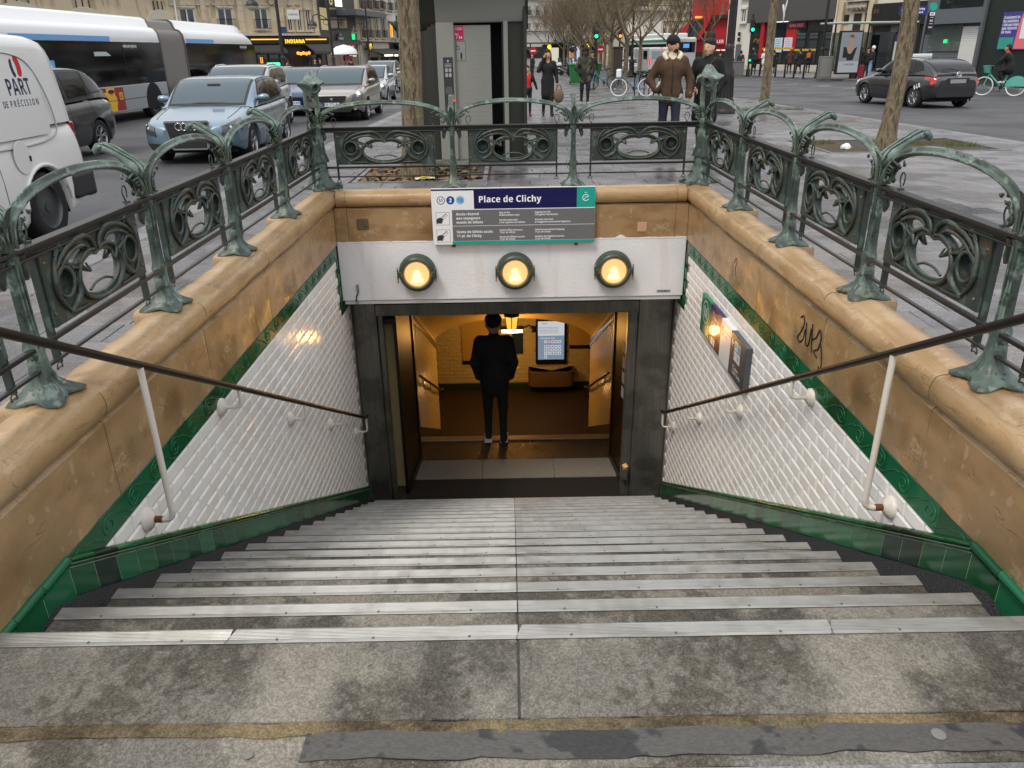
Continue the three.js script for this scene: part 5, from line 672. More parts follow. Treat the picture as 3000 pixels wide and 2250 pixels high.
{ // grey-beige crossover with lit lamps
  const { t } = car('crossover', 'grey-beige crossover with lit headlamps and a black rectangular grille', 'car', suv({ paint: paint(0x8d8883, 0.3, 0.45), plate: 'FG-771-PD', plateY: 0.52, headLamp: [0.2, 0.6], front: [['grille', [[-0.42, 0.76], [0.42, 0.76], [0.36, 0.62], [0.28, 0.575], [-0.28, 0.575], [-0.36, 0.62]], VM.trim, 0.03, -0.008], ['lower_intake', [[-0.6, 0.44], [0.6, 0.44], [0.5, 0.3], [-0.5, 0.3]], VM.trim, 0.03, -0.01]] }), carAt(25.2, -4.95), 0.0); t.scale.y = 0.94;
  add('lion_badge', [vtube([[0, 0.7, 2.12], [0.03, 0.68, 2.12], [-0.01, 0.65, 2.12], [0.02, 0.62, 2.12]], 0.01, 5, 10), vtube([[-0.05, 0.69, 2.12], [0, 0.67, 2.12], [0.05, 0.69, 2.12]], 0.008, 5, 6)], M.chrome, t); for (const s of [-1, 1]) add('fog_lamp', [cyl(0.05, 0.05, 0.03, 12, s * 0.62, 0.4, 1.99, PI / 2)], VM.lens, t);
}
car('hatchback', 'dark blue hatchback with a chrome badge, tucked behind the pale blue one', 'car', hatch({ paint: paint(0x20365c, 0.25, 0.4), plate: 'ET-962-GY', headLamp: [0.2, 0.6], front: [['grille', [[-0.5, 0.62], [0.5, 0.62], [0.42, 0.57], [-0.42, 0.57]], M.chrome, 0.02, -0.004]] }), carAt(27.8, ray(888, 240)[0] * 27.8), 0.06);
car('estate_car', 'silver estate car with roof bars, only its roof showing over the pale blue hatchback', 'car', suv({ paint: paint(0xa9adb0, 0.25, 0.5), trim: M.chrome }), carAt(21.8, ray(712, 225)[0] * 21.8), 0.05);
{ const { t } = car('taxi_car', 'white taxi with a glowing green roof sign', 'taxi', hatch({ paint: paint(0xb9bec2, 0.25, 0.3), plate: ' ' }), carAt(33.5, ray(800, 205)[0] * 33.5), 0.1); add('roof_sign', [rbox(0.5, 0.12, 0.16, 0.03, 0, 1.5, -0.3)], new THREE.MeshStandardMaterial({ color: 0x55aa88, emissive: 0x2effb0, emissiveIntensity: 1.4 }), t); }
car('saloon_car', 'silver saloon with a lit headlamp behind the grey-beige crossover', 'car', hatch({ paint: paint(0xa7abad, 0.28, 0.4), headLamp: [0.2, 0.6], plate: ' ' }), carAt(33.8, -5.6), 0.02);
car('people_carrier', 'grey people carrier stopped farthest back in the traffic jam', 'car', suv({ paint: paint(0x7f8386, 0.3, 0.4), plate: ' ' }), carAt(44, -6.6), 0.0);
car('hatchback', 'champagne silver hatchback half hidden by the plane tree trunk', 'car', hatch({ paint: paint(0xa6a49d, 0.3, 0.4), plate: ' ', front: [['lower_intake', [[-0.55, 0.4], [0.55, 0.4], [0.45, 0.28], [-0.45, 0.28]], VM.trim, 0.03, -0.01], ['upper_intake', [[0.1, 0.68], [0.55, 0.66], [0.5, 0.6], [0.1, 0.62]], VM.trim, 0.03, -0.01]] }), carAt(38.4, -4.0), 0.06);
car('hatchback', 'black car at the front of the jam, mostly hidden behind the white van', 'car', hatch({ paint: paint(0x35373a, 0.3, 0.4), L: 4.5, wb: 2.7, spokes: 7, top: [[0, 0.66], [0.25, 0.8], [0.8, 0.93], [1.3, 1.0], [2.4, 1.02], [3.8, 1.06], [4.3, 1.0], [4.5, 0.85]], roof: [[1.15, 0.98], [1.6, 1.3], [2.0, 1.5], [2.6, 1.58], [3.4, 1.56], [3.95, 1.38], [4.4, 1.02]], plan: [[0, 0.62], [0.18, 0.9], [0.5, 0.98], [1, 1], [3.5, 1], [4.1, 0.95], [4.38, 0.87], [4.5, 0.76]], ws: [1.25, 2.05], rw: [3.85, 4.25], wins: [[[1.7, 0.06], [2.6, 0.05], [2.58, 0.52], [2.15, 0.52]], [[2.7, 0.05], [3.4, 0.06], [3.35, 0.52], [2.68, 0.53]], [[3.48, 0.08], [3.95, 0.16], [3.7, 0.46], [3.43, 0.52]]], seams: [1.5, 2.65, 3.42], handles: [2.5, 3.3], handleMat: M.chrome, tail: [[4.44, 0.5], [4.0, 0.56], [3.95, 0.74], [4.4, 0.78]], tailMat: phys(0xb9b4b0, 0.1, { clearcoat: 1 }) }), carAt(14.55, -8.85), -0.02);
{ // dark taxi driving away on the right
  const p = carAt(26.6, 13.1); const { t } = car('taxi_car', 'dark grey hatchback taxi driving away with red lamps lit', 'taxi', hatch({ paint: paint(0x26272b, 0.28, 0.3), rw: [3.4, 3.98], spokes: 8, tail: [[4.16, 0.42], [3.78, 0.5], [3.74, 0.74], [4.12, 0.76]], headMat: VM.lens }), p, PI + 0.16);
  add('roof_sign', [rbox(0.62, 0.1, 0.12, 0.02, 0, 1.48, -0.25)], mat(0xd9dcdc, 0.4), t); add('rear_wiper', [vtube([[-0.05, 1.07, -1.98], [0.25, 1.13, -1.93], [0.45, 1.12, -1.92]], 0.012, 5, 8)], VM.trim, t); add('rear_badge', [torus(0.075, 0.012, 0, 0.96, -2.09, 0.15, 0, 0, 20, 6), torus(0.04, 0.01, 0, 0.965, -2.095, 0.15, 0, 0, 16, 6)], M.chrome, t);
  add('rear_plate', [box(0.52, 0.11, 0.012, 0, 0.78, -2.11)], mat(0x8f8f92, 0.5), t); add('plate_recess', [rbox(0.75, 0.16, 0.02, 0.02, 0, 0.79, -2.1)], VM.trim, t); add('bumper_seam', [box(1.5, 0.012, 0.02, 0, 0.66, -2.06)], VM.trim, t);
  for (const s of [-1, 1]) add('brake_lamp', [sph(0.09, s * 0.68, 0.74, -1.97, 8, 1.3, 0.7, 0.5)], VM.redLit, t); add('tail_pipe', [cyl(0.03, 0.03, 0.1, 10, -0.5, 0.24, -2.0, PI / 2)], M.chrome, t);
  add('stripe_sticker', [0, 1, 2].map((k) => T(box(0.012, 0.13, 0.05), 0.865, 0.6 + 0.035 * k, -1.35 - 0.1 * k, 0.5, 0, 0)), M.white, t); add('stripe_sticker', [0, 1, 2].map((k) => T(box(0.012, 0.13, 0.05), -0.865, 0.6 + 0.035 * k, -1.35 - 0.1 * k, 0.5, 0, 0)), M.white, t);
}
{ // white van, its flank towards us
  const S = { L: 4.95, W: 1.92, r: 0.335, wb: 3.1, fo: 0.92, plan: [[0, 0.7], [0.2, 0.9], [0.6, 0.98], [1.2, 1], [4.6, 1], [4.85, 0.97], [4.95, 0.88]], top: [[0, 0.75], [0.3, 0.9], [0.9, 1.05], [1.3, 1.12], [4.8, 1.12], [4.95, 1.1]], roof: [[0.95, 1.0], [1.4, 1.45], [1.8, 1.78], [2.2, 1.9], [3.5, 1.92], [4.5, 1.9], [4.72, 1.86], [4.86, 1.72], [4.93, 1.3]], tumble: 0.62, ws: [1.0, 1.75], rw: null, wins: [[[1.45, 0.06], [2.2, 0.05], [2.2, 0.5], [1.8, 0.5]]], handles: [2.1], seams: [1.35, 2.28, 3.35], mirror: 1.5, spokes: 0, rimMat: VM.rimDark, paint: phys(0xdcdcdb, 0.35, { clearcoat: 0.5, clearcoatRoughness: 0.15 }), tail: [[4.92, 0.5], [4.84, 0.52], [4.84, 0.98], [4.92, 0.98]] };
  const { t, C } = car('delivery_van', 'white delivery van with navy lettering and a red and navy oval logo', 'van', S, carAt(6.2, -5.48), 0.01);
  const lt = canvasTex(1024, 512, (g, w, h) => { g.clearRect(0, 0, w, h); g.fillStyle = '#dcdcdb'; g.fillRect(0, 0, w, h); g.fillStyle = '#1c2348'; g.textAlign = 'right'; g.save(); g.scale(0.62, 1); g.font = 'bold 140px sans-serif'; g.fillText('PART', 1529, 253); g.font = 'bold 56px sans-serif'; g.fillText('DE  P R É C I S I O N', 1584, 322); g.restore(); g.beginPath(); g.ellipse(846, 92, 19, 56, 0.06, 0, 7); g.fill(); g.fillStyle = '#c4202c'; g.beginPath(); g.ellipse(894, 80, 27, 66, 0.06, 0, 7); g.fill(); g.fillStyle = '#dcdcdb'; g.beginPath(); g.ellipse(865, 86, 14, 50, 0.04, 0, 7); g.fill(); });
  const fl = (s, y) => { const f = y < 1.06 ? 0 : clamp((y - 1.08) / 0.8); const hx = 0.96 * (1 - 0.085 * f * f) * 0.968; return [hx, y, S.L / 2 - s]; };
  add('flank_lettering', [grid(9, 5, (i, j) => { const p = fl(lerp(2.45, 4.36, i / 8), lerp(1.0, 1.74, j / 4)); return [p[0] + 0.005, p[1], p[2]]; })], phys(0xffffff, 0.35, { map: lt, clearcoat: 0.5, clearcoatRoughness: 0.15 }), t, true);
  const gl = [[2.4, 0.95], [4.3, 0.95], [4.46, 1.02], [4.44, 1.3], [4.3, 1.62], [4.1, 1.72], [2.4, 1.75]]; add('panel_groove', [vtube(gl.map(([s, y]) => { const p = fl(s, y); return [p[0] + 0.008, p[1], p[2]]; }), 0.008, 5, 40)], mat(0xa9a9a8, 0.5), t);
  add('fuel_flap', [T(circ && poly(circ(0, 0, 0.13, 0.15, 24), 0.006, 0.001), 0.962, 0.84, S.L / 2 - 3.72, 0, PI / 2, 0)], S.paint, t); add('fuel_lock', [rbox(0.01, 0.05, 0.025, 0.004, 0.972, 0.82, S.L / 2 - 3.83)], VM.under, t);
  add('rear_bumper', [rbox(1.9, 0.3, 0.16, 0.04, 0, 0.45, -2.44), rbox(0.14, 0.26, 0.42, 0.05, 0.92, 0.45, -2.22), rbox(0.14, 0.26, 0.42, 0.05, -0.92, 0.45, -2.22)], VM.plastic, t);
  add('wheel_arch_edge', [vtube(Array.from({ length: 17 }, (_, i) => { const a = PI * (0.02 + 0.96 * i / 16); return [0.958, 0.335 + 0.4 * Math.sin(a), S.L / 2 - (4.02 - 0.41 * Math.cos(a))]; }), 0.02, 6)], S.paint, t);
  add('tow_hook', [rbox(0.06, 0.06, 0.2, 0.015, 0.5, 0.36, -2.58)], M.chrome, t);
  add('rear_lamp', [rbox(0.06, 0.42, 0.08, 0.02, 0.835, 0.86, -2.44)], VM.red, t); add('rear_lamp', [rbox(0.06, 0.42, 0.08, 0.02, -0.835, 0.86, -2.44)], VM.red, t);
}
{ // articulated bus
  const D0 = 15.4, D1 = 38.6, XF = -11.45, W = 2.5; const t = thing('articulated_bus', 'white articulated bus with black windows, blue roof stripes and a grey bellows', 'bus', [XF - W / 2, gy(27) - RD, -27]);
  const white = phys(0xdcdee0, 0.3, { clearcoat: 0.6 }), silver = mat(0xa9adb0, 0.4, { metalness: 0.5 }), sky = mat(0x6fa5dc, 0.4), H = 3.02;
  const prof = [[-1.25, 0.32], [-1.25, 1.02], [-1.25, 2.3], [-1.22, 2.52], [-1.12, 2.66], [-0.98, 2.7], [-0.9, 2.93], [-0.78, 3.0], [0.78, 3.0], [0.9, 2.93], [0.98, 2.7], [1.12, 2.66], [1.22, 2.52], [1.25, 2.3], [1.25, 1.02], [1.25, 0.32]];
  const seg = (a, b, endA, endB) => { const n = 12, rg = []; for (let i = 0; i <= n; i++) { const u = i / n, D = lerp(a, b, u), e = Math.min(endA ? (D - a) / 0.5 : 9, endB ? (b - D) / 0.5 : 9), k = e < 1 ? 1 - 0.1 * (1 - e) ** 2 : 1, ky = e < 1 ? 1 - 0.06 * (1 - e) ** 2 : 1; rg.push(prof.map(([x, y]) => [x * k, y > 2 ? 2 + (y - 2) * ky * (e < 2.5 ? clamp(0.35 + e * 0.28, 0.35, 1) : 1) : y, 27 - D])); } return loft(rg); };
  const front = sub('front_coach', t), rear = sub('rear_coach', t); const B0 = 27.9, B1 = 30.0;
  add('coach_body', [seg(D0, B0, true, false)], white, front); add('coach_body', [seg(B1, D1, false, true)], white, rear);
  const side = 1.2525; const strip = (p, nm, a, b, y0, y1, m, off = 0) => add(nm, [box(0.012, y1 - y0, b - a, side + off, (y0 + y1) / 2, 27 - (a + b) / 2), ...(nm === 'window_band' ? [box(0.012, y1 - y0, b - a, -side - off, (y0 + y1) / 2, 27 - (a + b) / 2)] : [])], m, p);
  strip(front, 'window_band', D0 + 0.3, B0 - 0.05, 1.05, 2.24, VM.glassBus); strip(rear, 'window_band', B1 + 0.05, D1 - 0.35, 1.05, 2.24, VM.glassBus); strip(front, 'lower_panel', D0 + 0.3, B0 - 0.05, 0.34, 1.03, silver); strip(rear, 'lower_panel', B1 + 0.05, D1 - 0.35, 0.34, 1.03, silver);
  for (const D of [17.6, 20.1, 22.6, 25.1]) strip(front, 'window_joint', D, D + 0.03, 1.06, 2.2, VM.under, 0.003); for (const D of [32, 34.2, 36.3]) strip(rear, 'window_joint', D, D + 0.03, 1.06, 2.2, VM.under, 0.003);
  for (const [a, b] of [[15.9, 19.1], [19.5, 24.4]]) strip(front, 'roof_stripe', a, b, 2.25, 2.38, sky, 0.002); strip(rear, 'roof_stripe', B1 + 0.2, 33, 2.25, 2.38, sky, 0.002); strip(front, 'skirt_seam', D0 + 0.4, B0 - 0.1, 0.655, 0.665, VM.under, 0.008);
  add('vent_window', [T(poly([[0, 0], [0.75, 0], [0.95, -0.0], [0.7, 0.11], [0, 0.11]], 0.02), side + 0.004, 1.86, 27 - 23.3, 0, PI / 2, 0)], mat(0xb9c2c6, 0.2), front);
  const txt = canvasTex(512, 96, (g) => { g.fillStyle = '#101214'; g.fillRect(0, 0, 512, 96); g.fillStyle = '#e8eaec'; g.font = 'bold 60px sans-serif'; g.fillText('véhicule hybride', 16, 66); });
  add('lettering', [plane(1.0, 0.19, side + 0.009, 2.12, 27 - 25.6, 0, PI / 2, 0)], mat(0xffffff, 0.4, { map: txt }), front, true); add('lettering', [plane(1.0, 0.19, side + 0.009, 2.12, 27 - 36.6, 0, PI / 2, 0)], mat(0xffffff, 0.4, { map: txt }), rear, true);
  const ad = canvasTex(512, 320, (g, w, h) => { const gr = ['#e8a028', '#f2b53a', '#a5281a', '#7a1c12']; for (let i = 0; i < 64; i++) { g.fillStyle = gr[i < 50 ? i % 2 : 2 + i % 2]; g.fillRect(i * 8, 0, 8, h); } g.fillStyle = '#5a2d10'; g.fillRect(0, 0, 300, 54); g.fillStyle = '#f0c648'; g.font = 'bold 36px sans-serif'; g.fillText('NT AU CINÉMA', 12, 40); g.fillStyle = '#e0b02c'; g.beginPath(); g.ellipse(360, 190, 56, 110, 0.1, 0, 7); g.fill(); g.fillStyle = '#c98c62'; g.beginPath(); g.ellipse(360, 70, 30, 38, 0, 0, 7); g.fill(); g.fillStyle = '#2a1208'; g.beginPath(); g.ellipse(360, 50, 38, 28, 0, 0, 7); g.fill(); g.fillStyle = '#d9a233'; g.fillRect(450, 70, 46, 110); g.fillStyle = '#7d1f16'; g.font = 'bold 70px sans-serif'; g.fillText('2', 452, 150); g.fillStyle = '#e8ddc8'; g.fillRect(20, 250, 120, 10); g.fillRect(20, 270, 90, 8); });
  add('side_poster', [plane(2.6, 0.63, side + 0.009, 0.69, 27 - 23.3, 0, PI / 2, 0)], mat(0xffffff, 0.4, { map: ad }), front, true);
  const ws = canvasTex(128, 96, (g) => { g.fillStyle = '#101214'; g.fillRect(0, 0, 128, 96); g.fillStyle = '#6fb3ec'; g.fillRect(58, 4, 60, 88); g.fillStyle = '#dfeefa'; g.font = 'bold 52px sans-serif'; g.fillText('ce', -4, 62); g.lineWidth = 7; g.strokeStyle = '#fff'; g.beginPath(); g.moveTo(74, 26); g.lineTo(90, 48); g.lineTo(104, 78); g.stroke(); });
  add('window_sticker', [plane(0.62, 0.34, side + 0.009, 1.62, 27 - 20.9, 0, PI / 2, 0)], mat(0xffffff, 0.4, { map: ws }), front, true);
  for (const [D, g] of [[18.6, front], [26.7, front], [33.2, rear]]) { add('wheel_arch', [T(poly([...Array.from({ length: 15 }, (_, i) => { const a = PI * i / 14; return [0.6 * Math.cos(a), 0.48 + 0.58 * Math.sin(a)]; }), [-0.6, 0.3], [0.6, 0.3]], 0.012), side + 0.002, 0, 27 - D, 0, PI / 2, 0)], VM.under, g); wheelPart(g, 1.1, 27 - D, 0.48, 0.3, 1, 0, VM.rimDark); }
  const bel = []; const nb = 15; for (let i = 0; i < nb; i++) { const a = lerp(B0, B1, i / nb), b = lerp(B0, B1, (i + 1) / nb), m = (a + b) / 2; bel.push(loft([[a, 0.985], [m, 1.0], [b, 0.985]].map(([D, k]) => prof.map(([x, y]) => [x * k * 0.995, 0.6 + (y - 0.6) * (k - 0.02), 27 - D])), false)); }
  const bl = add('bellows', bel, mat(0x77746f, 0.75), t); for (const D of [B0, B1]) add('end_frame', [loft([D - 0.05, D + 0.05].map((d) => prof.map(([x, y]) => [x * 1.012, y * 1.002, 27 - d])))], mat(0x55534f, 0.6), bl);
}
// ---------- kiosk ----------
{
  const D0 = 12.8, D1 = 15.5, yb = gy(12.8), t = thing('toilet_kiosk', 'grey ribbed public toilet cabin with studded door and curved cornice', 'kiosk', [-0.6, yb, -(D0 + 1.35)]);
  const grey = mat(0x8c8d86, 0.45, { metalness: 0.15 }), dk = mat(0x34352f, 0.4, { metalness: 0.3 }), W = 1.72, zf = 1.35, hP = 2.02;
  // core with a door opening
  add('cabin', [span(-0.83, -0.2, 0, 3.0, -1.3, zf - 0.06), span(0.53, 0.88, 0, 3.0, -1.3, zf - 0.06), span(-0.2, 0.53, 0, 3.0, -1.3, 0.3), span(-0.2, 0.53, hP, 3.0, 0.3, zf - 0.06)], dk, t);
  // dark ribbed side, rounded front corner
  const cor = []; for (let i = 0; i <= 20; i++) { const a = PI / 2 * i / 20, q = 0.012 * (i % 2); cor.push([-0.42 - (0.42 + q) * Math.sin(a) + 0.0, zf - 0.28 + (0.26 + q) * Math.cos(a)]); }
  add('ribbed_corner', [loft([0, 2.35].map((y) => [...cor.map(([x, z]) => [x, y, z]), [-0.84, y, zf - 0.9], [-0.42, y, zf - 0.9]]))], dk, t);
  // cornice flaring out over the front
  const cp = [[0, 2.0], [0.02, 2.02], [0.05, 2.12], [0.12, 2.28], [0.24, 2.45], [0.36, 2.6], [0.4, 2.72], [0.4, 2.95], [-0.1, 2.95], [-0.1, 2.0]];
  add('cornice', [loft([-0.46, 0.89].map((x) => cp.map(([z, y]) => [x, y, zf - 0.02 + z])))], grey, t);
  const ce = [[0, 1.9], [0.06, 2.05], [0.16, 2.3], [0.34, 2.55], [0.42, 2.72], [0.42, 2.97], [-0.1, 2.97], [-0.1, 1.9]]; add('cornice_end', [loft([-0.9, -0.46].map((x) => ce.map(([z, y]) => [x, y, zf - 0.05 + z * 0.9])))], dk, t); add('cornice_end', [loft([0.89, 0.93].map((x) => ce.map(([z, y]) => [x, y, zf - 0.03 + z])))], dk, t);
  add('roof', [rbox(2.1, 0.5, 3.1, 0.1, 0.02, 3.15, -0.05)], dk, t);
  // control column with panel
  const col = add('control_column', [rbox(0.27, hP - 0.02, 0.05, 0.01, -0.33, hP / 2, zf - 0.02)], grey, t);
  const door = add('sliding_door', [rbox(0.56, hP - 0.06, 0.03, 0.006, 0.08, hP / 2 - 0.02, zf - 0.07)], grey, t); const st = [], stc = [];
  for (let r = 0; r < 27; r++) for (let k = 0; k < 9; k++) { const x = -0.15 + k * 0.058 + (r % 2 ? 0.029 : 0), y = 0.06 + r * 0.062; if (x < 0.33 && !(x < 0.03 && y > 1.28)) st.push(sph(0.0085, x, y, zf - 0.055, 4, 1, 1, 0.5)); }
  for (let r = 0; r < 27; r++) for (const x of [-0.44, -0.39]) { const y = 0.06 + r * 0.062; if (!(x > -0.42 && y > 0.55 && y < 1.55)) stc.push(sph(0.0085, x - (r % 2 ? 0.01 : 0), y, zf + 0.006, 4, 1, 1, 0.5)); }
  add('door_studs', st, grey, door).userData.kind = 'stuff'; add('column_studs', stc, grey, col).userData.kind = 'stuff';
  add('door_opening', [span(0.37, 0.53, 0, hP, 0.32, 0.33)], M.black, t); add('door_jamb', [rbox(0.07, hP, 0.08, 0.01, 0.59, hP / 2, zf - 0.03)], grey, t); add('outer_jamb', [rbox(0.06, 2.9, 0.2, 0.02, 0.88, 1.45, zf - 0.03)], dk, t);
  const cpt = canvasTex(128, 640, (g, w, h) => { g.fillStyle = '#35353a'; g.fillRect(0, 0, w, h); g.fillStyle = '#a9a9a8'; g.beginPath(); g.arc(64, 26, 14, 0, 7); g.fill(); g.font = '11px sans-serif'; for (let i = 0; i < 3; i++) g.fillRect(16, 52 + i * 14, 96, 6); for (const [x, y] of [[38, 118], [90, 118], [38, 168], [90, 168]]) { g.beginPath(); g.arc(x, y, 21, 0, 7); g.fill(); g.strokeStyle = '#35353a'; g.lineWidth = 4; g.beginPath(); g.moveTo(x - 8, y - 8); g.lineTo(x + 8, y + 8); g.stroke(); } g.fillStyle = '#55555a'; g.fillRect(14, 300, 100, 62); g.fillRect(14, 490, 100, 56); g.fillRect(14, 570, 100, 56); g.fillStyle = '#8a8a8c'; g.fillRect(30, 290, 68, 4); g.fillRect(30, 478, 68, 4); g.fillRect(30, 560, 68, 4); });
  add('control_panel', [rbox(0.15, 0.94, 0.012, 0.02, -0.30, 1.06, zf + 0.006)], mat(0x35353a, 0.4), t); add('panel_print', [plane(0.135, 0.9, -0.30, 1.06, zf + 0.0128)], mat(0xffffff, 0.4, { map: cpt }), t, true);
  add('push_button', [cyl(0.022, 0.022, 0.014, 16, -0.3, 0.96, zf + 0.018, PI / 2)], M.chrome, t); add('occupied_lamp', [sph(0.018, -0.225, 0.9, zf + 0.012, 6)], VM.redLit, t);
  const nt = canvasTex(128, 200, (g, w, h) => { g.fillStyle = '#b3124a'; g.fillRect(0, 0, w, h); g.fillStyle = '#f3d9e2'; g.font = 'bold 24px sans-serif'; g.fillText('n ! Ouvert', 4, 36); g.fillRect(4, 48, 110, 5); g.font = 'bold 50px sans-serif'; g.fillText('h', 0, 130); g.fillText('24', 54, 176); g.lineWidth = 6; g.strokeStyle = '#f3d9e2'; g.beginPath(); g.moveTo(16, 180); g.lineTo(52, 100); g.stroke(); });
  add('opening_notice', [plane(0.13, 0.2, -0.115, 1.86, zf - 0.053)], mat(0xffffff, 0.4, { map: nt }), t, true);
  const pg = canvasTex(128, 200, (g, w, h) => { g.fillStyle = '#8d8e88'; g.fillRect(0, 0, w, h); g.strokeStyle = '#1d1d1c'; g.lineWidth = 4; g.strokeRect(2, 2, 124, 196); g.lineWidth = 6; g.beginPath(); g.arc(26, 66, 20, 0, 4.2); g.stroke(); g.beginPath(); g.moveTo(14, 26); g.lineTo(16, 54); g.lineTo(40, 54); g.lineTo(50, 84); g.stroke(); g.fillStyle = '#1d1d1c'; g.beginPath(); g.arc(68, 112, 7, 0, 7); g.fill(); g.fillRect(56, 122, 26, 34); g.beginPath(); g.moveTo(60, 150); g.lineTo(78, 150); g.lineTo(84, 170); g.lineTo(54, 170); g.fill(); g.fillRect(60, 170, 7, 20); g.fillRect(71, 170, 7, 20); });
  add('pictogram_notice', [plane(0.15, 0.28, -0.1, 1.61, zf - 0.0532)], mat(0xffffff, 0.5, { map: pg }), t, true);
  add('plinth', [rbox(1.8, 0.06, 2.75, 0.01, 0.02, -0.02, -0.0)], M.step, t);
}
// ---------- trees ----------
function twig(buf, a, b, r0, r1) { // three-sided sliver straight into a position list
  const d = b.clone().sub(a).normalize(), u = V3().crossVectors(d, Math.abs(d.y) > 0.9 ? V3(1, 0, 0) : V3(0, 1, 0)).normalize(), v = V3().crossVectors(d, u), q = (p, r, k) => { const t = k * 2 * PI / 3, c = Math.cos(t) * r, s = Math.sin(t) * r; return [p.x + u.x * c + v.x * s, p.y + u.y * c + v.y * s, p.z + u.z * c + v.z * s]; };
  for (let k = 0; k < 3; k++) { const A = q(a, r0, k), B = q(a, r0, k + 1), C = q(b, r1, k + 1), D = q(b, r1, k); buf.push(...A, ...B, ...C, ...A, ...C, ...D); }
}
function limb(out, buf, p, dir, len, r, depth, rnd) {
  const fine = r < 0.016, n = fine ? 2 : 4, P = [p.clone()], d = dir.clone(); for (let i = 0; i < n; i++) { d.x += (rnd() - 0.5) * 0.3; d.z += (rnd() - 0.5) * 0.3; d.y += 0.05; d.normalize(); P.push(P[P.length - 1].clone().addScaledVector(d, len / n)); }
  if (fine) for (let i = 0; i < n; i++) twig(buf, P[i], P[i + 1], r * (1 - 0.2 * i), r * (0.8 - 0.2 * i)); else out.push(vtube(P, [r, r * 0.86, r * 0.76, r * 0.68, r * 0.6], r > 0.05 ? 8 : 5));
  if (depth <= 0) return; const kids = depth > 2 ? 3 : 4;
  for (let k = 0; k < kids; k++) { const at = P[k === 0 ? n : 1 + Math.floor(rnd() * n)], a = rnd() * 2 * PI, sp = k === 0 ? 0.25 : 0.8; const nd = d.clone().multiplyScalar(0.8).add(V3(Math.cos(a) * sp, 0.05 + rnd() * 0.3, Math.sin(a) * sp)).normalize(); limb(out, buf, at, nd, len * (0.6 + 0.2 * rnd()), Math.max(0.006, r * (k === 0 ? 0.6 : 0.46)), depth - 1, rnd); }
}
function tree(label, x, D, r, hTrunk, depth, seed, lean = [0, 0], group, y0) {
  const rnd = rng(seed), t = thing('plane_tree', label, 'tree', [x, (y0 ?? gy(D)) - 0.03, -D], 0, group), top = V3(lean[0] * hTrunk, hTrunk, lean[1] * hTrunk), P = []; for (let i = 0; i <= 10; i++) { const u = i / 10; P.push(V3(top.x * u + 0.02 * Math.sin(u * 7 + seed), hTrunk * u, top.z * u + 0.02 * Math.cos(u * 5 + seed))); }
  const rad = (u) => r * (1 + 0.35 * Math.exp(-u * hTrunk / 0.14) - 0.22 * u); const seg = r > 0.1 ? 20 : 10, g = vtube(P, rad, seg);
  { const p = g.attributes.position; for (let i = 0; i < p.count; i++) { const y = p.getY(i), a = Math.atan2(p.getZ(i), p.getX(i) - top.x * y / hTrunk), k = 1 + 0.04 * Math.sin(3 * a + seed + y) + 0.02 * Math.sin(7 * a + y * 3); p.setX(i, (p.getX(i) - top.x * y / hTrunk) * k + top.x * y / hTrunk); p.setZ(i, p.getZ(i) * k); } g.computeVertexNormals(); }
  add('trunk', toCreasedNormals(g, 1.2), M.bark, t);
  const out = [], tw = []; const row = depth > 4, k0 = row ? 5 : 3 + Math.floor(rnd() * 2); for (let k = 0; k < k0; k++) { const a = k / k0 * 2 * PI + rnd(), sp = row ? 0.8 + 0.5 * rnd() : 0.7; limb(out, tw, (row ? P[10 - (k % 3)] : P[10]).clone(), V3(Math.cos(a) * sp, 0.85, Math.sin(a) * sp).normalize(), row ? 1.7 + 0.5 * rnd() : hTrunk * 0.42 + 0.5, r * (row ? 0.5 : 0.55), depth, rnd); }
  if (tw.length) { const q = new THREE.BufferGeometry(); q.setAttribute('position', new THREE.Float32BufferAttribute(tw, 3)); q.computeVertexNormals(); out.push(q); } add('crown', out, M.bark, t); return t;
}
const T1 = onGround(1222, 515), TB = onGround(2590, 432), TA = onGround(2232, 325);
tree('thick plane tree trunk beside the toilet cabin, in a pit with dead leaves', T1[0], -T1[2], 0.155, 4.6, 3, 11, [0.0, 0.0]);
tree('leaning plane tree trunk in the grassy pit, in front of the dark taxi', TB[0], -TB[2], 0.135, 4.4, 3, 12, [0.03, -0.02]);
tree('slim plane tree trunk by the lamp post base, before the grey shopfront', TA[0], -TA[2], 0.125, 4.2, 3, 13, [0.02, 0]);
// the row along the promenade
const rowTrees = [[1832, 262, 0.12, 3.4], [1785, 250, 0.15, 3.6], [1872, 226, 0.15, 3.7], [1963, 217, 0.17, 4.1], [2060, 219, 0.17, 4.3], [1745, 228, 0.13, 3.5], [1728, 222, 0.13, 3.5], [1700, 216, 0.13, 3.6], [1684, 214, 0.13, 3.6], [1665, 213, 0.13, 3.6], [1652, 209, 0.14, 3.8], [1640, 207, 0.14, 3.8], [1712, 208, 0.14, 3.8], [1610, 203, 0.15, 4], [1770, 208, 0.15, 4]];
const treeLabels = ['bare plane tree close behind the dark square post', 'bare plane tree between the green bin and the square post', 'bare plane tree in front of the white panel van', 'bare plane tree in front of the grey city bus', 'bare plane tree in front of the red shopfront', 'bare winter plane tree in the dense row behind the man in camouflage'];
rowTrees.forEach(([px, py, r, h], i) => { const p = onGround(px, py); tree(treeLabels[Math.min(i, 5)], p[0], -p[2], r, h * 0.68, 5, 40 + i, [0.01 * ((i % 3) - 1), 0], 'bare trees along the promenade'); });
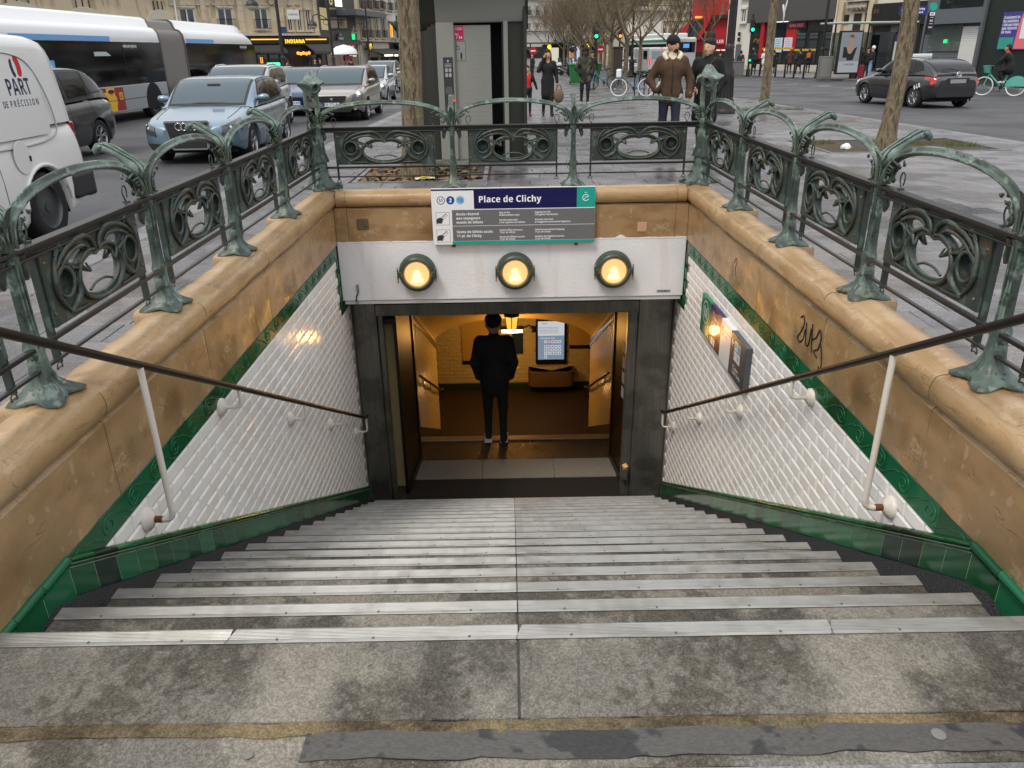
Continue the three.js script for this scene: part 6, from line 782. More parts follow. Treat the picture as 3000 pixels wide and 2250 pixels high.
// tree pits
{
  const pit = (p, label, grass) => { const [x0, x1, d0, d1] = p, t = tag(struct('tree_pit', [grid(14, 10, (i, j) => { const D = lerp(d0, d1, j / 9); return [lerp(x0, x1, i / 13), gy(D) - 0.035 + 0.03 * fbm(i / 14, j / 10, 6, 3, Math.round(x0 * 10 + 90)), -D]; })], M.soil), label); const e = 0.06; add('pit_edging', [span(x0 - e, x1 + e, gy(d0) - 0.1, gy(d0) + 0.004, -(d0 - e), -d0), span(x0 - e, x1 + e, gy(d1) - 0.1, gy(d1) + 0.004, -d1, -(d1 + e)), span(x0 - e, x0, gy(d0) - 0.1, gy(d0) + 0.002, -d0, -d1), span(x1, x1 + e, gy(d0) - 0.1, gy(d0) + 0.002, -d0, -d1)], M.graniteTones[0], t); return t; };
  pit(pits[0], 'earth tree pit with dead leaves beside the toilet cabin'); pit(pits[1], 'earth tree pit with tufts of grass round the leaning tree'); pit(pits[2], 'earth tree pit with grass round the slim tree');
  // leaves and grass
  const r = rng(5), lv = [], leaf = [0x5a4630, 0x7a6242, 0x8d7a58]; const geoL = (x, D, y, s) => T(new THREE.CircleGeometry(s, 5).scale(1, 0.6, 1), x, y, -D, -PI / 2 + (r() - 0.5) * 1.2, 0, r() * 6);
  for (let i = 0; i < 260; i++) { const x = lerp(-2.0, -0.4, r()), D = lerp(10.62, 12.1, r() ** 1.6); lv.push(geoL(x, D, gy(D) + 0.0 + 0.02 * r(), 0.035 + 0.03 * r())); } const lo = tag(add('fallen_leaves', lv, mat(0x6b563a, 0.9, { side: THREE.DoubleSide })), 'brown dead leaves lying in the pit beside the toilet cabin', 'leaves', null, 'stuff');
  const blades = (p, n, clump, label) => { const g = []; for (let i = 0; i < n; i++) { const c = clump[Math.floor(r() * clump.length)], x = lerp(p[0], p[1], c[0]) + (r() - 0.5) * c[2], D = lerp(p[2], p[3], c[1]) + (r() - 0.5) * c[2] * 0.6, h = 0.05 + 0.07 * r(), a = r() * 6, y = gy(D) - 0.03; g.push(quad([x, y, -D], [x + 0.008 * Math.cos(a), y, -D + 0.008 * Math.sin(a)], [x + 0.03 * Math.cos(a + 1), y + h, -D + 0.03 * Math.sin(a + 1)], [x + 0.028 * Math.cos(a + 1), y + h, -D + 0.028 * Math.sin(a + 1)])); } tag(add('grass', g, mat(0x56622e, 0.85, { side: THREE.DoubleSide })), label, 'grass', null, 'stuff'); };
  blades(pits[1], 800, [[0.55, 0.6, 0.9], [0.8, 0.6, 0.8], [0.12, 0.8, 0.5], [0.9, 0.4, 0.5]], 'thin green grass tufts in the pit of the leaning tree'); blades(pits[2], 900, [[0.5, 0.5, 0.8], [0.2, 0.5, 0.6], [0.8, 0.4, 0.5]], 'thin green grass tufts in the pit of the slim tree'); blades(pits[0], 200, [[0.35, 0.9, 0.2], [0.6, 0.95, 0.2]], 'thin green grass tufts in the pit beside the toilet cabin');
  const w = thing('litter', 'crumpled white paper lying in the grassy tree pit', 'litter', [5.75, gy(13.6) - 0.03, -13.6]); const cg = new THREE.IcosahedronGeometry(0.07, 1); { const p = cg.attributes.position; for (let i = 0; i < p.count; i++) { const k = 0.7 + 0.5 * hash2(Math.round(p.getX(i) * 900), Math.round(p.getY(i) * 900), Math.round(p.getZ(i) * 900)); p.setXYZ(i, p.getX(i) * k * 1.3, p.getY(i) * k * 0.8 + 0.05, p.getZ(i) * k); } } cg.computeVertexNormals(); add('paper', cg, M.white, w);
  const w2 = thing('litter', 'yellow and white wrapper in the pit with dead leaves', 'litter', [-1.12, gy(10.7), -10.72]); add('wrapper', [grid(8, 4, (i, j) => [-0.14 + i * 0.04, 0.02 + 0.025 * hash2(i, j, 3), j * 0.05])], mat(0xd9d2a0, 0.5, { side: THREE.DoubleSide }), w2); add('wrapper_print', [grid(4, 3, (i, j) => [-0.06 + i * 0.04, 0.05 + 0.012 * hash2(i, j, 8), 0.02 + j * 0.04])], mat(0xc9b833, 0.5, { side: THREE.DoubleSide }), w2);
}
// ---------- people ----------
function nets(f, mn, mx, h) { // naive surface nets over a box; f returns signed distance
  const n = [0, 1, 2].map((k) => Math.ceil((mx[k] - mn[k]) / h) + 1), [nx, ny, nz] = n, F = new Float32Array(nx * ny * nz), id = (i, j, k) => (k * ny + j) * nx + i;
  for (let k = 0; k < nz; k++) for (let j = 0; j < ny; j++) for (let i = 0; i < nx; i++) F[id(i, j, k)] = f(mn[0] + i * h, mn[1] + j * h, mn[2] + k * h);
  const V = new Int32Array(nx * ny * nz).fill(-1), P = [], I = [];
  for (let k = 0; k < nz - 1; k++) for (let j = 0; j < ny - 1; j++) for (let i = 0; i < nx - 1; i++) {
    let m = 0, sx = 0, sy = 0, sz = 0, c = 0; const v = []; for (let q = 0; q < 8; q++) { const d = F[id(i + (q & 1), j + (q >> 1 & 1), k + (q >> 2))]; v.push(d); if (d < 0) m |= 1 << q; } if (m === 0 || m === 255) continue;
    for (const [a, b] of [[0, 1], [2, 3], [4, 5], [6, 7], [0, 2], [1, 3], [4, 6], [5, 7], [0, 4], [1, 5], [2, 6], [3, 7]]) if ((v[a] < 0) !== (v[b] < 0)) { const t = v[a] / (v[a] - v[b]); sx += lerp(a & 1, b & 1, t); sy += lerp(a >> 1 & 1, b >> 1 & 1, t); sz += lerp(a >> 2, b >> 2, t); c++; }
    V[id(i, j, k)] = P.length / 3; P.push(mn[0] + (i + sx / c) * h, mn[1] + (j + sy / c) * h, mn[2] + (k + sz / c) * h);
  }
  const fq = (a, b, c, d, fl) => { if (a < 0 || b < 0 || c < 0 || d < 0) return; fl ? I.push(a, b, c, a, c, d) : I.push(a, c, b, a, d, c); };
  for (let k = 1; k < nz - 1; k++) for (let j = 1; j < ny - 1; j++) for (let i = 1; i < nx - 1; i++) {
    const a = F[id(i, j, k)] < 0;
    if (a !== F[id(i + 1, j, k)] < 0) fq(V[id(i, j - 1, k - 1)], V[id(i, j, k - 1)], V[id(i, j, k)], V[id(i, j - 1, k)], a);
    if (a !== F[id(i, j + 1, k)] < 0) fq(V[id(i - 1, j, k - 1)], V[id(i - 1, j, k)], V[id(i, j, k)], V[id(i, j, k - 1)], a);
    if (a !== F[id(i, j, k + 1)] < 0) fq(V[id(i - 1, j - 1, k)], V[id(i, j - 1, k)], V[id(i, j, k)], V[id(i - 1, j, k)], a);
  }
  const g = new THREE.BufferGeometry(); g.setAttribute('position', new THREE.Float32BufferAttribute(P, 3)); g.setIndex(I); g.computeVertexNormals(); return g;
}
const lin = (h) => { const c = new THREE.Color(h); return [c.r, c.g, c.b]; };
const clothM = mat(0xffffff, 0.85, { vertexColors: true, bumpMap: speckB, bumpScale: 0.004 });
function capD(b, x, y, z) { const dx = b[3] - b[0], dy = b[4] - b[1], dz = b[5] - b[2], l = dx * dx + dy * dy + dz * dz || 1e-9, t = clamp(((x - b[0]) * dx + (y - b[1]) * dy + (z - b[2]) * dz) / l), ex = x - b[0] - dx * t, ey = y - b[1] - dy * t, ez = (z - b[2] - dz * t) * (b[9] || 1); return Math.sqrt(ex * ex + ey * ey + ez * ez) - lerp(b[6], b[7], t); }
function blob(bones, h, k, colours, tint) { // smooth union of tapered capsules, coloured by the nearest one
  let mn = [9, 9, 9], mx = [-9, -9, -9]; for (const b of bones) for (let q = 0; q < 3; q++) { const r = Math.max(b[6], b[7]) + 0.04; mn[q] = Math.min(mn[q], b[q] - r, b[q + 3] - r); mx[q] = Math.max(mx[q], b[q] + r, b[q + 3] + r); }
  const f = (x, y, z) => { let s = 9; for (const b of bones) { const d = capD(b, x, y, z); if (d < s + k) { const q = clamp(0.5 + 0.5 * (s - d) / k); s = lerp(s, d, q) - k * q * (1 - q); } } return s; };
  const g = nets(f, mn, mx, h), p = g.attributes.position, c = new Float32Array(p.count * 3);
  for (let i = 0; i < p.count; i++) { const x = p.getX(i), y = p.getY(i), z = p.getZ(i); let bd = 9, bi = 0; for (const b of bones) { const d = capD(b, x, y, z) - (b[10] || 0); if (d < bd) { bd = d; bi = b[8]; } } const q = tint ? tint(bi, x, y, z, colours) : colours[bi]; c.set(q, i * 3); }
  g.setAttribute('color', new THREE.BufferAttribute(c, 3)); return g;
}
function painted(g, c) { const n = norm(g), a = new Float32Array(n.attributes.position.count * 3); for (let i = 0; i < a.length; i += 3) a.set(c, i); n.setAttribute('color', new THREE.BufferAttribute(a, 3)); return n; }
function hand(w, dir, c, thumb, s = 1) { // palm and five curled fingers; w wrist, dir along the hand
  const d = V3(...dir).normalize(), sd = V3(...thumb).normalize(), nrm = V3().crossVectors(d, sd), o = V3(...w), at = (a, b, e) => o.clone().addScaledVector(d, a * s).addScaledVector(sd, b * s).addScaledVector(nrm, e * s), g = [vtube([at(0, 0, 0), at(0.03, 0, 0), at(0.07, 0, 0.002), at(0.09, 0, 0.004)], [0.022 * s, 0.03 * s, 0.034 * s, 0.028 * s], 8)];
  [[0.024, 0.07], [0.009, 0.08], [-0.007, 0.075], [-0.022, 0.06]].forEach(([b, l]) => g.push(vtube([at(0.08, b, 0), at(0.08 + l * 0.5, b, 0.008), at(0.08 + l * 0.85, b, 0.026), at(0.08 + l * 0.9, b, 0.042)], 0.0088 * s, 6, 6))); g.push(vtube([at(0.02, 0.022, 0), at(0.05, 0.045, 0.006), at(0.08, 0.05, 0.016), at(0.095, 0.046, 0.024)], 0.0098 * s, 6, 6)); return g.map((q) => painted(q, c));
}
function person(label, pos, turn, S, group) {
  const t = thing('person', label, 'person', pos, turn, group), k = (S.h || 1.72) / 1.75, C = [lin(S.skin || 0xb98a6c), lin(S.top), lin(S.legs || 0x1d1f26), lin(S.shoes || 0x1b1b1c), lin(S.trim || 0xd9d2c2), lin(S.shirt || S.top)], B = [], fat = S.fat || 1;
  const b = (a, c, ra, rb, col, sq, bias) => B.push([a[0] * k, a[1] * k, a[2] * k, c[0] * k, c[1] * k, c[2] * k, ra * k, rb * k, col, sq, bias]);
  const st = S.stride || 0, ht = S.headTurn || 0, drop = S.sit ? 0.1 : 0, lean = S.lean || 0, sh = (y) => lean * (y - 0.95);
  // trunk
  b([-0.075, 0.95, 0], [0.075, 0.95, 0], 0.115, 0.115, S.coat ? 1 : 2); b([0, 1.0, sh(1)], [0, 1.2, sh(1.2)], 0.135 * fat, 0.15 * fat, 1, 1.12); b([-0.075, 1.3, sh(1.3)], [0.075, 1.3, sh(1.3)], 0.135 * fat, 0.135 * fat, 1, 1.1); b([-0.16, 1.415, sh(1.41)], [0.16, 1.415, sh(1.41)], 0.066 * fat, 0.066 * fat, 1); b([0, 1.42, sh(1.42)], [0, 1.5, sh(1.5) + 0.01], 0.075, 0.06, S.collar ? 4 : 0);
  if (!S.coat) b([0, 0.93, 0], [0, 1.02, sh(1)], 0.155 * fat, 0.15 * fat, 1, 1.1);
  if (S.coat) { b([0, 1.0, 0], [0, S.coat, 0.01], 0.16 * fat, (S.flare || 0.2), 1, 1.15); }
  if (S.hem) b([-0.06, 0.905, 0], [0.06, 0.905, 0], 0.125 * fat, 0.125 * fat, 4, 1.05, -0.012);
  // legs
  for (const s of [-1, 1]) {
    const z = S.sit ? 0 : s * st, hip = [s * 0.09, 0.92, 0], kn = S.knee ? S.knee[s < 0 ? 0 : 1] : [s * 0.1, 0.5, z * 0.55 + 0.03], an = S.ankle ? S.ankle[s < 0 ? 0 : 1] : [s * 0.1, 0.09 + Math.max(0, -z) * 0.12, z]; b(hip, kn, 0.093, 0.064, 2); b(kn, an, 0.062, 0.045, 2); const fz = Math.max(0, -z) * 0.5; b([an[0], an[1] - 0.045, an[2] - 0.03], [an[0] + s * 0.02, an[1] - 0.052 - fz * 0.3, an[2] + 0.13], 0.046, 0.036, 3);
    const arm = (S.arms || {})[s < 0 ? 'r' : 'l'] || [[s * 0.255, 1.15, -0.02], [s * 0.26, 0.92, 0.04]], sl = [s * 0.185, 1.405, sh(1.4)]; const [el, wr] = arm; b(sl, el, 0.062 * (S.armFat || 1), 0.054 * (S.armFat || 1), 1); b(el, wr, 0.053 * (S.armFat || 1), 0.042 * (S.armFat || 1), 1); if (S.cuff) b([lerp(el[0], wr[0], 0.88), lerp(el[1], wr[1], 0.88), lerp(el[2], wr[2], 0.88)], wr, 0.052, 0.05, 4);
  }
  // head
  const hc = (p) => { const c = Math.cos(ht), s = Math.sin(ht); return [p[0] * c + p[2] * s, p[1], -p[0] * s + p[2] * c + sh(1.6)]; }; b([0, 1.61, sh(1.6) + 0.0], [0, 1.66, sh(1.6) - 0.012], 0.082, 0.092, 0); b(hc([0, 1.565, 0.045]), hc([0, 1.6, 0.035]), 0.052, 0.062, S.beard ? 6 : 0, 1, S.beard ? -0.012 : 0); b(hc([0, 1.612, 0.098]), hc([0, 1.64, 0.09]), 0.013, 0.009, 0); for (const s of [-1, 1]) b(hc([s * 0.088, 1.61, 0]), hc([s * 0.09, 1.645, -0.005]), 0.014, 0.016, 0);
  C[6] = lin(S.hair || 0x17120e);
  const g = [blob(B, (S.cell || 0.022), 0.035 * k, C, S.tint)];
  if (S.hands) for (const q of S.hands) g.push(...hand(q[0].map((v) => v * k), q[1], C[0], q[2], k));
  add('body', mergeGeometries(g.map(norm), false), clothM, t);
  const face = [], kk = (p) => p.map((v) => v * k); for (const s of [-1, 1]) { const p = kk(hc([s * 0.032, 1.645, 0.083])); face.push(sph(0.0105 * k, ...p, 5, 1.3, 0.7, 0.7)); } { const a = kk(hc([-0.024, 1.578, 0.094])), c = kk(hc([0, 1.575, 0.1])), d = kk(hc([0.024, 1.578, 0.094])); face.push(vtube([a, c, d], 0.0055 * k, 5, 4)); } add('face_features', face, mat(0x3a2420, 0.5), t);
  const hm = mat(S.hair || 0x17120e, 0.75), HB = [], hb = (a, c, ra, rb, sq) => { const A = hc(a), D = hc(c); HB.push([...A.map((v) => v * k), ...D.map((v) => v * k), ra * k, rb * k, 0, sq]); };
  if (S.hat) { hb([0, 1.69, -0.01], [0, 1.71, -0.014], 0.098, 0.092); hb([-0.045, 1.7, 0.02], [0.045, 1.7, 0.02], 0.064, 0.064); hb([0, 1.67, -0.035], [0, 1.7, -0.03], 0.078, 0.085); const q = blob(HB, 0.016, 0.02, [lin(S.hat)]); q.deleteAttribute('color'); add('hat', q, mat(S.hat, 0.9), t); HB.length = 0; if (S.long) { hb([0, 1.62, -0.06], [0, 1.44, -0.08], 0.07, 0.06); hb([-0.07, 1.6, 0], [-0.08, 1.45, 0.02], 0.03, 0.025); hb([0.07, 1.6, 0], [0.08, 1.45, 0.02], 0.03, 0.025); } }
  else { hb([0, 1.695, -0.028], [0, 1.71, -0.028], 0.094, 0.088); hb([0, 1.64, -0.045], [0, 1.68, -0.03], 0.085, 0.09); hb([-0.04, 1.725, 0.03], [0.04, 1.725, 0.03], 0.034, 0.034); if (S.bun) hb([0, 1.81, -0.05], [0, 1.83, -0.055], 0.056, 0.052); if (S.long) { hb([-0.07, 1.65, -0.02], [-0.085, 1.42, 0.02], 0.045, 0.04); hb([0.07, 1.65, -0.02], [0.085, 1.42, 0.02], 0.045, 0.04); hb([0, 1.6, -0.07], [0, 1.4, -0.08], 0.07, 0.06); } }
  if (HB.length) { const q = blob(HB, 0.016, 0.025, [lin(0)]); q.deleteAttribute('color'); add('hair', q, hm, t); }
  return t;
}
const pocketArms = { r: [[-0.29, 1.13, -0.03], [-0.2, 0.98, 0.1]], l: [[0.29, 1.13, -0.03], [0.2, 0.98, 0.1]] };
const P_ = (px, py) => onGround(px, py);
// the man on the landing
person('person seen from behind in black jacket, cap and black trousers on the landing', [-0.21, FLOOR + 0.014, -8.6], PI, { h: 1.64, top: 0x16171a, legs: 0x15161a, shoes: 0x1b1b1d, hat: 0x16161a, fat: 1.1, armFat: 1.15, stride: 0.05, cell: 0.015, coat: 0.82, flare: 0.18, arms: { r: [[-0.245, 1.13, -0.03], [-0.21, 0.9, 0.06]], l: [[0.245, 1.13, -0.03], [0.21, 0.9, 0.06]] }, collar: 1, trim: 0x0b0b0c });
add('shoe_soles', [-1, 1].map((s) => rbox(0.1, 0.022, 0.25, 0.01, s * 0.1, 0.012, 0.04)), M.white, scene.children[scene.children.length - 1]);
// couple behind the railing
{
  const D = 13.3, x = ray(1962, 300)[0] * D;
  const a = person('person in brown shearling jacket and black knitted hat, one hand in a pocket', [x, gy(D), -D], -0.12, { h: 1.76, top: 0x4a3524, legs: 0x1b2233, shoes: 0x2a2a2c, trim: 0xd8cdb6, collar: 1, hem: 1, cuff: 1, hat: 0x131417, beard: 1, hair: 0x1a130f, skin: 0xb08468, headTurn: 0.75, fat: 1.12, armFat: 1.2, cell: 0.0135, stride: 0.08, arms: { r: [[-0.34, 1.13, -0.02], [-0.24, 0.99, 0.12]], l: [[0.3, 1.14, -0.03], [0.29, 0.9, 0.05]] }, hands: [[[0.29, 0.9, 0.05], [0, -1, 0.15], [-0.3, 0, 1]]] });
  add('shearling_collar', [vtube([[-0.085, 1.44, 0.09], [-0.125, 1.5, 0.03], [-0.1, 1.53, -0.07], [0, 1.54, -0.1], [0.1, 1.53, -0.07], [0.125, 1.5, 0.03], [0.085, 1.44, 0.09]], [0.032, 0.042, 0.042, 0.042, 0.042, 0.042, 0.032], 8, 24)], mat(0xd8cdb6, 0.95, { bumpMap: speckB, bumpScale: 0.01 }), a);
  add('zip', [vtube([[0, 1.4, 0.165], [0, 1.25, 0.185], [0, 1.05, 0.185], [0, 0.95, 0.175]], 0.007, 5, 12)], M.dark, a); add('pocket_trim', [vtube([[-0.24, 1.02, 0.14], [-0.21, 1.07, 0.165], [-0.19, 1.12, 0.17]], 0.018, 6, 8)], mat(0xd8cdb6, 0.95), a);
  const D2 = 13.75, x2 = ray(2066, 300)[0] * D2;
  const w = person('person in long black coat with hair in a bun and white shoes', [x2, gy(D2), -D2], -0.55, { h: 1.72, top: 0x0c0c0d, legs: 0x101012, shoes: 0xd8d9db, hair: 0x140f0d, bun: 1, skin: 0xc09a80, coat: 0.55, flare: 0.22, fat: 1.12, armFat: 1.25, headTurn: -0.35, cell: 0.0145, stride: 0.1, collar: 1, trim: 0x0c0c0d, arms: { r: [[-0.27, 1.12, 0.02], [-0.16, 1.0, 0.18]], l: [[0.28, 1.12, -0.02], [0.22, 0.95, 0.1]] }, hands: [[[-0.16, 1.0, 0.18], [0.6, -0.3, 0.4], [0, 1, 0.2]]] });
  add('bag_strap', [vtube([[0.13, 1.47, 0.02], [0.06, 1.3, 0.19], [-0.06, 1.1, 0.22], [-0.18, 0.95, 0.16]], 0.011, 5, 16)], mat(0x2a2724, 0.6), w);
}
{ const p = P_(1712, 306); const camo = [lin(0x2a2c22), lin(0x4a4a38), lin(0x17180f), lin(0x6a6450)]; person('person in camouflage jacket and dark hat, hands in pockets, walking this way', p, 0.05, { h: 1.74, top: 0x33352a, legs: 0x131315, shoes: 0x8d8f92, hat: 0x15161a, skin: 0x4a3024, fat: 1.2, armFat: 1.3, arms: pocketArms, cell: 0.018, stride: 0.05, collar: 1, trim: 0x26281f, coat: 0.84, flare: 0.19, tint: (bi, x, y, z, C) => { if (bi !== 1) return C[bi]; const n = fbm((x + 2) * 0.35 % 1, (y + z) * 0.3 % 1, 12, 3, 7); return camo[n < 0.4 ? 2 : n < 0.52 ? 0 : n < 0.62 ? 1 : 3]; } }); }
{ const p = P_(1604, 338); const t = person('person in long black coat talking on a phone and carrying a brown bag', p, 0.1, { h: 1.66, top: 0x101114, legs: 0x151517, shoes: 0x2b1a18, hair: 0x17100c, long: 1, skin: 0xb98a6c, coat: 0.6, flare: 0.19, fat: 1.05, cell: 0.018, stride: 0.16, arms: { r: [[-0.27, 1.22, 0.06], [-0.12, 1.55, 0.1]], l: [[0.25, 1.14, 0], [0.27, 0.9, 0.06]] }, hands: [[[-0.12, 1.53, 0.1], [0.1, 1, 0], [0, 0, 1]], [[0.27, 0.9, 0.06], [0, -1, 0], [-0.2, 0, 1]]] }); const bag = thing('shoulder_bag', 'slouchy brown bag held by the person on the phone', 'bag', [p[0] + 0.3, p[1] + 0.34, p[2] + 0.1]); add('bag_body', [sph(0.17, 0, 0.17, 0, 10, 0.85, 1.1, 0.5)], mat(0x6b5848, 0.8), bag); add('bag_handle', [vtube([[-0.08, 0.3, 0], [-0.02, 0.44, 0], [0.04, 0.44, 0], [0.08, 0.3, 0]], 0.012, 6, 12)], mat(0x4a3c30, 0.7), bag); add('phone', [rbox(0.012, 0.14, 0.07, 0.008, -0.1, 1.53, 0.07)], M.black, t); }
{ const p = P_(1545, 339); person('child in red top under an open dark coat beside the toilet cabin', p, 0.1, { h: 1.28, top: 0x14161c, legs: 0x15161c, shoes: 0x8d2a22, hair: 0x2a1c14, skin: 0xc09a80, cell: 0.018, fat: 1.1, tint: (bi, x, y, z, C) => bi === 1 && Math.abs(x) < 0.085 && z > 0.03 && y > 0.72 ? lin(0xc01d1c) : C[bi], arms: { l: [[0.3, 1.14, 0], [0.36, 0.95, 0.04]] } }); }
// queue on the far pavement
[[2166, 218, 0x2a2f33, 1.6, 0, 'person in grey coat near the far traffic light'], [2206, 219, 0x15161a, 0, 0, 'person in black with a rucksack in front of the red pillar'], [2233, 217, 0xd9d9d4, 0, 0xe0d5c5, 'person in white down jacket near the grey shopfront'], [2262, 215, 0x1b1c20, 0, 0, 'person in black bending by the shop window'], [2310, 216, 0x4a2a20, 0, 0, 'person with long reddish hair and brown coat in the queue'], [2337, 216, 0x1c1e26, 0, 0, 'person in dark navy coat in the queue'], [2364, 214, 0x15161a, 0, 0, 'person in black with an orange bag on the back']].forEach(([px, py, top, , hat, label], i) => { const p = P_(px, py), t = person(label, p, PI + 0.5 * (i % 3 - 1), { h: 1.66 + 0.03 * (i % 3), top, legs: i === 2 ? 0x17181c : 0x20222a, cell: 0.03, coat: i % 2 ? 0.7 : 0.82, hair: i === 4 ? 0x5a2c1a : 0x1a1410, long: i === 4, hat: hat || undefined, stride: 0.07 * (i % 3) }, 'people on the far pavement'); if (i === 6) add('backpack', [rbox(0.3, 0.36, 0.16, 0.06, 0, 1.25, -0.22)], mat(0xb0602c, 0.8), t); if (i === 1) add('backpack', [rbox(0.32, 0.46, 0.18, 0.06, 0, 1.22, -0.22)], mat(0x24272c, 0.8), t); });
// bus stop
[[2512, 226, 0x8a705e, 'person in pinkish coat, mask and hat waiting under the bus shelter', 0x4a4236], [2532, 229, 0x1c1c1e, 'person in black coat beside the pinkish coat at the bus stop', 0x222222], [2545, 231, 0x14161c, 'person in black puffer jacket, white hood and pale jeans at the bus stop', 0xdfe1e4, 0x7f9bb8], [2622, 222, 0x17171b, 'person in black with a pink hat behind the leaning tree', 0xe07a86]].forEach(([px, py, top, label, hat, legs], i) => { const p = P_(px, py); const t = person(label, p, i === 2 ? PI + 0.9 : 0.4 - 0.5 * i, { h: 1.7 + 0.05 * (i === 2), top, legs: legs || 0x24242a, hat, shoes: i === 2 ? 0xdadada : 0x2a2a2c, cell: 0.026, fat: 1.15, armFat: 1.2, arms: i === 2 ? pocketArms : undefined, long: i === 3, hair: i === 3 ? 0xa8834a : undefined }, 'people waiting at the bus stop'); });
{ const p = P_(2512, 230), t = thing('suitcase', 'dark red wheeled suitcase standing at the bus stop', 'suitcase', [p[0] - 0.1, p[1], p[2] + 0.3], 0.3); add('case', [rbox(0.46, 0.68, 0.28, 0.05, 0, 0.42, 0)], mat(0x8a1a2e, 0.6), t); add('pull_handle', [vtube([[-0.12, 0.76, 0.1], [-0.12, 1.1, 0.1], [0.12, 1.1, 0.1], [0.12, 0.76, 0.1]], 0.012, 5)], M.dark, t); for (const s of [-1, 1]) add('castor', [cyl(0.05, 0.05, 0.03, 12, s * 0.17, 0.05, 0, 0, 0, PI / 2)], M.black, t); const b = thing('carrier_bag', 'white plastic bag hanging beside the red suitcase', 'bag', [p[0] - 0.62, p[1] + 0.5, p[2] + 0.2]); add('bag_body', [sph(0.2, 0, 0.2, 0, 8, 0.8, 1.2, 0.5)], M.white, b); }
// ---------- bicycles ----------
function bicycle(label, pos, turn, S) {
  const t = thing('bicycle', label, 'bicycle', pos, turn), r = 0.335, wb = 0.54, wheel = (z) => { const g = sub('wheel', t, [0, r, z]); add('tyre', [torus(r - 0.02, 0.022, 0, 0, 0, 0, PI / 2, 0, 32, 8)], S.tyre || M.rubber, g); add('spokes', [...Array.from({ length: 12 }, (_, i) => { const a = i / 12 * PI; return vtube([[0, (r - 0.03) * Math.sin(a), (r - 0.03) * Math.cos(a)], [0, -(r - 0.03) * Math.sin(a), -(r - 0.03) * Math.cos(a)]], 0.0025, 3); }), cyl(0.03, 0.03, 0.09, 10, 0, 0, 0, 0, 0, PI / 2)], M.chrome, g); }; wheel(wb); wheel(-wb);
  const tb = (p, rr) => vtube(p, rr, 7, 8), fm = mat(S.frame, 0.35); add('frame', [tb([[0, r, -wb], [0, 0.3, -0.08], [0, 0.34, 0.06]], 0.02), tb([[0, 0.32, -0.05], [0, 0.55, 0.18], [0, 0.75, 0.4]], 0.03), tb([[0, 0.3, -0.08], [0, 0.6, -0.16], [0, 0.78, -0.2]], 0.026), tb([[0, r, -wb], [0, 0.55, -0.18]], 0.014), tb([[0, 0.85, 0.37], [0, 0.6, 0.47], [0, r, wb]], 0.022)], fm, t);
  add('handlebar', [tb([[-0.28, 1.02, 0.22], [-0.2, 1.05, 0.33], [0, 1.0, 0.36], [0.2, 1.05, 0.33], [0.28, 1.02, 0.22]], 0.014), tb([[0, 0.8, 0.38], [0, 1.0, 0.35]], 0.018)], M.dark, t); add('saddle', [rbox(0.16, 0.06, 0.26, 0.03, 0, 0.92, -0.24), cyl(0.014, 0.014, 0.2, 8, 0, 0.82, -0.21)], M.dark, t);
  add('mudguard', [sweep(Array.from({ length: 13 }, (_, i) => { const a = 0.2 + i / 12 * (S.cover ? 2.6 : 2.0); return V3(0, r + (r + 0.03) * Math.sin(a), -wb - (r + 0.03) * Math.cos(a)); }), V3(1, 0, 0), () => [[0, -0.035], [0.01, 0], [0, 0.035], [-0.004, 0]])], fm, t);
  if (S.basket) add('front_basket', [T(loft([[0.8, 0.1, 0.09], [1.06, 0.17, 0.14]].map(([y, a, c]) => [[-a, y, 0.5 - c], [a, y, 0.5 - c], [a, y, 0.5 + c], [-a, y, 0.5 + c]])))], fm, t); if (S.cover) add('wheel_cover', [T(poly(Array.from({ length: 16 }, (_, i) => { const a = i / 15 * PI; return [0.37 * Math.cos(a), 0.37 * Math.sin(a)]; }), 0.05, 0.01), 0.03, r + 0.0, -wb, 0, -PI / 2, 0)], fm, t);
  add('pedal_set', [cyl(0.07, 0.07, 0.02, 14, 0.04, 0.3, -0.06, 0, 0, PI / 2), box(0.02, 0.16, 0.03, 0.06, 0.24, -0.04, 0.4), box(0.09, 0.02, 0.06, 0.11, 0.17, -0.0), box(0.02, 0.16, 0.03, -0.06, 0.36, -0.08, 0.4), box(0.09, 0.02, 0.06, -0.11, 0.43, -0.12)], M.dark, t); if (S.lamp) add('rear_lamp', [sph(0.035, 0, 0.62, -wb - 0.28, 6)], VM.redLit, t); return t;
}
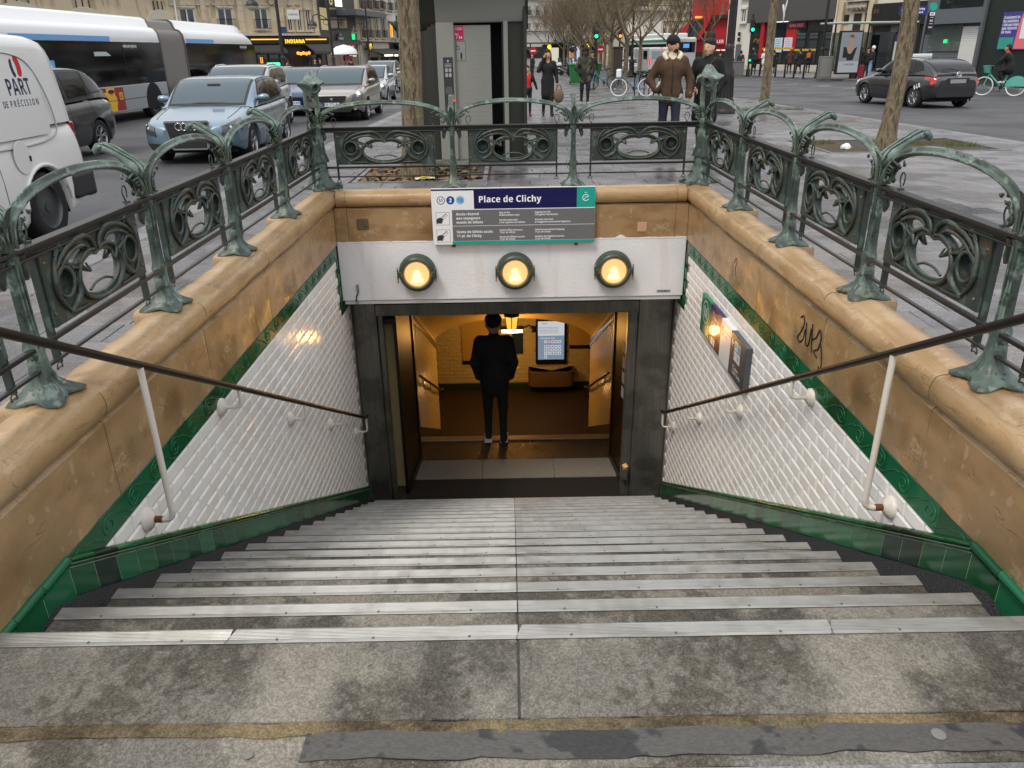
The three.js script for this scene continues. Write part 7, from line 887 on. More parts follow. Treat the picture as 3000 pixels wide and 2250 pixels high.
{
  const p = P_(2925, 280), q = onGround(2921, 281, RD), tn = PI + 0.8; bicycle('turquoise hire bicycle with basket ridden beside the dark green hoarding', q, tn, { frame: 0x5fae9f, tyre: mat(0xd9dad8, 0.6), basket: 1, cover: 1, lamp: 1 });
  const t = person('person cycling in black with an orange scarf', [q[0], q[1], q[2]], tn, { h: 1.72, top: 0x101217, legs: 0x131418, shoes: 0xc9cacc, hair: 0x2a1a14, cell: 0.022, lean: 0.32, collar: 1, trim: 0xc0532c, arms: { r: [[-0.27, 1.22, 0.3], [-0.25, 1.08, 0.42]], l: [[0.27, 1.22, 0.3], [0.25, 1.08, 0.42]] }, knee: [[-0.12, 0.66, 0.3], [0.12, 0.86, 0.3]], ankle: [[-0.11, 0.26, 0.06], [0.11, 0.5, 0.12]], fat: 1.1, coat: 0.9, flare: 0.2, long: 0 }); t.position.addScaledVector(V3(Math.sin(tn), 0, Math.cos(tn)), -0.22); t.position.y += 0.04;
  const bk = P_(1852, 283); const t2 = bicycle('blue city bicycle with white tyres leaning on the black racks', bk, PI / 2 + 0.25, { frame: 0x4d6f8c, tyre: mat(0xd9dad8, 0.6), basket: 0 }); t2.rotation.y = -PI / 2 - 0.2; add('front_bag', [rbox(0.3, 0.32, 0.2, 0.06, 0, 0.85, 0.55)], M.white, t2);
  const b3 = P_(1765, 262); bicycle('blue city bicycle parked behind the person in camouflage', b3, -PI / 2 + 0.3, { frame: 0x4b7aa0 });
  for (let i = 0; i < 5; i++) { const g = P_(1872 + i * 14, 281 - i * 0.5), rk = thing('bike_rack', 'black hooped bike rack beside the blue bicycle', 'bike rack', g, 0.5, 'bike racks in a row'); add('hoop', [vtube([[0, 0, -0.3], [0, 0.7, -0.3], [0, 0.8, -0.2], [0, 0.8, 0.2], [0, 0.7, 0.3], [0, 0, 0.3]], 0.025, 8, 24)], M.black, rk); }
}
// ---------- motor scooters ----------
function scooter(label, pos, turn, col, rider, group) {
  const t = thing('motor_scooter', label, 'scooter', pos, turn, group), fm = paint(col, 0.3, 0.2); for (const z of [0.65, -0.6]) wheelPart(t, 0.0, z, 0.27, 0.13, 1, 0, VM.rimDark);
  add('fairing', [loft([[0.25, 0.42, 0.09, 0.1], [0.55, 0.5, 0.16, 0.1], [0.85, 0.5, 0.2, 0.11], [1.0, 0.42, 0.17, 0.09], [1.08, 0.36, 0.1, 0.05]].map(([y, z, hx, hz]) => Array.from({ length: 12 }, (_, i) => { const a = i / 12 * 2 * PI; return [hx * Math.cos(a), y, z + hz * Math.sin(a)]; })))], fm, t); add('seat_body', [loft([[-0.85, 0.62, 0.1, 0.08], [-0.6, 0.6, 0.18, 0.14], [-0.2, 0.56, 0.18, 0.16], [0.1, 0.4, 0.14, 0.1], [0.4, 0.3, 0.12, 0.06]].map(([z, y, hx, hy]) => Array.from({ length: 12 }, (_, i) => { const a = i / 12 * 2 * PI; return [hx * Math.cos(a), y + hy * Math.sin(a), z]; })))], fm, t); add('saddle', [rbox(0.3, 0.1, 0.75, 0.05, 0, 0.76, -0.4)], M.black, t); add('handlebar', [vtube([[-0.34, 1.0, 0.3], [0, 1.06, 0.4], [0.34, 1.0, 0.3]], 0.02, 6, 8)], M.black, t); add('screen', [T(poly([[-0.2, 0], [0.2, 0], [0.14, 0.38], [-0.14, 0.38]], 0.01), 0, 1.02, 0.46, -0.35)], VM.glassPale, t); add('headlamp', [sph(0.08, 0, 0.8, 0.58, 8, 1.3, 0.8, 0.5)], VM.lens, t); add('fork', [cyl(0.025, 0.025, 0.4, 8, 0.08, 0.42, 0.6, 0.3), cyl(0.025, 0.025, 0.4, 8, -0.08, 0.42, 0.6, 0.3)], M.dark, t); return t;
}
{
  const D = 41, x = -4.85, p = carAt(D, x); scooter('dark motor scooter being ridden between the queued cars', p, 0, 0x2a2c30); person('person in white helmet riding a scooter between the cars', [p[0], p[1], p[2] + 0.1], 0, { h: 1.72, top: 0x3a3c40, cell: 0.03, hat: 0xd5d7d9, fat: 1.15, knee: [[-0.2, 0.72, 0.36], [0.2, 0.72, 0.36]], ankle: [[-0.18, 0.36, 0.22], [0.18, 0.36, 0.22]], arms: { r: [[-0.3, 1.18, 0.16], [-0.3, 1.04, 0.34]], l: [[0.3, 1.18, 0.16], [0.3, 1.04, 0.34]] } });
  [[1648, 224, 0x202226, 1.1], [1630, 221, 0xc9cbcd, 0.6], [1662, 219, 0x303236, 0.9], [1676, 217, 0x8d8f92, 0.7]].forEach(([px, py, c, a], i) => scooter(['black motor scooter parked beside the green bin', 'white motor scooter parked behind the phone caller', 'dark grey motor scooter parked in the row behind the green bin', 'silver motor scooter parked at the end of the row'][i], P_(px, py), a, c, 0, 'scooters parked by the kiosk'));
}
// ---------- buildings ----------
const FM = { cream: mat(0xffffff, 0.9, { map: facadeT }), white: mat(0xd2cec4, 0.9), pale: mat(0xb7b0a2, 0.9), grey: mat(0x4b4a4a, 0.6), black: mat(0x1c1c1d, 0.45), green: mat(0x123d33, 0.5), glass: phys(0x20272b, 0.04, { clearcoat: 1 }), frame: mat(0xcfcfcb, 0.5), iron: mat(0x17181a, 0.6), zinc: mat(0x5b6166, 0.5), shutter: mat(0x5d5f60, 0.5, { metalness: 0.4 }), awnD: mat(0x2b2a2a, 0.8), awnG: mat(0x0f4a3a, 0.8), awnO: mat(0x3a3d30, 0.8), warm: new THREE.MeshStandardMaterial({ color: 0x6a4a20, emissive: 0xffb04a, emissiveIntensity: 0.9 }), yellow: new THREE.MeshStandardMaterial({ color: 0x8a6a10, emissive: 0xffb81c, emissiveIntensity: 1.3 }), lit: new THREE.MeshStandardMaterial({ color: 0x999999, emissive: 0xf4f2e6, emissiveIntensity: 1.4 }), litGlass: new THREE.MeshStandardMaterial({ color: 0x6a675a, emissive: 0xd9c98a, emissiveIntensity: 0.3, roughness: 0.2 }), inside: mat(0x2a211a, 0.8), red: mat(0xa8141c, 0.6) };
function facade(name, label, A, B, px0, px1, H, m, depth = 9) { // a building whose front lies on the line A-B, between two picture columns
  const hit = (px, py = 110) => { const k = ray(px, py)[0], dx = B[0] - A[0], dz = B[1] - A[1], s = (k * A[1] - A[0]) / (dx - k * dz); return [A[0] + dx * s, A[1] + dz * s]; };
  const p0 = hit(px0), p1 = hit(px1), L = Math.hypot(p1[0] - p0[0], p1[1] - p0[1]), yb = Math.min(gy(p0[1]), gy(p1[1])) - 0.3, t = thing(name, label, 'building', [p0[0], yb, -p0[1]], Math.atan2(p1[1] - p0[1], p1[0] - p0[0]));
  const U = (px) => { const h = hit(px); return ((h[0] - p0[0]) * (p1[0] - p0[0]) + (h[1] - p0[1]) * (p1[1] - p0[1])) / L; }, Y = (px, py) => EYE + ray(px, py)[1] * hit(px, py)[1] - yb;
  const w = add('wall', [box(L, H, depth, L / 2, H / 2, -depth / 2)], m, t);
  const b = { t, U, Y, L, H, hit, yb,
    rect(nm, x0, y0, x1, y1, z0, z1, mt, r = 0) { const u0 = U(x0), u1 = U(x1), c = (x0 + x1) / 2, a = Y(c, y1), d = Y(c, y0); return add(nm, [r ? rbox(u1 - u0, d - a, z1 - z0, r, (u0 + u1) / 2, (a + d) / 2, (z0 + z1) / 2) : box(u1 - u0, d - a, z1 - z0, (u0 + u1) / 2, (a + d) / 2, (z0 + z1) / 2)], mt, t); },
    win(x0, y0, x1, y1, o = {}) { const u0 = U(x0), u1 = U(x1), c = (x0 + x1) / 2, a = Y(c, y1), d = Y(c, y0); return b.winM(u0, a, u1, d, o); },
    winM(u0, a, u1, d, o = {}) { const f = o.f || 0.09, m_ = (u0 + u1) / 2, w_ = add('window', [box(u1 - u0 + 0.3, 0.16, 0.22, m_, d + 0.1, 0.1), box(0.15, d - a, 0.14, u0 - 0.08, (a + d) / 2, 0.06), box(0.15, d - a, 0.14, u1 + 0.08, (a + d) / 2, 0.06), box(u1 - u0 + 0.4, 0.12, 0.26, m_, a - 0.06, 0.12)], o.surround || m, t); add('window_frame', [box(f, d - a, 0.05, u0 + f / 2, (a + d) / 2, 0.035), box(f, d - a, 0.05, u1 - f / 2, (a + d) / 2, 0.035), box(f * 1.3, d - a, 0.05, m_, (a + d) / 2, 0.035), box(u1 - u0, f, 0.05, m_, d - f / 2, 0.036), box(u1 - u0, f, 0.05, m_, a + f / 2, 0.036)], o.frame || FM.frame, w_); add('pane', [box(u1 - u0, d - a, 0.02, m_, (a + d) / 2, 0.012)], o.glass || FM.glass, w_); if (o.rail) { const g = [box(u1 - u0 + 0.3, 0.05, 0.05, m_, a + 0.85, 0.3), box(u1 - u0 + 0.3, 0.05, 0.05, m_, a + 0.08, 0.3)]; for (let i = 0; i <= 10; i++) g.push(box(0.025, 0.8, 0.025, lerp(u0 - 0.13, u1 + 0.13, i / 10), a + 0.45, 0.3)); add('balcony_rail', g, FM.iron, w_); } return w_; },
    text(nm, s, x0, y0, x1, y1, z, fg, bg, o = {}) { const u0 = U(x0), u1 = U(x1), c = (x0 + x1) / 2, a = Y(c, y1), d = Y(c, y0), w_ = 512, h_ = Math.max(16, Math.round(512 * (d - a) / (u1 - u0))), tx = canvasTex(w_, Math.min(1024, h_), (g, W, H2) => { g.fillStyle = bg; g.fillRect(0, 0, W, H2); g.fillStyle = fg; g.textAlign = 'center'; (o.draw || ((G) => { let fs = H2 * 0.8; G.font = 'bold ' + fs + 'px sans-serif'; const mw = G.measureText(s).width; if (mw > W * 0.94) { fs *= W * 0.94 / mw; G.font = 'bold ' + fs + 'px sans-serif'; } G.fillText(s, W / 2, H2 / 2 + fs * 0.36); }))(g, W, H2); }); add(nm, [box(u1 - u0 + 0.06, d - a + 0.06, 0.08, (u0 + u1) / 2, (a + d) / 2, z - 0.045)], mat(new THREE.Color(bg), 0.5), t); return add('lettering', [plane(u1 - u0, d - a, (u0 + u1) / 2, (a + d) / 2, z)], o.emit ? new THREE.MeshStandardMaterial({ color: 0x111111, emissive: 0xffffff, emissiveMap: tx, emissiveIntensity: o.emit }) : mat(0xffffff, 0.5, { map: tx }), t, true); },
    awning(x0, y0, x1, y1, out, m_) { const u0 = U(x0), u1 = U(x1), c = (x0 + x1) / 2, a = Y(c, y1), d = Y(c, y0), v = (d - a) * 0.28; return add('awning', [loft([u0, u1].map((u) => [[u, d, 0.02], [u, a + v, out], [u, a, out], [u, a, out - 0.04], [u, a + v - 0.04, out - 0.05], [u, d - 0.06, 0.02]]))], m_, t); } };
  return b;
}
// upper floors above the frame, so that the place goes on from other viewpoints
function floors(b, y0, n, pitch, m) { for (let k = 0; k < n; k++) for (let u = pitch * 0.5; u < b.L - 0.6; u += pitch) b.winM(u - 0.55, y0 + k * 3.3, u + 0.55, y0 + k * 3.3 + 2.1, { rail: 1 }); }
const LA = [-46, 66], LB = [-18.8, 84];
{ // pavement along these shops
  const n = V3(LB[1] - LA[1], 0, LB[0] - LA[0]).normalize(), pts = [[-60, 57], [-46, 66], [-18.8, 84], [-12, 125]]; struct('pavement', [grid(2, 4, (i, j) => { const [x, D] = pts[j]; return [x + i * 4.5, gy(D - i * 4) - RD + 0.13, -(D - i * 4)]; })], M.granite, 'pavement in front of the cafe terraces behind the bus');
  const b = facade('stone_building', 'cream carved stone building with arched windows behind the bus', LA, LB, -260, 935, 17, FM.cream);
  for (const [x0, x1] of [[10, 140], [225, 300], [455, 503]]) { const u0 = b.U(x0), u1 = b.U(x1), c = (u0 + u1) / 2, r = (u1 - u0) / 2, yb = 3.6, ys = b.Y((x0 + x1) / 2, 62), arc = Array.from({ length: 17 }, (_, i) => { const a = PI * i / 16; return [c + r * Math.cos(a), ys - r * 0.3 + r * 0.9 * Math.sin(a)]; }); const arcO = Array.from({ length: 17 }, (_, i) => { const a = PI * i / 16; return [c + (r + 0.5) * Math.cos(a), ys - r * 0.3 + (r * 0.9 + 0.5) * Math.sin(a)]; }); const w = add('arched_window', [T(poly([...arcO, [c - r - 0.5, yb], [c + r + 0.5, yb]], 0.18, 0.03, [[...arc, [c - r, yb], [c + r, yb]].reverse()]), 0, 0, 0.01)], FM.pale, b.t); add('pane', [T(poly([...arc, [c - r, yb], [c + r, yb]], 0.03), 0, 0, 0.01)], FM.glass, w); add('muntin', [-0.5, 0, 0.5].map((q) => box(0.08, 3.2, 0.06, c + q * r, yb + 1.7, 0.06)), FM.inside, w); }
  for (const [x0, x1] of [[536, 580], [647, 690], [752, 792], [848, 860], [876, 888], [902, 914]]) b.win(x0, x0 > 800 ? 30 : 24, x1, x0 > 800 ? 90 : 86, x0 > 800 ? { f: 0.05, glass: FM.inside } : { rail: x0 > 640 });
  for (const [x0, x1] of [[600, 616], [705, 722], [820, 838], [925, 936]]) { const p = b.rect('pilaster', x0, -80, x1, 100, 0, 0.16, FM.cream); for (let i = 0; i < 5; i++) add('rustication', [box(b.U(x1) - b.U(x0) + 0.06, 0.05, 0.2, (b.U(x0) + b.U(x1)) / 2, 4.4 + i * 0.9, 0.08)], FM.pale, p); }
  b.rect('string_course', -200, 100, 935, 107, 0, 0.45, FM.pale); b.rect('cornice', -200, -36, 935, -26, 0, 0.5, FM.pale); for (let i = 0; i < 24; i++) { const px = 330 + i * 24; if (px > 500) add('moulding', [box(0.5, 0.12, 0.16, b.U(px), b.Y(px, 14), 0.1)], FM.pale, b.t); }
  add('downpipe', [cyl(0.09, 0.09, 6, 10, b.U(527), 6, 0.2)], FM.white, b.t);
  floors(b, 9.6, 2, 3.2);
  // ground floor cafe
  b.rect('shopfront', -100, 108, 935, 205, 0.02, 0.12, FM.black); b.rect('fascia', 726, 110, 958, 128, 0.12, 0.5, FM.black); b.rect('neon_band', 730, 114.5, 810, 117.5, 0.51, 0.56, FM.yellow); b.rect('neon_band', 884, 114.5, 950, 117.5, 0.51, 0.56, FM.yellow);
  const font = { N: 1 }; b.text('sign_board', 'INDIANA', 824, 112, 886, 131, 0.72, '#ffc21e', '#1c120a', { emit: 1.5 });
  b.awning(736, 128, 816, 158, 2.2, FM.awnD); b.awning(886, 125, 990, 160, 3.0, FM.awnD); b.awning(560, 128, 735, 158, 2.2, FM.awnD);
  for (let i = 0; i < 9; i++) b.rect('shop_window', 600 + i * 36, 160, 630 + i * 36, 203, 0.12, 0.16, i === 6 || i === 7 ? FM.inside : FM.glass);
  for (let i = 0; i < 5; i++) { const u = b.U(860 + i * 8), y = b.Y(870, 156 + (i % 2) * 2); add('pendant_lamp', [sph(0.16, u, y, 0.8, 6)], FM.warm, b.t); } b.rect('neon_tube', 752, 168, 754, 186, 0.2, 0.26, FM.warm); b.rect('neon_tube', 757, 168, 759, 186, 0.2, 0.26, FM.warm);
  b.text('hanging_sign', 'CONTACT', 842, 31, 874, 57, 0.9, '#2a2a2a', '#d9dad8'); b.text('street_plate', '', 824, 80, 838, 105, 0.3, '#dfe4ea', '#26406e');
}
{ // the row receding on the left
  const A = [-18.8, 84], B = [-11.5, 128];
  let b = facade('modern_building', 'dark glass fronted building with a ringed yellow sign', A, B, 935, 1046, 15, FM.grey); for (const [x0, x1] of [[944, 962], [970, 990], [995, 1018]]) for (const [y0, y1] of [[24, 56], [60, 88]]) b.rect('glazing', x0, y0, x1, y1, 0.02, 0.08, x0 === 944 ? FM.litGlass : FM.glass); b.text('sign_board', '', 945, -14, 975, 22, 0.6, '#f5e26a', '#1b1b1d', { draw: (g, w, h) => { g.lineWidth = w * 0.07; g.strokeStyle = '#f5ee9a'; g.beginPath(); g.ellipse(w * 0.6, h * 0.55, w * 0.13, h * 0.2, 0, 0, 7); g.stroke(); } }); b.rect('sign_panel', 978, 2, 998, 20, 0.3, 0.5, FM.lit); b.rect('canopy', 992, 34, 1080, 50, 0, 2.2, FM.zinc); b.text('sign_board', 'CITE', 985, 98, 998, 106, 0.3, '#e8e8e8', '#3a3b3d'); b.text('sign_board', 'DENTAIRE', 982, 108, 1002, 118, 0.3, '#e8e8e8', '#3a3b3d'); b.rect('shop_window', 950, 140, 1040, 196, 0.02, 0.1, FM.glass); b.rect('fascia', 936, 120, 1046, 132, 0.02, 0.5, FM.grey); floors(b, 9, 1, 3);
  b.text('sign_board', '', 997, 131, 1020, 156, 0.8, '#fff', '#a3181f', { draw: (g, w, h) => { g.fillStyle = '#f0f0f0'; g.fillRect(w * 0.14, h * 0.06, w * 0.1, h * 0.9); g.beginPath(); g.ellipse(w * 0.58, h * 0.38, w * 0.18, h * 0.26, 0, 0, 7); g.fill(); g.fillRect(w * 0.4, h * 0.6, w * 0.36, h * 0.35); g.fillStyle = '#2a2a2a'; g.fillRect(w * 0.46, h * 0.34, w * 0.24, h * 0.05); g.fillRect(w * 0.52, h * 0.62, w * 0.12, h * 0.1); } }); b.rect('poster', 1000, 164, 1024, 178, 0.12, 0.2, FM.red); b.rect('pharmacy_cross', 1016, 100, 1021, 116, 0.6, 0.75, new THREE.MeshStandardMaterial({ color: 0x0a5a2a, emissive: 0x22ff88, emissiveIntensity: 1 }));
  b = facade('stone_building', 'cream stone building with iron balconies above a yellow letter sign', A, B, 1046, 1136, 16, FM.cream); for (const x of [1058, 1078, 1098, 1118]) { b.win(x, 52, x + 11, 112, { rail: 1 }); b.win(x, -20, x + 11, 28, { rail: 1 }); } b.rect('balcony', 1046, 34, 1136, 40, 0, 0.9, FM.pale); const bu0 = b.U(1046), bu1 = b.U(1136), by = b.Y(1090, 35); add('balcony_rail', [box(bu1 - bu0, 0.06, 0.06, (bu0 + bu1) / 2, by + 1.1, 0.85), ...Array.from({ length: 40 }, (_, i) => box(0.03, 1.05, 0.03, lerp(bu0, bu1, i / 39), by + 0.55, 0.85))], FM.iron, b.t); b.rect('string_course', 1046, 118, 1136, 122, 0, 0.4, FM.pale); b.rect('shopfront', 1050, 124, 1136, 196, 0.02, 0.1, FM.pale); b.text('sign_board', '', 1056, 125, 1074, 146, 0.7, '#ffc72c', '#151515', { emit: 1, draw: (g, w, h) => { g.strokeStyle = '#ffc72c'; g.lineWidth = w * 0.09; g.beginPath(); g.moveTo(w * 0.2, h * 0.85); g.bezierCurveTo(w * 0.24, h * 0.0, w * 0.44, h * 0.0, w * 0.5, h * 0.8); g.bezierCurveTo(w * 0.56, h * 0.0, w * 0.76, h * 0.0, w * 0.8, h * 0.85); g.stroke(); } }); b.awning(1062, 142, 1146, 166, 2.4, FM.awnO); for (const x of [1064, 1096, 1120, 1142]) b.rect('strip_light', x, 161, x + (x === 1064 ? 26 : 10), 166, 2.3, 2.45, FM.lit); b.rect('shop_window', 1072, 168, 1100, 194, 0.1, 0.16, FM.inside); b.rect('shop_window', 1108, 168, 1132, 194, 0.1, 0.16, FM.glass); floors(b, 10.5, 1, 2.6);
  b = facade('stone_building', 'white building with green striped awnings at lit first floor windows', A, B, 1136, 1330, 16, FM.white); for (const x of [1142, 1160, 1178, 1196, 1214]) { b.win(x, 66, x + 10, 112, { glass: FM.warm }); b.awning(x - 2, 62, x + 12, 92, 0.9, FM.awnG); b.win(x, -10, x + 10, 32, { rail: 1 }); } b.text('blade_sign', '', 1138, 48, 1150, 112, 1.2, '#e2d44a', '#0e3a2c', { draw: (g, w, h) => { g.fillStyle = '#e9e24a'; g.font = 'italic bold 170px serif'; g.fillText('Léon', w / 2, 190); } }); b.rect('string_course', 1136, 118, 1330, 126, 0, 0.6, FM.pale); b.rect('shopfront', 1136, 128, 1330, 196, 0.02, 0.12, FM.black); b.awning(1152, 128, 1330, 166, 2.6, FM.awnG); b.text('sign_board', 'Léon', 1155, 126, 1172, 147, 1.4, '#f4f0a0', '#123a2c'); floors(b, 10.5, 1, 2.8);
}
{ // far end of the boulevard
  const A = [-11.5, 128], B = [10, 150];
  let b = facade('far_building', 'pale stone corner building at the far end of the promenade', A, B, 1330, 1712, 20, FM.white); for (let r = 0; r < 3; r++) for (const x of [1545, 1568, 1592, 1618, 1645, 1672, 1696]) b.win(x, 8 + r * 50 - 40, x + 9, 36 + r * 50 - 40, { rail: r < 2 }); for (const y of [88, 44, -4]) b.rect('string_course', 1330, y, 1712, y + 3, 0, 0.5, FM.pale); b.rect('shopfront', 1330, 138, 1712, 172, 0.02, 0.1, FM.black); b.awning(1535, 140, 1560, 156, 1.6, FM.awnD);
  b = facade('far_building', 'cream stone building with ornate balconies behind the monument', [8, 165], [46, 150], 1712, 2110, 24, FM.cream); for (let r = 0; r < 3; r++) for (const x of [1735, 1760, 1790, 1815, 1905, 1922, 1940, 1960, 1984, 2005, 2028]) b.win(x, 70 + 46 * r - 92, x + 9, 98 + 46 * r - 92, { rail: 1 }); for (const y of [104, 60, 14]) b.rect('string_course', 1712, y, 2110, y + 3, 0, 0.6, FM.pale); for (const x of [1920, 1975, 2030]) b.rect('doorway', x, 118, x + 16, 150, 0.02, 0.1, FM.inside);
  const mp = onGround(1868, 178), D = 118, x = ray(1868, 120)[0] * D, t = thing('monument_plinth', 'pale stone monument plinth with a bronze group on top', 'monument', [x, gy(D), -D], 0.15); add('plinth', [rbox(7.4, 1.6, 7.4, 0.1, 0, 0.8, 0), rbox(5.4, 5.6, 5.4, 0.06, 0, 4.2, 0), rbox(6.6, 0.5, 6.6, 0.1, 0, 7.2, 0), rbox(6.0, 0.4, 6.0, 0.08, 0, 1.8, 0)], FM.pale, t); for (const xx of [-1.7, 0, 1.7]) add('relief_panel', [rbox(1.3, 2.8, 0.12, 0.03, xx, 4.2, 2.74)], FM.white, t); add('bronze_group', [sph(1.5, 0, 8.6, 0, 8, 1, 1.1, 0.8), vtube([[0, 8, 0], [0.3, 10, 0.2], [0.2, 12, 0.1]], [1, 0.7, 0.35], 8, 10), vtube([[0.3, 10.6, 0], [1.4, 11.4, 0.3], [2, 12.4, 0.3]], [0.35, 0.25, 0.15], 7, 8), vtube([[-0.8, 8, 0.5], [-1.3, 9.4, 0.5], [-1, 10.4, 0.5]], [0.6, 0.45, 0.3], 7, 8)], mat(0x23302b, 0.5, { metalness: 0.4 }), t);
}
{ // right-hand side, from far to near
  const A = [22.4, 80.7], B = [32, 58.5];
  let b = facade('red_shop', 'red corner shopfront with slanted side and white lettering', [13.5, 92], [22.6, 88], 2022, 2150, 7.4, FM.red); b.rect('roof_edge', 2080, 44, 2150, 54, 0, 0.6, FM.black); b.text('sign_board', 'KEPLER', 2078, 112, 2124, 131, 0.3, '#f2eeee', '#a8141c'); b.rect('white_line', 2102, 146, 2140, 147.5, 0.02, 0.06, FM.lit); { const u0 = b.U(2018), u1 = b.U(2056), ya = b.Y(2030, 116), yb2 = b.Y(2050, 55); add('slanted_glazing', [loft([0.05, 0.9].map((z) => [[u0 - 2, ya, z], [u1, ya, z], [u1 + 1, yb2, z], [u1 - 0.9, yb2, z]]))], FM.red, b.t); for (let i = 0; i < 3; i++) add('glazing_strip', [T(box(0.5, (yb2 - ya) * 0.9, 0.06), lerp(u0, u1, 0.2 + i * 0.28), (ya + yb2) / 2, 0.94, 0, 0, -0.42)], FM.glass, b.t); } b.rect('lamp_strip', 2036, 48, 2056, 54, 0.4, 0.7, FM.warm); b.rect('shop_window', 2040, 152, 2140, 196, 0.02, 0.1, FM.inside);
  b = facade('white_building', 'narrow white rendered building beside the red shop', A, B, 2128, 2196, 18, FM.white); b.win(2168, 28, 2181, 66); b.win(2168, -40, 2181, -4); b.rect('doorway', 2160, 130, 2174, 190, 0.01, 0.08, FM.zinc); for (const y of [94, 110]) b.rect('wall_lantern', 2168, y, 2171, y + 12, 0.1, 0.3, FM.iron);
  b = facade('shop_building', 'shop building with broad dark grey fascia and red window displays', A, B, 2196, 2450, 16, FM.white); b.rect('fascia', 2196, -12, 2450, 62, 0.02, 0.5, FM.grey); { const u = b.U(2303), y = b.Y(2303, 32); add('emblem', [vtube([[u, y - 0.9, 0.55], [u + 0.05, y - 0.3, 0.55], [u - 0.15, y + 0.3, 0.55], [u - 0.2, y + 0.5, 0.55]], [0.05, 0.1, 0.12, 0.05], 6, 10), vtube([[u + 0.04, y - 0.2, 0.55], [u + 0.2, y + 0.4, 0.55], [u + 0.25, y + 0.9, 0.55]], [0.07, 0.1, 0.04], 6, 8)], FM.frame, b.t); } b.rect('shopfront', 2200, 64, 2450, 205, 0.02, 0.1, FM.black); b.rect('red_pillar', 2234, 64, 2244, 172, 0.1, 0.3, FM.red); b.rect('red_display', 2306, 68, 2336, 150, 0.1, 0.14, FM.red); for (const [x0, x1] of [[2212, 2232], [2262, 2300], [2338, 2364], [2376, 2400], [2420, 2446]]) b.rect('shop_window', x0, 70, x1, 188, 0.1, 0.16, FM.glass); b.rect('roller_shutter', 2372, 62, 2446, 92, 0.1, 0.24, FM.black); b.text('poster', '', 2275, 112, 2298, 152, 0.24, '#4a6a8a', '#bcd0dc', { draw: (g, w, h) => { g.fillStyle = '#6b8aa8'; for (let i = 0; i < 6; i++) g.fillRect(w * 0.15, h * (0.1 + i * 0.13), w * 0.7, h * 0.05); } }); b.text('poster', '', 2305, 111, 2327, 148, 0.24, '#8a7aa8', '#d2c8dc', { draw: (g, w, h) => { g.fillStyle = '#9a88b4'; for (let i = 0; i < 5; i++) g.fillRect(w * 0.15, h * (0.12 + i * 0.15), w * 0.7, h * 0.05); } }); b.rect('strip_light', 2278, 63, 2312, 65, 0.3, 0.4, FM.lit); b.text('sign_board', 'SING VAST', 2308, 66, 2362, 82, 0.22, '#e87a94', '#4a1420'); b.text('barrier_tape', '', 2268, 140, 2356, 143.5, 1.2, '#d9b22a', '#d9b22a', { draw: (g, w, h) => { for (let i = 0; i < 24; i++) { g.fillStyle = i % 2 ? '#d9b22a' : '#8d7a2a'; g.fillRect(i * w / 24, 0, w / 24, h); } } }); b.text('barrier_tape', '', 2364, 144, 2424, 147.5, 1.2, '#d9b22a', '#d9b22a', { draw: (g, w, h) => { for (let i = 0; i < 18; i++) { g.fillStyle = i % 2 ? '#d9b22a' : '#8d7a2a'; g.fillRect(i * w / 18, 0, w / 18, h); } } }); b.rect('step_plinth', 2200, 190, 2450, 206, 0.1, 1.6, FM.pale); floors(b, 8.6, 2, 3);
  b = facade('portal_building', 'cream carved stone portal with garlands and oval side lights', A, B, 2450, 2556, 17, FM.cream); b.rect('pilaster', 2452, -20, 2466, 205, 0, 0.3, FM.cream); b.rect('pilaster', 2538, -20, 2554, 205, 0, 0.3, FM.cream); b.rect('door_case', 2484, 36, 2528, 205, 0, 0.16, FM.pale); b.rect('doorway', 2498, 40, 2520, 200, 0.16, 0.2, FM.inside); b.rect('side_light', 2466, 44, 2480, 72, 0.0, 0.06, FM.glass); b.rect('side_light', 2524, 38, 2536, 68, 0.0, 0.06, FM.glass); b.rect('hood', 2474, -2, 2540, 6, 0, 0.7, FM.pale); for (let i = 0; i < 9; i++) add('garland', [vtube([[b.U(2482 + i * 6), b.Y(2500, 8 + (i % 3) * 2), 0.3], [b.U(2484 + i * 6), b.Y(2500, 22), 0.42], [b.U(2483 + i * 6), b.Y(2500, 32 - (i % 2) * 6), 0.3]], [0.12, 0.16, 0.05], 6, 8)], FM.pale, b.t); add('downpipe', [cyl(0.1, 0.1, 8, 10, b.U(2449), 5, 0.35)], FM.white, b.t); floors(b, 8.4, 2, 3);
  b = facade('black_shop', 'closed shop with streaked black fascia and grey roller shutter', A, B, 2556, 2716, 16, FM.white); b.rect('fascia', 2556, 8, 2712, 72, 0.02, 0.45, FM.black); b.rect('shopfront', 2556, 74, 2712, 212, 0.02, 0.1, FM.black); const sh = b.rect('roller_shutter', 2612, 72, 2690, 180, 0.1, 0.2, FM.shutter); for (let i = 0; i < 14; i++) { const y = lerp(b.Y(2650, 178), b.Y(2650, 76), i / 13); add('shutter_slat', [rbox(b.U(2690) - b.U(2612), 0.16, 0.05, 0.02, (b.U(2612) + b.U(2690)) / 2, y, 0.22)], FM.shutter, sh); } b.text('fascia_sign', 'DX', 2556, 24, 2580, 44, 0.47, '#6a4a34', '#1c1c1d'); floors(b, 8.4, 2, 3);
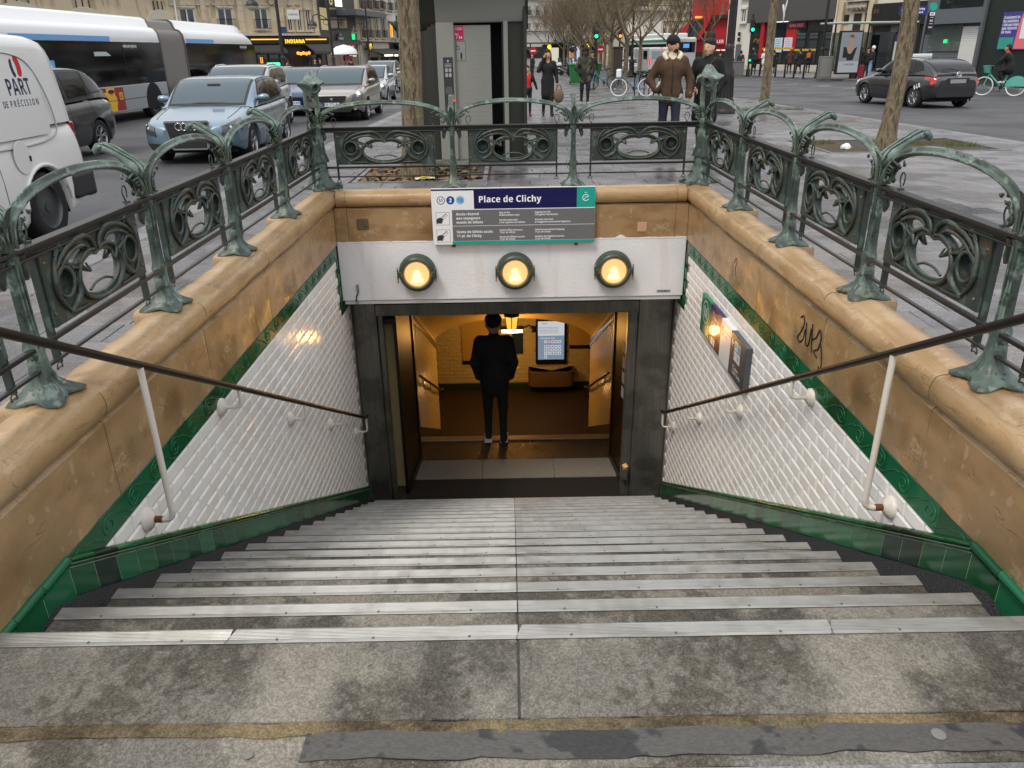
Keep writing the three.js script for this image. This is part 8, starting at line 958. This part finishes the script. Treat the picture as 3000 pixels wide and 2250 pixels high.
  b = facade('steel_building', 'dark steel fronted building with wide upper glazing and green screen glow', [29.4, 56], [33.6, 40], 2700, 2960, 15, FM.zinc); b.rect('upper_glazing', 2738, -80, 2868, 22, 0.02, 0.08, FM.glass); b.rect('glazing_bar', 2868, -80, 2876, 30, 0.02, 0.2, FM.grey); b.rect('glazing_sill', 2728, 24, 2930, 36, 0.02, 0.35, FM.zinc); b.rect('canopy_band', 2728, 36, 2930, 68, 0.02, 0.6, FM.zinc); b.rect('shop_glass', 2724, 74, 2820, 150, 0.02, 0.08, phys(0x56605c, 0.05, { clearcoat: 1 })); b.rect('screen_glow', 2772, 116, 2780, 126, 0.1, 0.16, new THREE.MeshStandardMaterial({ color: 0x0a5a2a, emissive: 0x2aff7a, emissiveIntensity: 1 })); const s2_ = b.rect('roller_shutter', 2822, 76, 2868, 210, 0.02, 0.12, FM.shutter); for (let i = 0; i < 22; i++) { const y = lerp(b.Y(2845, 208), b.Y(2845, 80), i / 21); add('shutter_slat', [rbox(b.U(2868) - b.U(2822), 0.12, 0.05, 0.02, (b.U(2822) + b.U(2868)) / 2, y, 0.14)], FM.frame, s2_); } b.rect('dark_recess', 2872, 74, 2920, 220, 0.02, 0.1, FM.black);
  // green hoarding with poster, close to the kerb
  b = facade('green_hoarding', 'dark green hoarding with a purple and pink advert poster', [20.9, 38.5], [21.4, 26], 2872, 3090, 5.6, mat(0x16241f, 0.5), 3); b.text('advert_poster', '', 2934, 36, 3030, 143, 0.1, '#fff', '#3c3a86', { draw: (g, w, h) => { g.fillStyle = '#3f3d8c'; g.fillRect(0, 0, w, h); g.fillStyle = '#e3767c'; g.beginPath(); g.moveTo(w * 0.62, 0); g.quadraticCurveTo(w * 0.52, h * 0.1, w * 0.5, h); g.lineTo(w, h); g.lineTo(w, 0); g.fill(); g.fillStyle = '#e9ecee'; g.fillRect(w * 0.62, h * 0.16, w * 0.38, h * 0.56); g.fillStyle = '#2f9d8c'; g.fillRect(0, h * 0.68, w * 0.46, h * 0.32); g.fillStyle = '#f2f2f6'; g.textAlign = 'left'; g.font = 'bold 40px sans-serif'; ['Si seulement les', 'les solutions', "c'était aussi simple", 'que réserver', 'un train.'].forEach((s, i) => g.fillText(s, 12, h * 0.17 + i * h * 0.1, w * 0.5)); } }); b.rect('edge_trim', 2872, -30, 2878, 255, 0.0, 0.12, FM.zinc);
}
// ---------- road paint and covers ----------
{ const g = []; for (const [ax, ay, bx, by] of [[2248, 242, 2268, 239], [2304, 248, 2338, 245], [2376, 253, 2430, 249], [2400, 254, 2440, 252], [2470, 260, 2530, 256], [2496, 259, 2532, 258]]) { const a = onGround(ax, ay, RD - 0.005), b = onGround(bx, by, RD - 0.005); g.push(quad([a[0], a[1], a[2]], [a[0] + 0.05, a[1], a[2] - 0.16], [b[0] + 0.05, b[1], b[2] - 0.16], [b[0], b[1], b[2]])); } struct('road_marking', g, mat(0xb9b9b6, 0.8, { side: THREE.DoubleSide }), 'worn white zigzag lines beside the far kerb');
  const a = onGround(1632, 424), t = thing('access_cover', 'dark metal access cover let into the wet promenade', 'cover', [a[0], a[1], a[2]]); add('plate', [box(0.62, 0.012, 0.5, 0, 0.002, 0)], mat(0x4a4844, 0.5, { metalness: 0.4 }), t); add('cover_frame', [box(0.7, 0.01, 0.05, 0, 0.001, 0.275), box(0.7, 0.01, 0.05, 0, 0.001, -0.275), box(0.05, 0.01, 0.5, 0.335, 0.001, 0), box(0.05, 0.01, 0.5, -0.335, 0.001, 0)], mat(0x55534f, 0.5, { metalness: 0.4 }), t); }
// ---------- street furniture ----------
const emit = (c, k) => new THREE.MeshStandardMaterial({ color: 0x222222, emissive: c, emissiveIntensity: k });
function lampPost(label, px, D, o = {}) {
  const x = ray(px, 200)[0] * D, t = thing('street_lamp', label, 'street lamp', [x, gy(D) - (o.drop || 0), -D]), c = M.iron.clone(); c.map = null; c.color.set(0x1d1a18);
  add('base', [lathe([[0.3, 0], [0.3, 0.1], [0.24, 0.14], [0.25, 0.3], [0.2, 0.4], [0.17, 0.95], [0.2, 1.05], [0.13, 1.15], [0.11, 1.6], [0.14, 1.66], [0.09, 1.75]], 16)], c, t); add('fluting', Array.from({ length: 12 }, (_, i) => { const a = i / 12 * 2 * PI; return vtube([[0.2 * Math.cos(a), 0.42, 0.2 * Math.sin(a)], [0.175 * Math.cos(a), 0.94, 0.175 * Math.sin(a)]], 0.022, 5); }), c, t); add('pole', [cyl(0.055, 0.095, 8, 12, 0, 5.6, 0)], c, t);
  const s = o.side ?? -1, h = o.h || 4.6; add('arm', [vtube([[0, h, 0], [s * 0.5, h + 0.35, 0], [s * 1.0, h + 0.45, 0], [s * 1.25, h + 0.2, 0]], 0.035, 6, 16), torus(0.2, 0.02, s * 0.25, h - 0.05, 0)], c, t); const l = add('lantern', [lathe([[0.03, 0.5], [0.09, 0.42], [0.1, 0.34], [0.28, 0.2], [0.32, 0.08], [0.32, 0.02]], 18, s * 1.25, h - 0.3, 0)], c, t); add('lamp_glass', [lathe([[0.3, 0.02], [0.28, -0.08], [0.16, -0.18], [0.001, -0.2]], 18, s * 1.25, h - 0.3, 0)], phys(0xb9b6a8, 0.15), l); return t;
}
lampPost('black street lamp with a hanging bell lantern in front of the lit cafe sign', 833, 44, { h: 4.4, side: -1.0 }); lampPost('black street lamp with a hanging bell lantern in front of the dark awning', 979, 62, { h: 4.1 }); lampPost('black street lamp with a hanging bell lantern beside the yellow letter sign', 1085, 80, { h: 4.2 });
lampPost('black fluted street lamp base just behind the woman in black', 2132, 22.3, { h: 6.2 }); lampPost('black street lamp beside the grey cabinet on the far pavement', 2402, 50.5, { h: 4.7, side: 1 }); lampPost('slim black lamp post behind the square post', 1850, 66, { h: 6.5 }); lampPost('black lamp post in front of the red shopfront side', 2012, 74, { h: 6 }); lampPost('black lamp post beside the white building', 2142, 66, { h: 7.5, side: 1 });
function lights(label, px, D, lamps, hp = 3.2) { const x = ray(px, 200)[0] * D, t = thing('traffic_light', label, 'traffic light', [x, gy(D), -D]); add('post', [cyl(0.06, 0.07, hp, 10, 0, hp / 2, 0), lathe([[0.14, 0], [0.12, 0.5], [0.08, 0.55]], 12)], M.black, t); for (const [y, c, small] of lamps) { const k = small ? 0.6 : 1; add('signal_box', [rbox(0.3 * k, 0.85 * k, 0.22, 0.06, 0, y + 0.25 * k, 0.05)], M.black, t); add('lit_lens', [cyl(0.1 * k, 0.1 * k, 0.06, 16, 0, y, 0.17, PI / 2)], emit(c, 2.2), t); for (const dy of [0.26, 0.52]) add('dark_lens', [cyl(0.1 * k, 0.1 * k, 0.06, 16, 0, y + dy * k, 0.165, PI / 2)], M.dark, t); add('hood', [T(new THREE.CylinderGeometry(0.12 * k, 0.12 * k, 0.16, 14, 1, true, 0, PI), 0, y, 0.24, PI / 2, 0, 0)], M.black, t); } return t; }
lights('green traffic light at the kerb in front of the narrow white building', 2192, 57, [[2.95, 0x19ffa0], [1.05, 0x19ff88, 1]], 3.9); lights('green traffic light among the bare trees', 1744, 52, [[2.6, 0x19ffa0]], 3.4); lights('amber traffic light beside the monument plinth', 1813, 60, [[2.75, 0xff7a1c]], 3.5); lights('low green traffic light beside the square post', 1832, 56, [[1.25, 0x19ffa0]], 2.0); lights('red pedestrian light behind the front end of the bus', 748, 60, [[1.15, 0xff3a2a]], 2.4);
[[2200, 222], [2224, 224], [2270, 227], [2297, 228], [2324, 229], [2352, 231]].forEach(([px, py]) => { const t = thing('bollard', 'thin black bollard in the row along the far kerb', 'bollard', onGround(px, py), 0, 'bollards along the far kerb'); add('shaft', [cyl(0.055, 0.06, 1.1, 10, 0, 0.55, 0)], M.black, t); add('ball', [sph(0.07, 0, 1.12, 0, 8)], M.black, t); });
{ const p = onGround(2408, 231), t = thing('utility_cabinet', 'grey metal cabinet at the foot of the far street lamp', 'cabinet', [p[0] - 0.1, p[1], p[2] + 0.5]); add('cabinet', [rbox(0.75, 1.25, 0.4, 0.03, 0, 0.63, 0)], mat(0x6d6d6a, 0.6), t); add('cabinet_door', [rbox(0.6, 1.0, 0.03, 0.01, 0, 0.62, 0.205)], mat(0x787874, 0.6), t); }
{ const p = onGround(2160, 222), t = thing('utility_cabinet', 'grey concrete block beside the far traffic light', 'cabinet', p); add('block', [rbox(0.7, 0.9, 0.6, 0.05, 0, 0.45, 0)], mat(0x6a6a68, 0.8), t); add('block_lid', [rbox(0.74, 0.06, 0.64, 0.02, 0, 0.93, 0)], mat(0x5d5d5b, 0.7), t); }
{ // bus shelter with lit poster
  const D = 50, x0 = ray(2432, 85)[0] * D, x1 = ray(2690, 80)[0] * D, yb = gy(D), t = thing('bus_shelter', 'glass bus shelter with a thin pale green roof', 'bus shelter', [(x0 + x1) / 2, yb, -D], 0.12), w = x1 - x0, h = 3.05; add('roof', [rbox(w, 0.1, 2.0, 0.04, 0, h, -0.6)], mat(0xaeb8ae, 0.3), t); for (const u of [-0.36, 0.05, 0.42]) add('post', [cyl(0.05, 0.05, h, 10, u * w, h / 2, -1.0)], M.dark, t); add('back_glass', [box(w * 0.8, 2.1, 0.02, 0.02 * w, 1.5, -1.1)], phys(0xaab4b4, 0.05, { transmission: 1, thickness: 0 }), t); add('bench', [rbox(2, 0.06, 0.4, 0.02, 0.8, 0.48, -0.8)], M.dark, t); add('timetable_column', [rbox(0.5, 2.3, 0.12, 0.02, 1.55, 1.25, 0.1)], M.dark, t); add('timetable', [box(0.4, 1.7, 0.01, 1.55, 1.15, 0.168)], mat(0xb4bcbc, 0.4), t); add('timetable_head', [box(0.4, 0.2, 0.01, 1.55, 2.2, 0.168)], mat(0x22306a, 0.4), t);
  const ad = canvasTex(360, 560, (g, W, H) => { g.fillStyle = '#a3a9b4'; g.fillRect(0, 0, W, H); g.fillStyle = '#c9ced8'; g.fillRect(0, H * 0.72, W, H * 0.28); g.fillStyle = '#17171b'; g.beginPath(); g.moveTo(60, 200); g.lineTo(110, 205); g.lineTo(150, 290); g.lineTo(200, 300); g.lineTo(250, 225); g.lineTo(300, 200); g.lineTo(250, 390); g.lineTo(140, 390); g.lineTo(130, 350); g.lineTo(60, 355); g.fill(); g.fillStyle = '#c9a48c'; g.beginPath(); g.moveTo(150, 160); g.lineTo(205, 160); g.lineTo(250, 220); g.lineTo(200, 300); g.lineTo(150, 290); g.lineTo(112, 210); g.fill(); g.beginPath(); g.ellipse(182, 105, 42, 58, 0, 0, 7); g.fill(); g.fillStyle = '#8a6b50'; g.beginPath(); g.ellipse(182, 62, 46, 34, 0, PI, 7); g.fill(); g.fillStyle = '#2a2a30'; g.font = 'bold 34px serif'; g.textAlign = 'center'; g.fillText('LANCÔME', 190, 460); });
  const D2 = 49, bx0 = ray(2452, 150)[0] * D2, bx1 = ray(2522, 150)[0] * D2, b = thing('poster_panel', 'upright lit poster panel of a person in a black dress at the bus shelter', 'billboard', [(bx0 + bx1) / 2, yb, -D2], 0.1); const pw = bx1 - bx0; add('casing', [rbox(pw, 2.35, 0.22, 0.03, 0, 1.45, 0)], M.black, b); add('poster', [plane(pw - 0.16, 2.16, 0, 1.45, 0.115)], new THREE.MeshStandardMaterial({ color: 0x666666, map: ad, emissive: 0xffffff, emissiveMap: ad, emissiveIntensity: 0.25, roughness: 0.2 }), b, true); add('leg', [rbox(0.3, 0.3, 0.2, 0.02, pw * 0.3, 0.14, 0)], M.black, b);
  const st = canvasTex(256, 80, (g) => { g.fillStyle = '#1d2c6e'; g.fillRect(0, 0, 256, 80); g.fillStyle = '#fff'; g.font = 'bold 26px sans-serif'; g.fillText('Place de Clichy', 44, 34); g.fillText('Caulaincourt', 56, 66); g.beginPath(); g.arc(24, 30, 9, 0, 7); g.fill(); }); const bp = atD(2676, 31, 49), sg = thing('stop_name_sign', 'blue bus stop name sign half hidden by the leaning tree', 'sign', [bp[0], gy(49), -49]); add('plate', [box(1.62, 0.46, 0.05, 0, bp[1] - gy(49), 0)], mat(0x1d2c6e, 0.4), sg); add('lettering', [plane(1.6, 0.44, 0, bp[1] - gy(49), 0.028)], mat(0xffffff, 0.4, { map: st }), sg, true); add('post', [cyl(0.04, 0.04, bp[1] - gy(49), 8, 0.5, (bp[1] - gy(49)) / 2, -0.05)], M.dark, sg);
  const lt = canvasTex(64, 256, (g) => { g.fillStyle = '#17171c'; g.fillRect(0, 0, 64, 256); g.fillStyle = '#e8e8ea'; g.fillRect(4, 4, 56, 38); g.fillStyle = '#17171c'; g.font = 'bold 32px sans-serif'; g.textAlign = 'center'; g.fillText('80', 32, 34); g.fillStyle = '#e8e8ea'; g.fillText('95', 32, 112); g.font = 'bold 24px sans-serif'; g.fillText('N02', 32, 184); g.fillRect(14, 60, 36, 5); g.fillRect(14, 132, 36, 5); }); const lp = atD(2726, 68, 47), ls = thing('route_sign', 'upright black bus route sign numbered 80 and 95', 'sign', [lp[0], gy(47), -47]); const ly = lp[1] - gy(47); add('blade', [box(0.34, 1.15, 0.06, 0, ly, 0)], M.black, ls); add('route_numbers', [plane(0.32, 1.13, 0, ly, 0.033)], mat(0xffffff, 0.4, { map: lt }), ls, true); add('disc', [cyl(0.2, 0.2, 0.05, 20, 0, ly + 0.82, 0, PI / 2)], mat(0x1fa08c, 0.4), ls); add('pole', [cyl(0.035, 0.035, ly + 0.5, 8, -0.2, ly / 2 + 0.25, -0.03)], M.dark, ls);
}
for (const [px, py, lb] of [[1688, 247, 'bright green wheeled bin standing on the promenade'], [1737, 243, 'green wheeled bin behind the person in camouflage']]) { const t = thing('wheeled_bin', lb, 'bin', onGround(px, py), 0.1), g = mat(0x1d6e35, 0.5); add('tub', [loft([[0.06, 0.3, 0.28], [1.0, 0.38, 0.38]].map(([y, a, c]) => [[-a, y, -c], [a, y, -c], [a, y, c], [-a, y, c]]))], g, t); add('lid', [rbox(0.82, 0.1, 0.84, 0.04, 0, 1.05, 0)], g, t); for (const s of [-1, 1]) add('wheel', [cyl(0.1, 0.1, 0.06, 14, s * 0.3, 0.1, -0.3, 0, 0, PI / 2)], M.black, t); }
{ const p = onGround(1806, 258), t = thing('square_post', 'dark brown square pillar standing among the trees', 'post', p); add('pillar', [rbox(0.44, 1.75, 0.44, 0.02, 0, 0.95, 0)], mat(0x3a322d, 0.6), t); add('plinth', [rbox(0.6, 0.16, 0.6, 0.02, 0, 0.08, 0)], mat(0x4a423c, 0.7), t); add('cap', [rbox(0.5, 0.08, 0.5, 0.02, 0, 1.86, 0)], mat(0x2f2824, 0.6), t); }
{ // far traffic seen from behind
  const D = 63, x = ray(1935, 200)[0] * D, t = thing('panel_van', 'white panel van seen from behind beyond the bare trees', 'van', [x, gy(D) - RD, -D], 0.12), wm = paint(0xc9cbcc, 0.35, 0.1); add('body', [rbox(1.95, 1.75, 4.6, 0.16, 0, 1.25, -2.2)], wm, t); add('rear_window', [rbox(0.7, 0.55, 0.03, 0.05, -0.42, 1.6, 0.1), rbox(0.7, 0.55, 0.03, 0.05, 0.42, 1.6, 0.1)], phys(0x9fb0b4, 0.05, { clearcoat: 1 }), t); add('door_seam', [box(0.02, 1.5, 0.02, 0, 1.25, 0.1)], VM.trim, t); for (const s of [-1, 1]) { add('tail_light', [rbox(0.1, 0.5, 0.06, 0.02, s * 0.9, 1.15, 0.1)], VM.redLit, t); wheelPart(t, s * 0.84, -0.9, 0.33, 0.22, s, 0); wheelPart(t, s * 0.84, -3.6, 0.33, 0.22, s, 0); } add('high_brake_lamp', [box(0.2, 0.05, 0.03, 0, 2.08, 0.08)], VM.redLit, t); add('bumper', [rbox(1.9, 0.2, 0.2, 0.05, 0, 0.5, 0.08)], VM.plastic, t); add('side_window', [rbox(0.03, 0.6, 1.0, 0.02, -0.98, 1.6, -0.9)], VM.glass, t);
  const D2 = 70, x2 = ray(1990, 180)[0] * D2, b = thing('city_bus', 'white city bus with green band and a lit blue route number', 'bus', [x2, gy(D2) - RD, -D2], 0.2); add('body', [rbox(2.5, 2.5, 11, 0.18, 0, 1.65, -5)], paint(0xcfd3d2, 0.35, 0.1), b); add('roof_pod', [rbox(2.2, 0.5, 8, 0.15, 0, 3.0, -5)], paint(0xd5d8d8, 0.35, 0.1), b); add('green_band', [rbox(2.53, 0.22, 10.6, 0.05, 0, 2.66, -5)], mat(0x2f8a70, 0.4), b); add('rear_window', [rbox(2.0, 0.8, 0.05, 0.06, 0.1, 2.15, 0.5)], VM.glass, b); add('route_number', [box(0.5, 0.3, 0.03, 0.3, 2.25, 0.54)], emit(0x3f7be0, 1.2), b); for (const s of [-1, 1]) wheelPart(b, s * 1.1, -3, 0.46, 0.28, s, 0); add('window_band', [box(0.03, 0.95, 10, -1.26, 1.95, -5)], VM.glass, b);
  [[1835, 74, 0xb9bcbf, 'silver car with red lamps lit, beyond the square post'], [1862, 68, 0xc9cacc, 'pale estate car with red lamps lit, left of the panel van']].forEach(([px, D3, c, lb]) => car('far_car', lb, 'car', hatch({ paint: paint(c), tailMat: VM.redLit, spokes: 0 }), [ray(px, 200)[0] * D3, gy(D3) - RD, -D3], PI - 0.1));
}
{ // news kiosk among the trees, signs
  const D = 92, x = ray(1672, 170)[0] * D, t = thing('news_kiosk', 'dark kiosk with a glass canopy and lit posters among the bare trees', 'kiosk', [x, gy(D), -D], 0.1); add('cabin', [rbox(5.6, 2.7, 3, 0.1, 0, 1.35, -1.5)], mat(0x1f2a28, 0.5), t); add('canopy', [rbox(8.6, 0.14, 4.4, 0.06, -0.8, 2.85, -0.8)], mat(0x4c5854, 0.4), t); add('canopy_dome', [T(new THREE.CylinderGeometry(1.2, 1.2, 5.2, 16, 1, false, 0, PI), 0, 2.6, -1.6, 0, PI / 2, PI / 2)], mat(0x5c6a66, 0.4), t); const fc = canvasTex(128, 200, (g) => { g.fillStyle = '#a9b4d0'; g.fillRect(0, 0, 128, 200); g.fillStyle = '#9a6a4c'; g.beginPath(); g.ellipse(60, 70, 34, 48, 0, 0, 7); g.fill(); g.fillStyle = '#2a1a14'; g.beginPath(); g.ellipse(60, 34, 42, 28, 0, 0, 7); g.fill(); g.fillStyle = '#e9ecf4'; g.fillRect(14, 140, 100, 12); g.fillRect(14, 160, 70, 10); }); add('poster', [plane(1.4, 2.2, 0.3, 1.4, 0.02)], new THREE.MeshStandardMaterial({ color: 0x222222, emissive: 0xffffff, emissiveMap: fc, emissiveIntensity: 0.8 }), t, true); add('poster', [plane(1.1, 1.9, -1.9, 1.4, 0.02)], emit(0xd9d4c0, 0.6), t); for (const u of [-4.6, 3.2]) add('canopy_post', [cyl(0.06, 0.06, 2.8, 8, u, 1.4, 1.1)], M.black, t); for (const u of [-2.6, 1.6]) add('yellow_sign', [cyl(0.22, 0.22, 0.06, 16, u, 2.45, 1.4, PI / 2)], emit(0xf2e21c, 1), t);
  for (const [px, D2, lb] of [[1562, 80, 'round red no-entry sign behind the phone caller'], [1758, 76, 'round red no-entry sign behind the person in camouflage']]) { const s = thing('no_entry_sign', lb, 'sign', [ray(px, 170)[0] * D2, gy(D2), -D2]); add('disc', [cyl(0.36, 0.36, 0.04, 24, 0, 2.0, 0, PI / 2)], FM.red, s); add('white_bar', [box(0.46, 0.12, 0.02, 0, 2.0, 0.03)], M.white, s); add('pole', [cyl(0.04, 0.04, 2.2, 8, 0, 1.1, -0.04)], M.dark, s); }
  const u = thing('market_umbrella', 'white market parasol above the queued cars', 'parasol', (() => { const D4 = 66; return [ray(1012, 190)[0] * D4, gy(D4), -D4]; })()); add('canopy', [lathe([[1.05, 1.9], [0.95, 2.2], [0.6, 2.45], [0.001, 2.6]], 10)], mat(0xd9dbe2, 0.8, { side: THREE.DoubleSide }), u); add('pole', [cyl(0.03, 0.03, 2.5, 8, 0, 1.25, 0)], M.dark, u);
  [[924, 62, 0x14151a, 'person in black with dark hair on the cafe pavement', 0], [938, 63, 0x1b1c20, 'person in a dark coat beside the person on the cafe pavement', 0], [842, 52, 0x3a2a24, 'person in a brown coat by the street lamp near the cafe', 0], [1028, 65, 0x1b1b22, 'person in black under the white parasol', 0], [1560, 60, 0x15161a, 'person in black seen past the toilet cabin', 0], [1735, 40, 0x24231f, 'person in dark hood walking right behind the person in camouflage', 0x3a2f28], [2070, 62, 0x9a8f92, 'person in pale coat with a pink hat before the red shopfront', 0xd9a0a0], [2108, 60, 0x17181d, 'person in dark coat near the lamp post before the red shopfront', 0]].forEach(([px, D5, top, lb, hat], i) => person(lb, [ray(px, 190)[0] * D5, gy(D5) - (i < 4 ? RD : 0), -D5], i * 1.3, { h: 1.7, top, cell: 0.032, hat: hat || undefined, coat: i % 2 ? 0.75 : undefined }, 'distant passers-by'));
}
renderer.render(scene, camera);
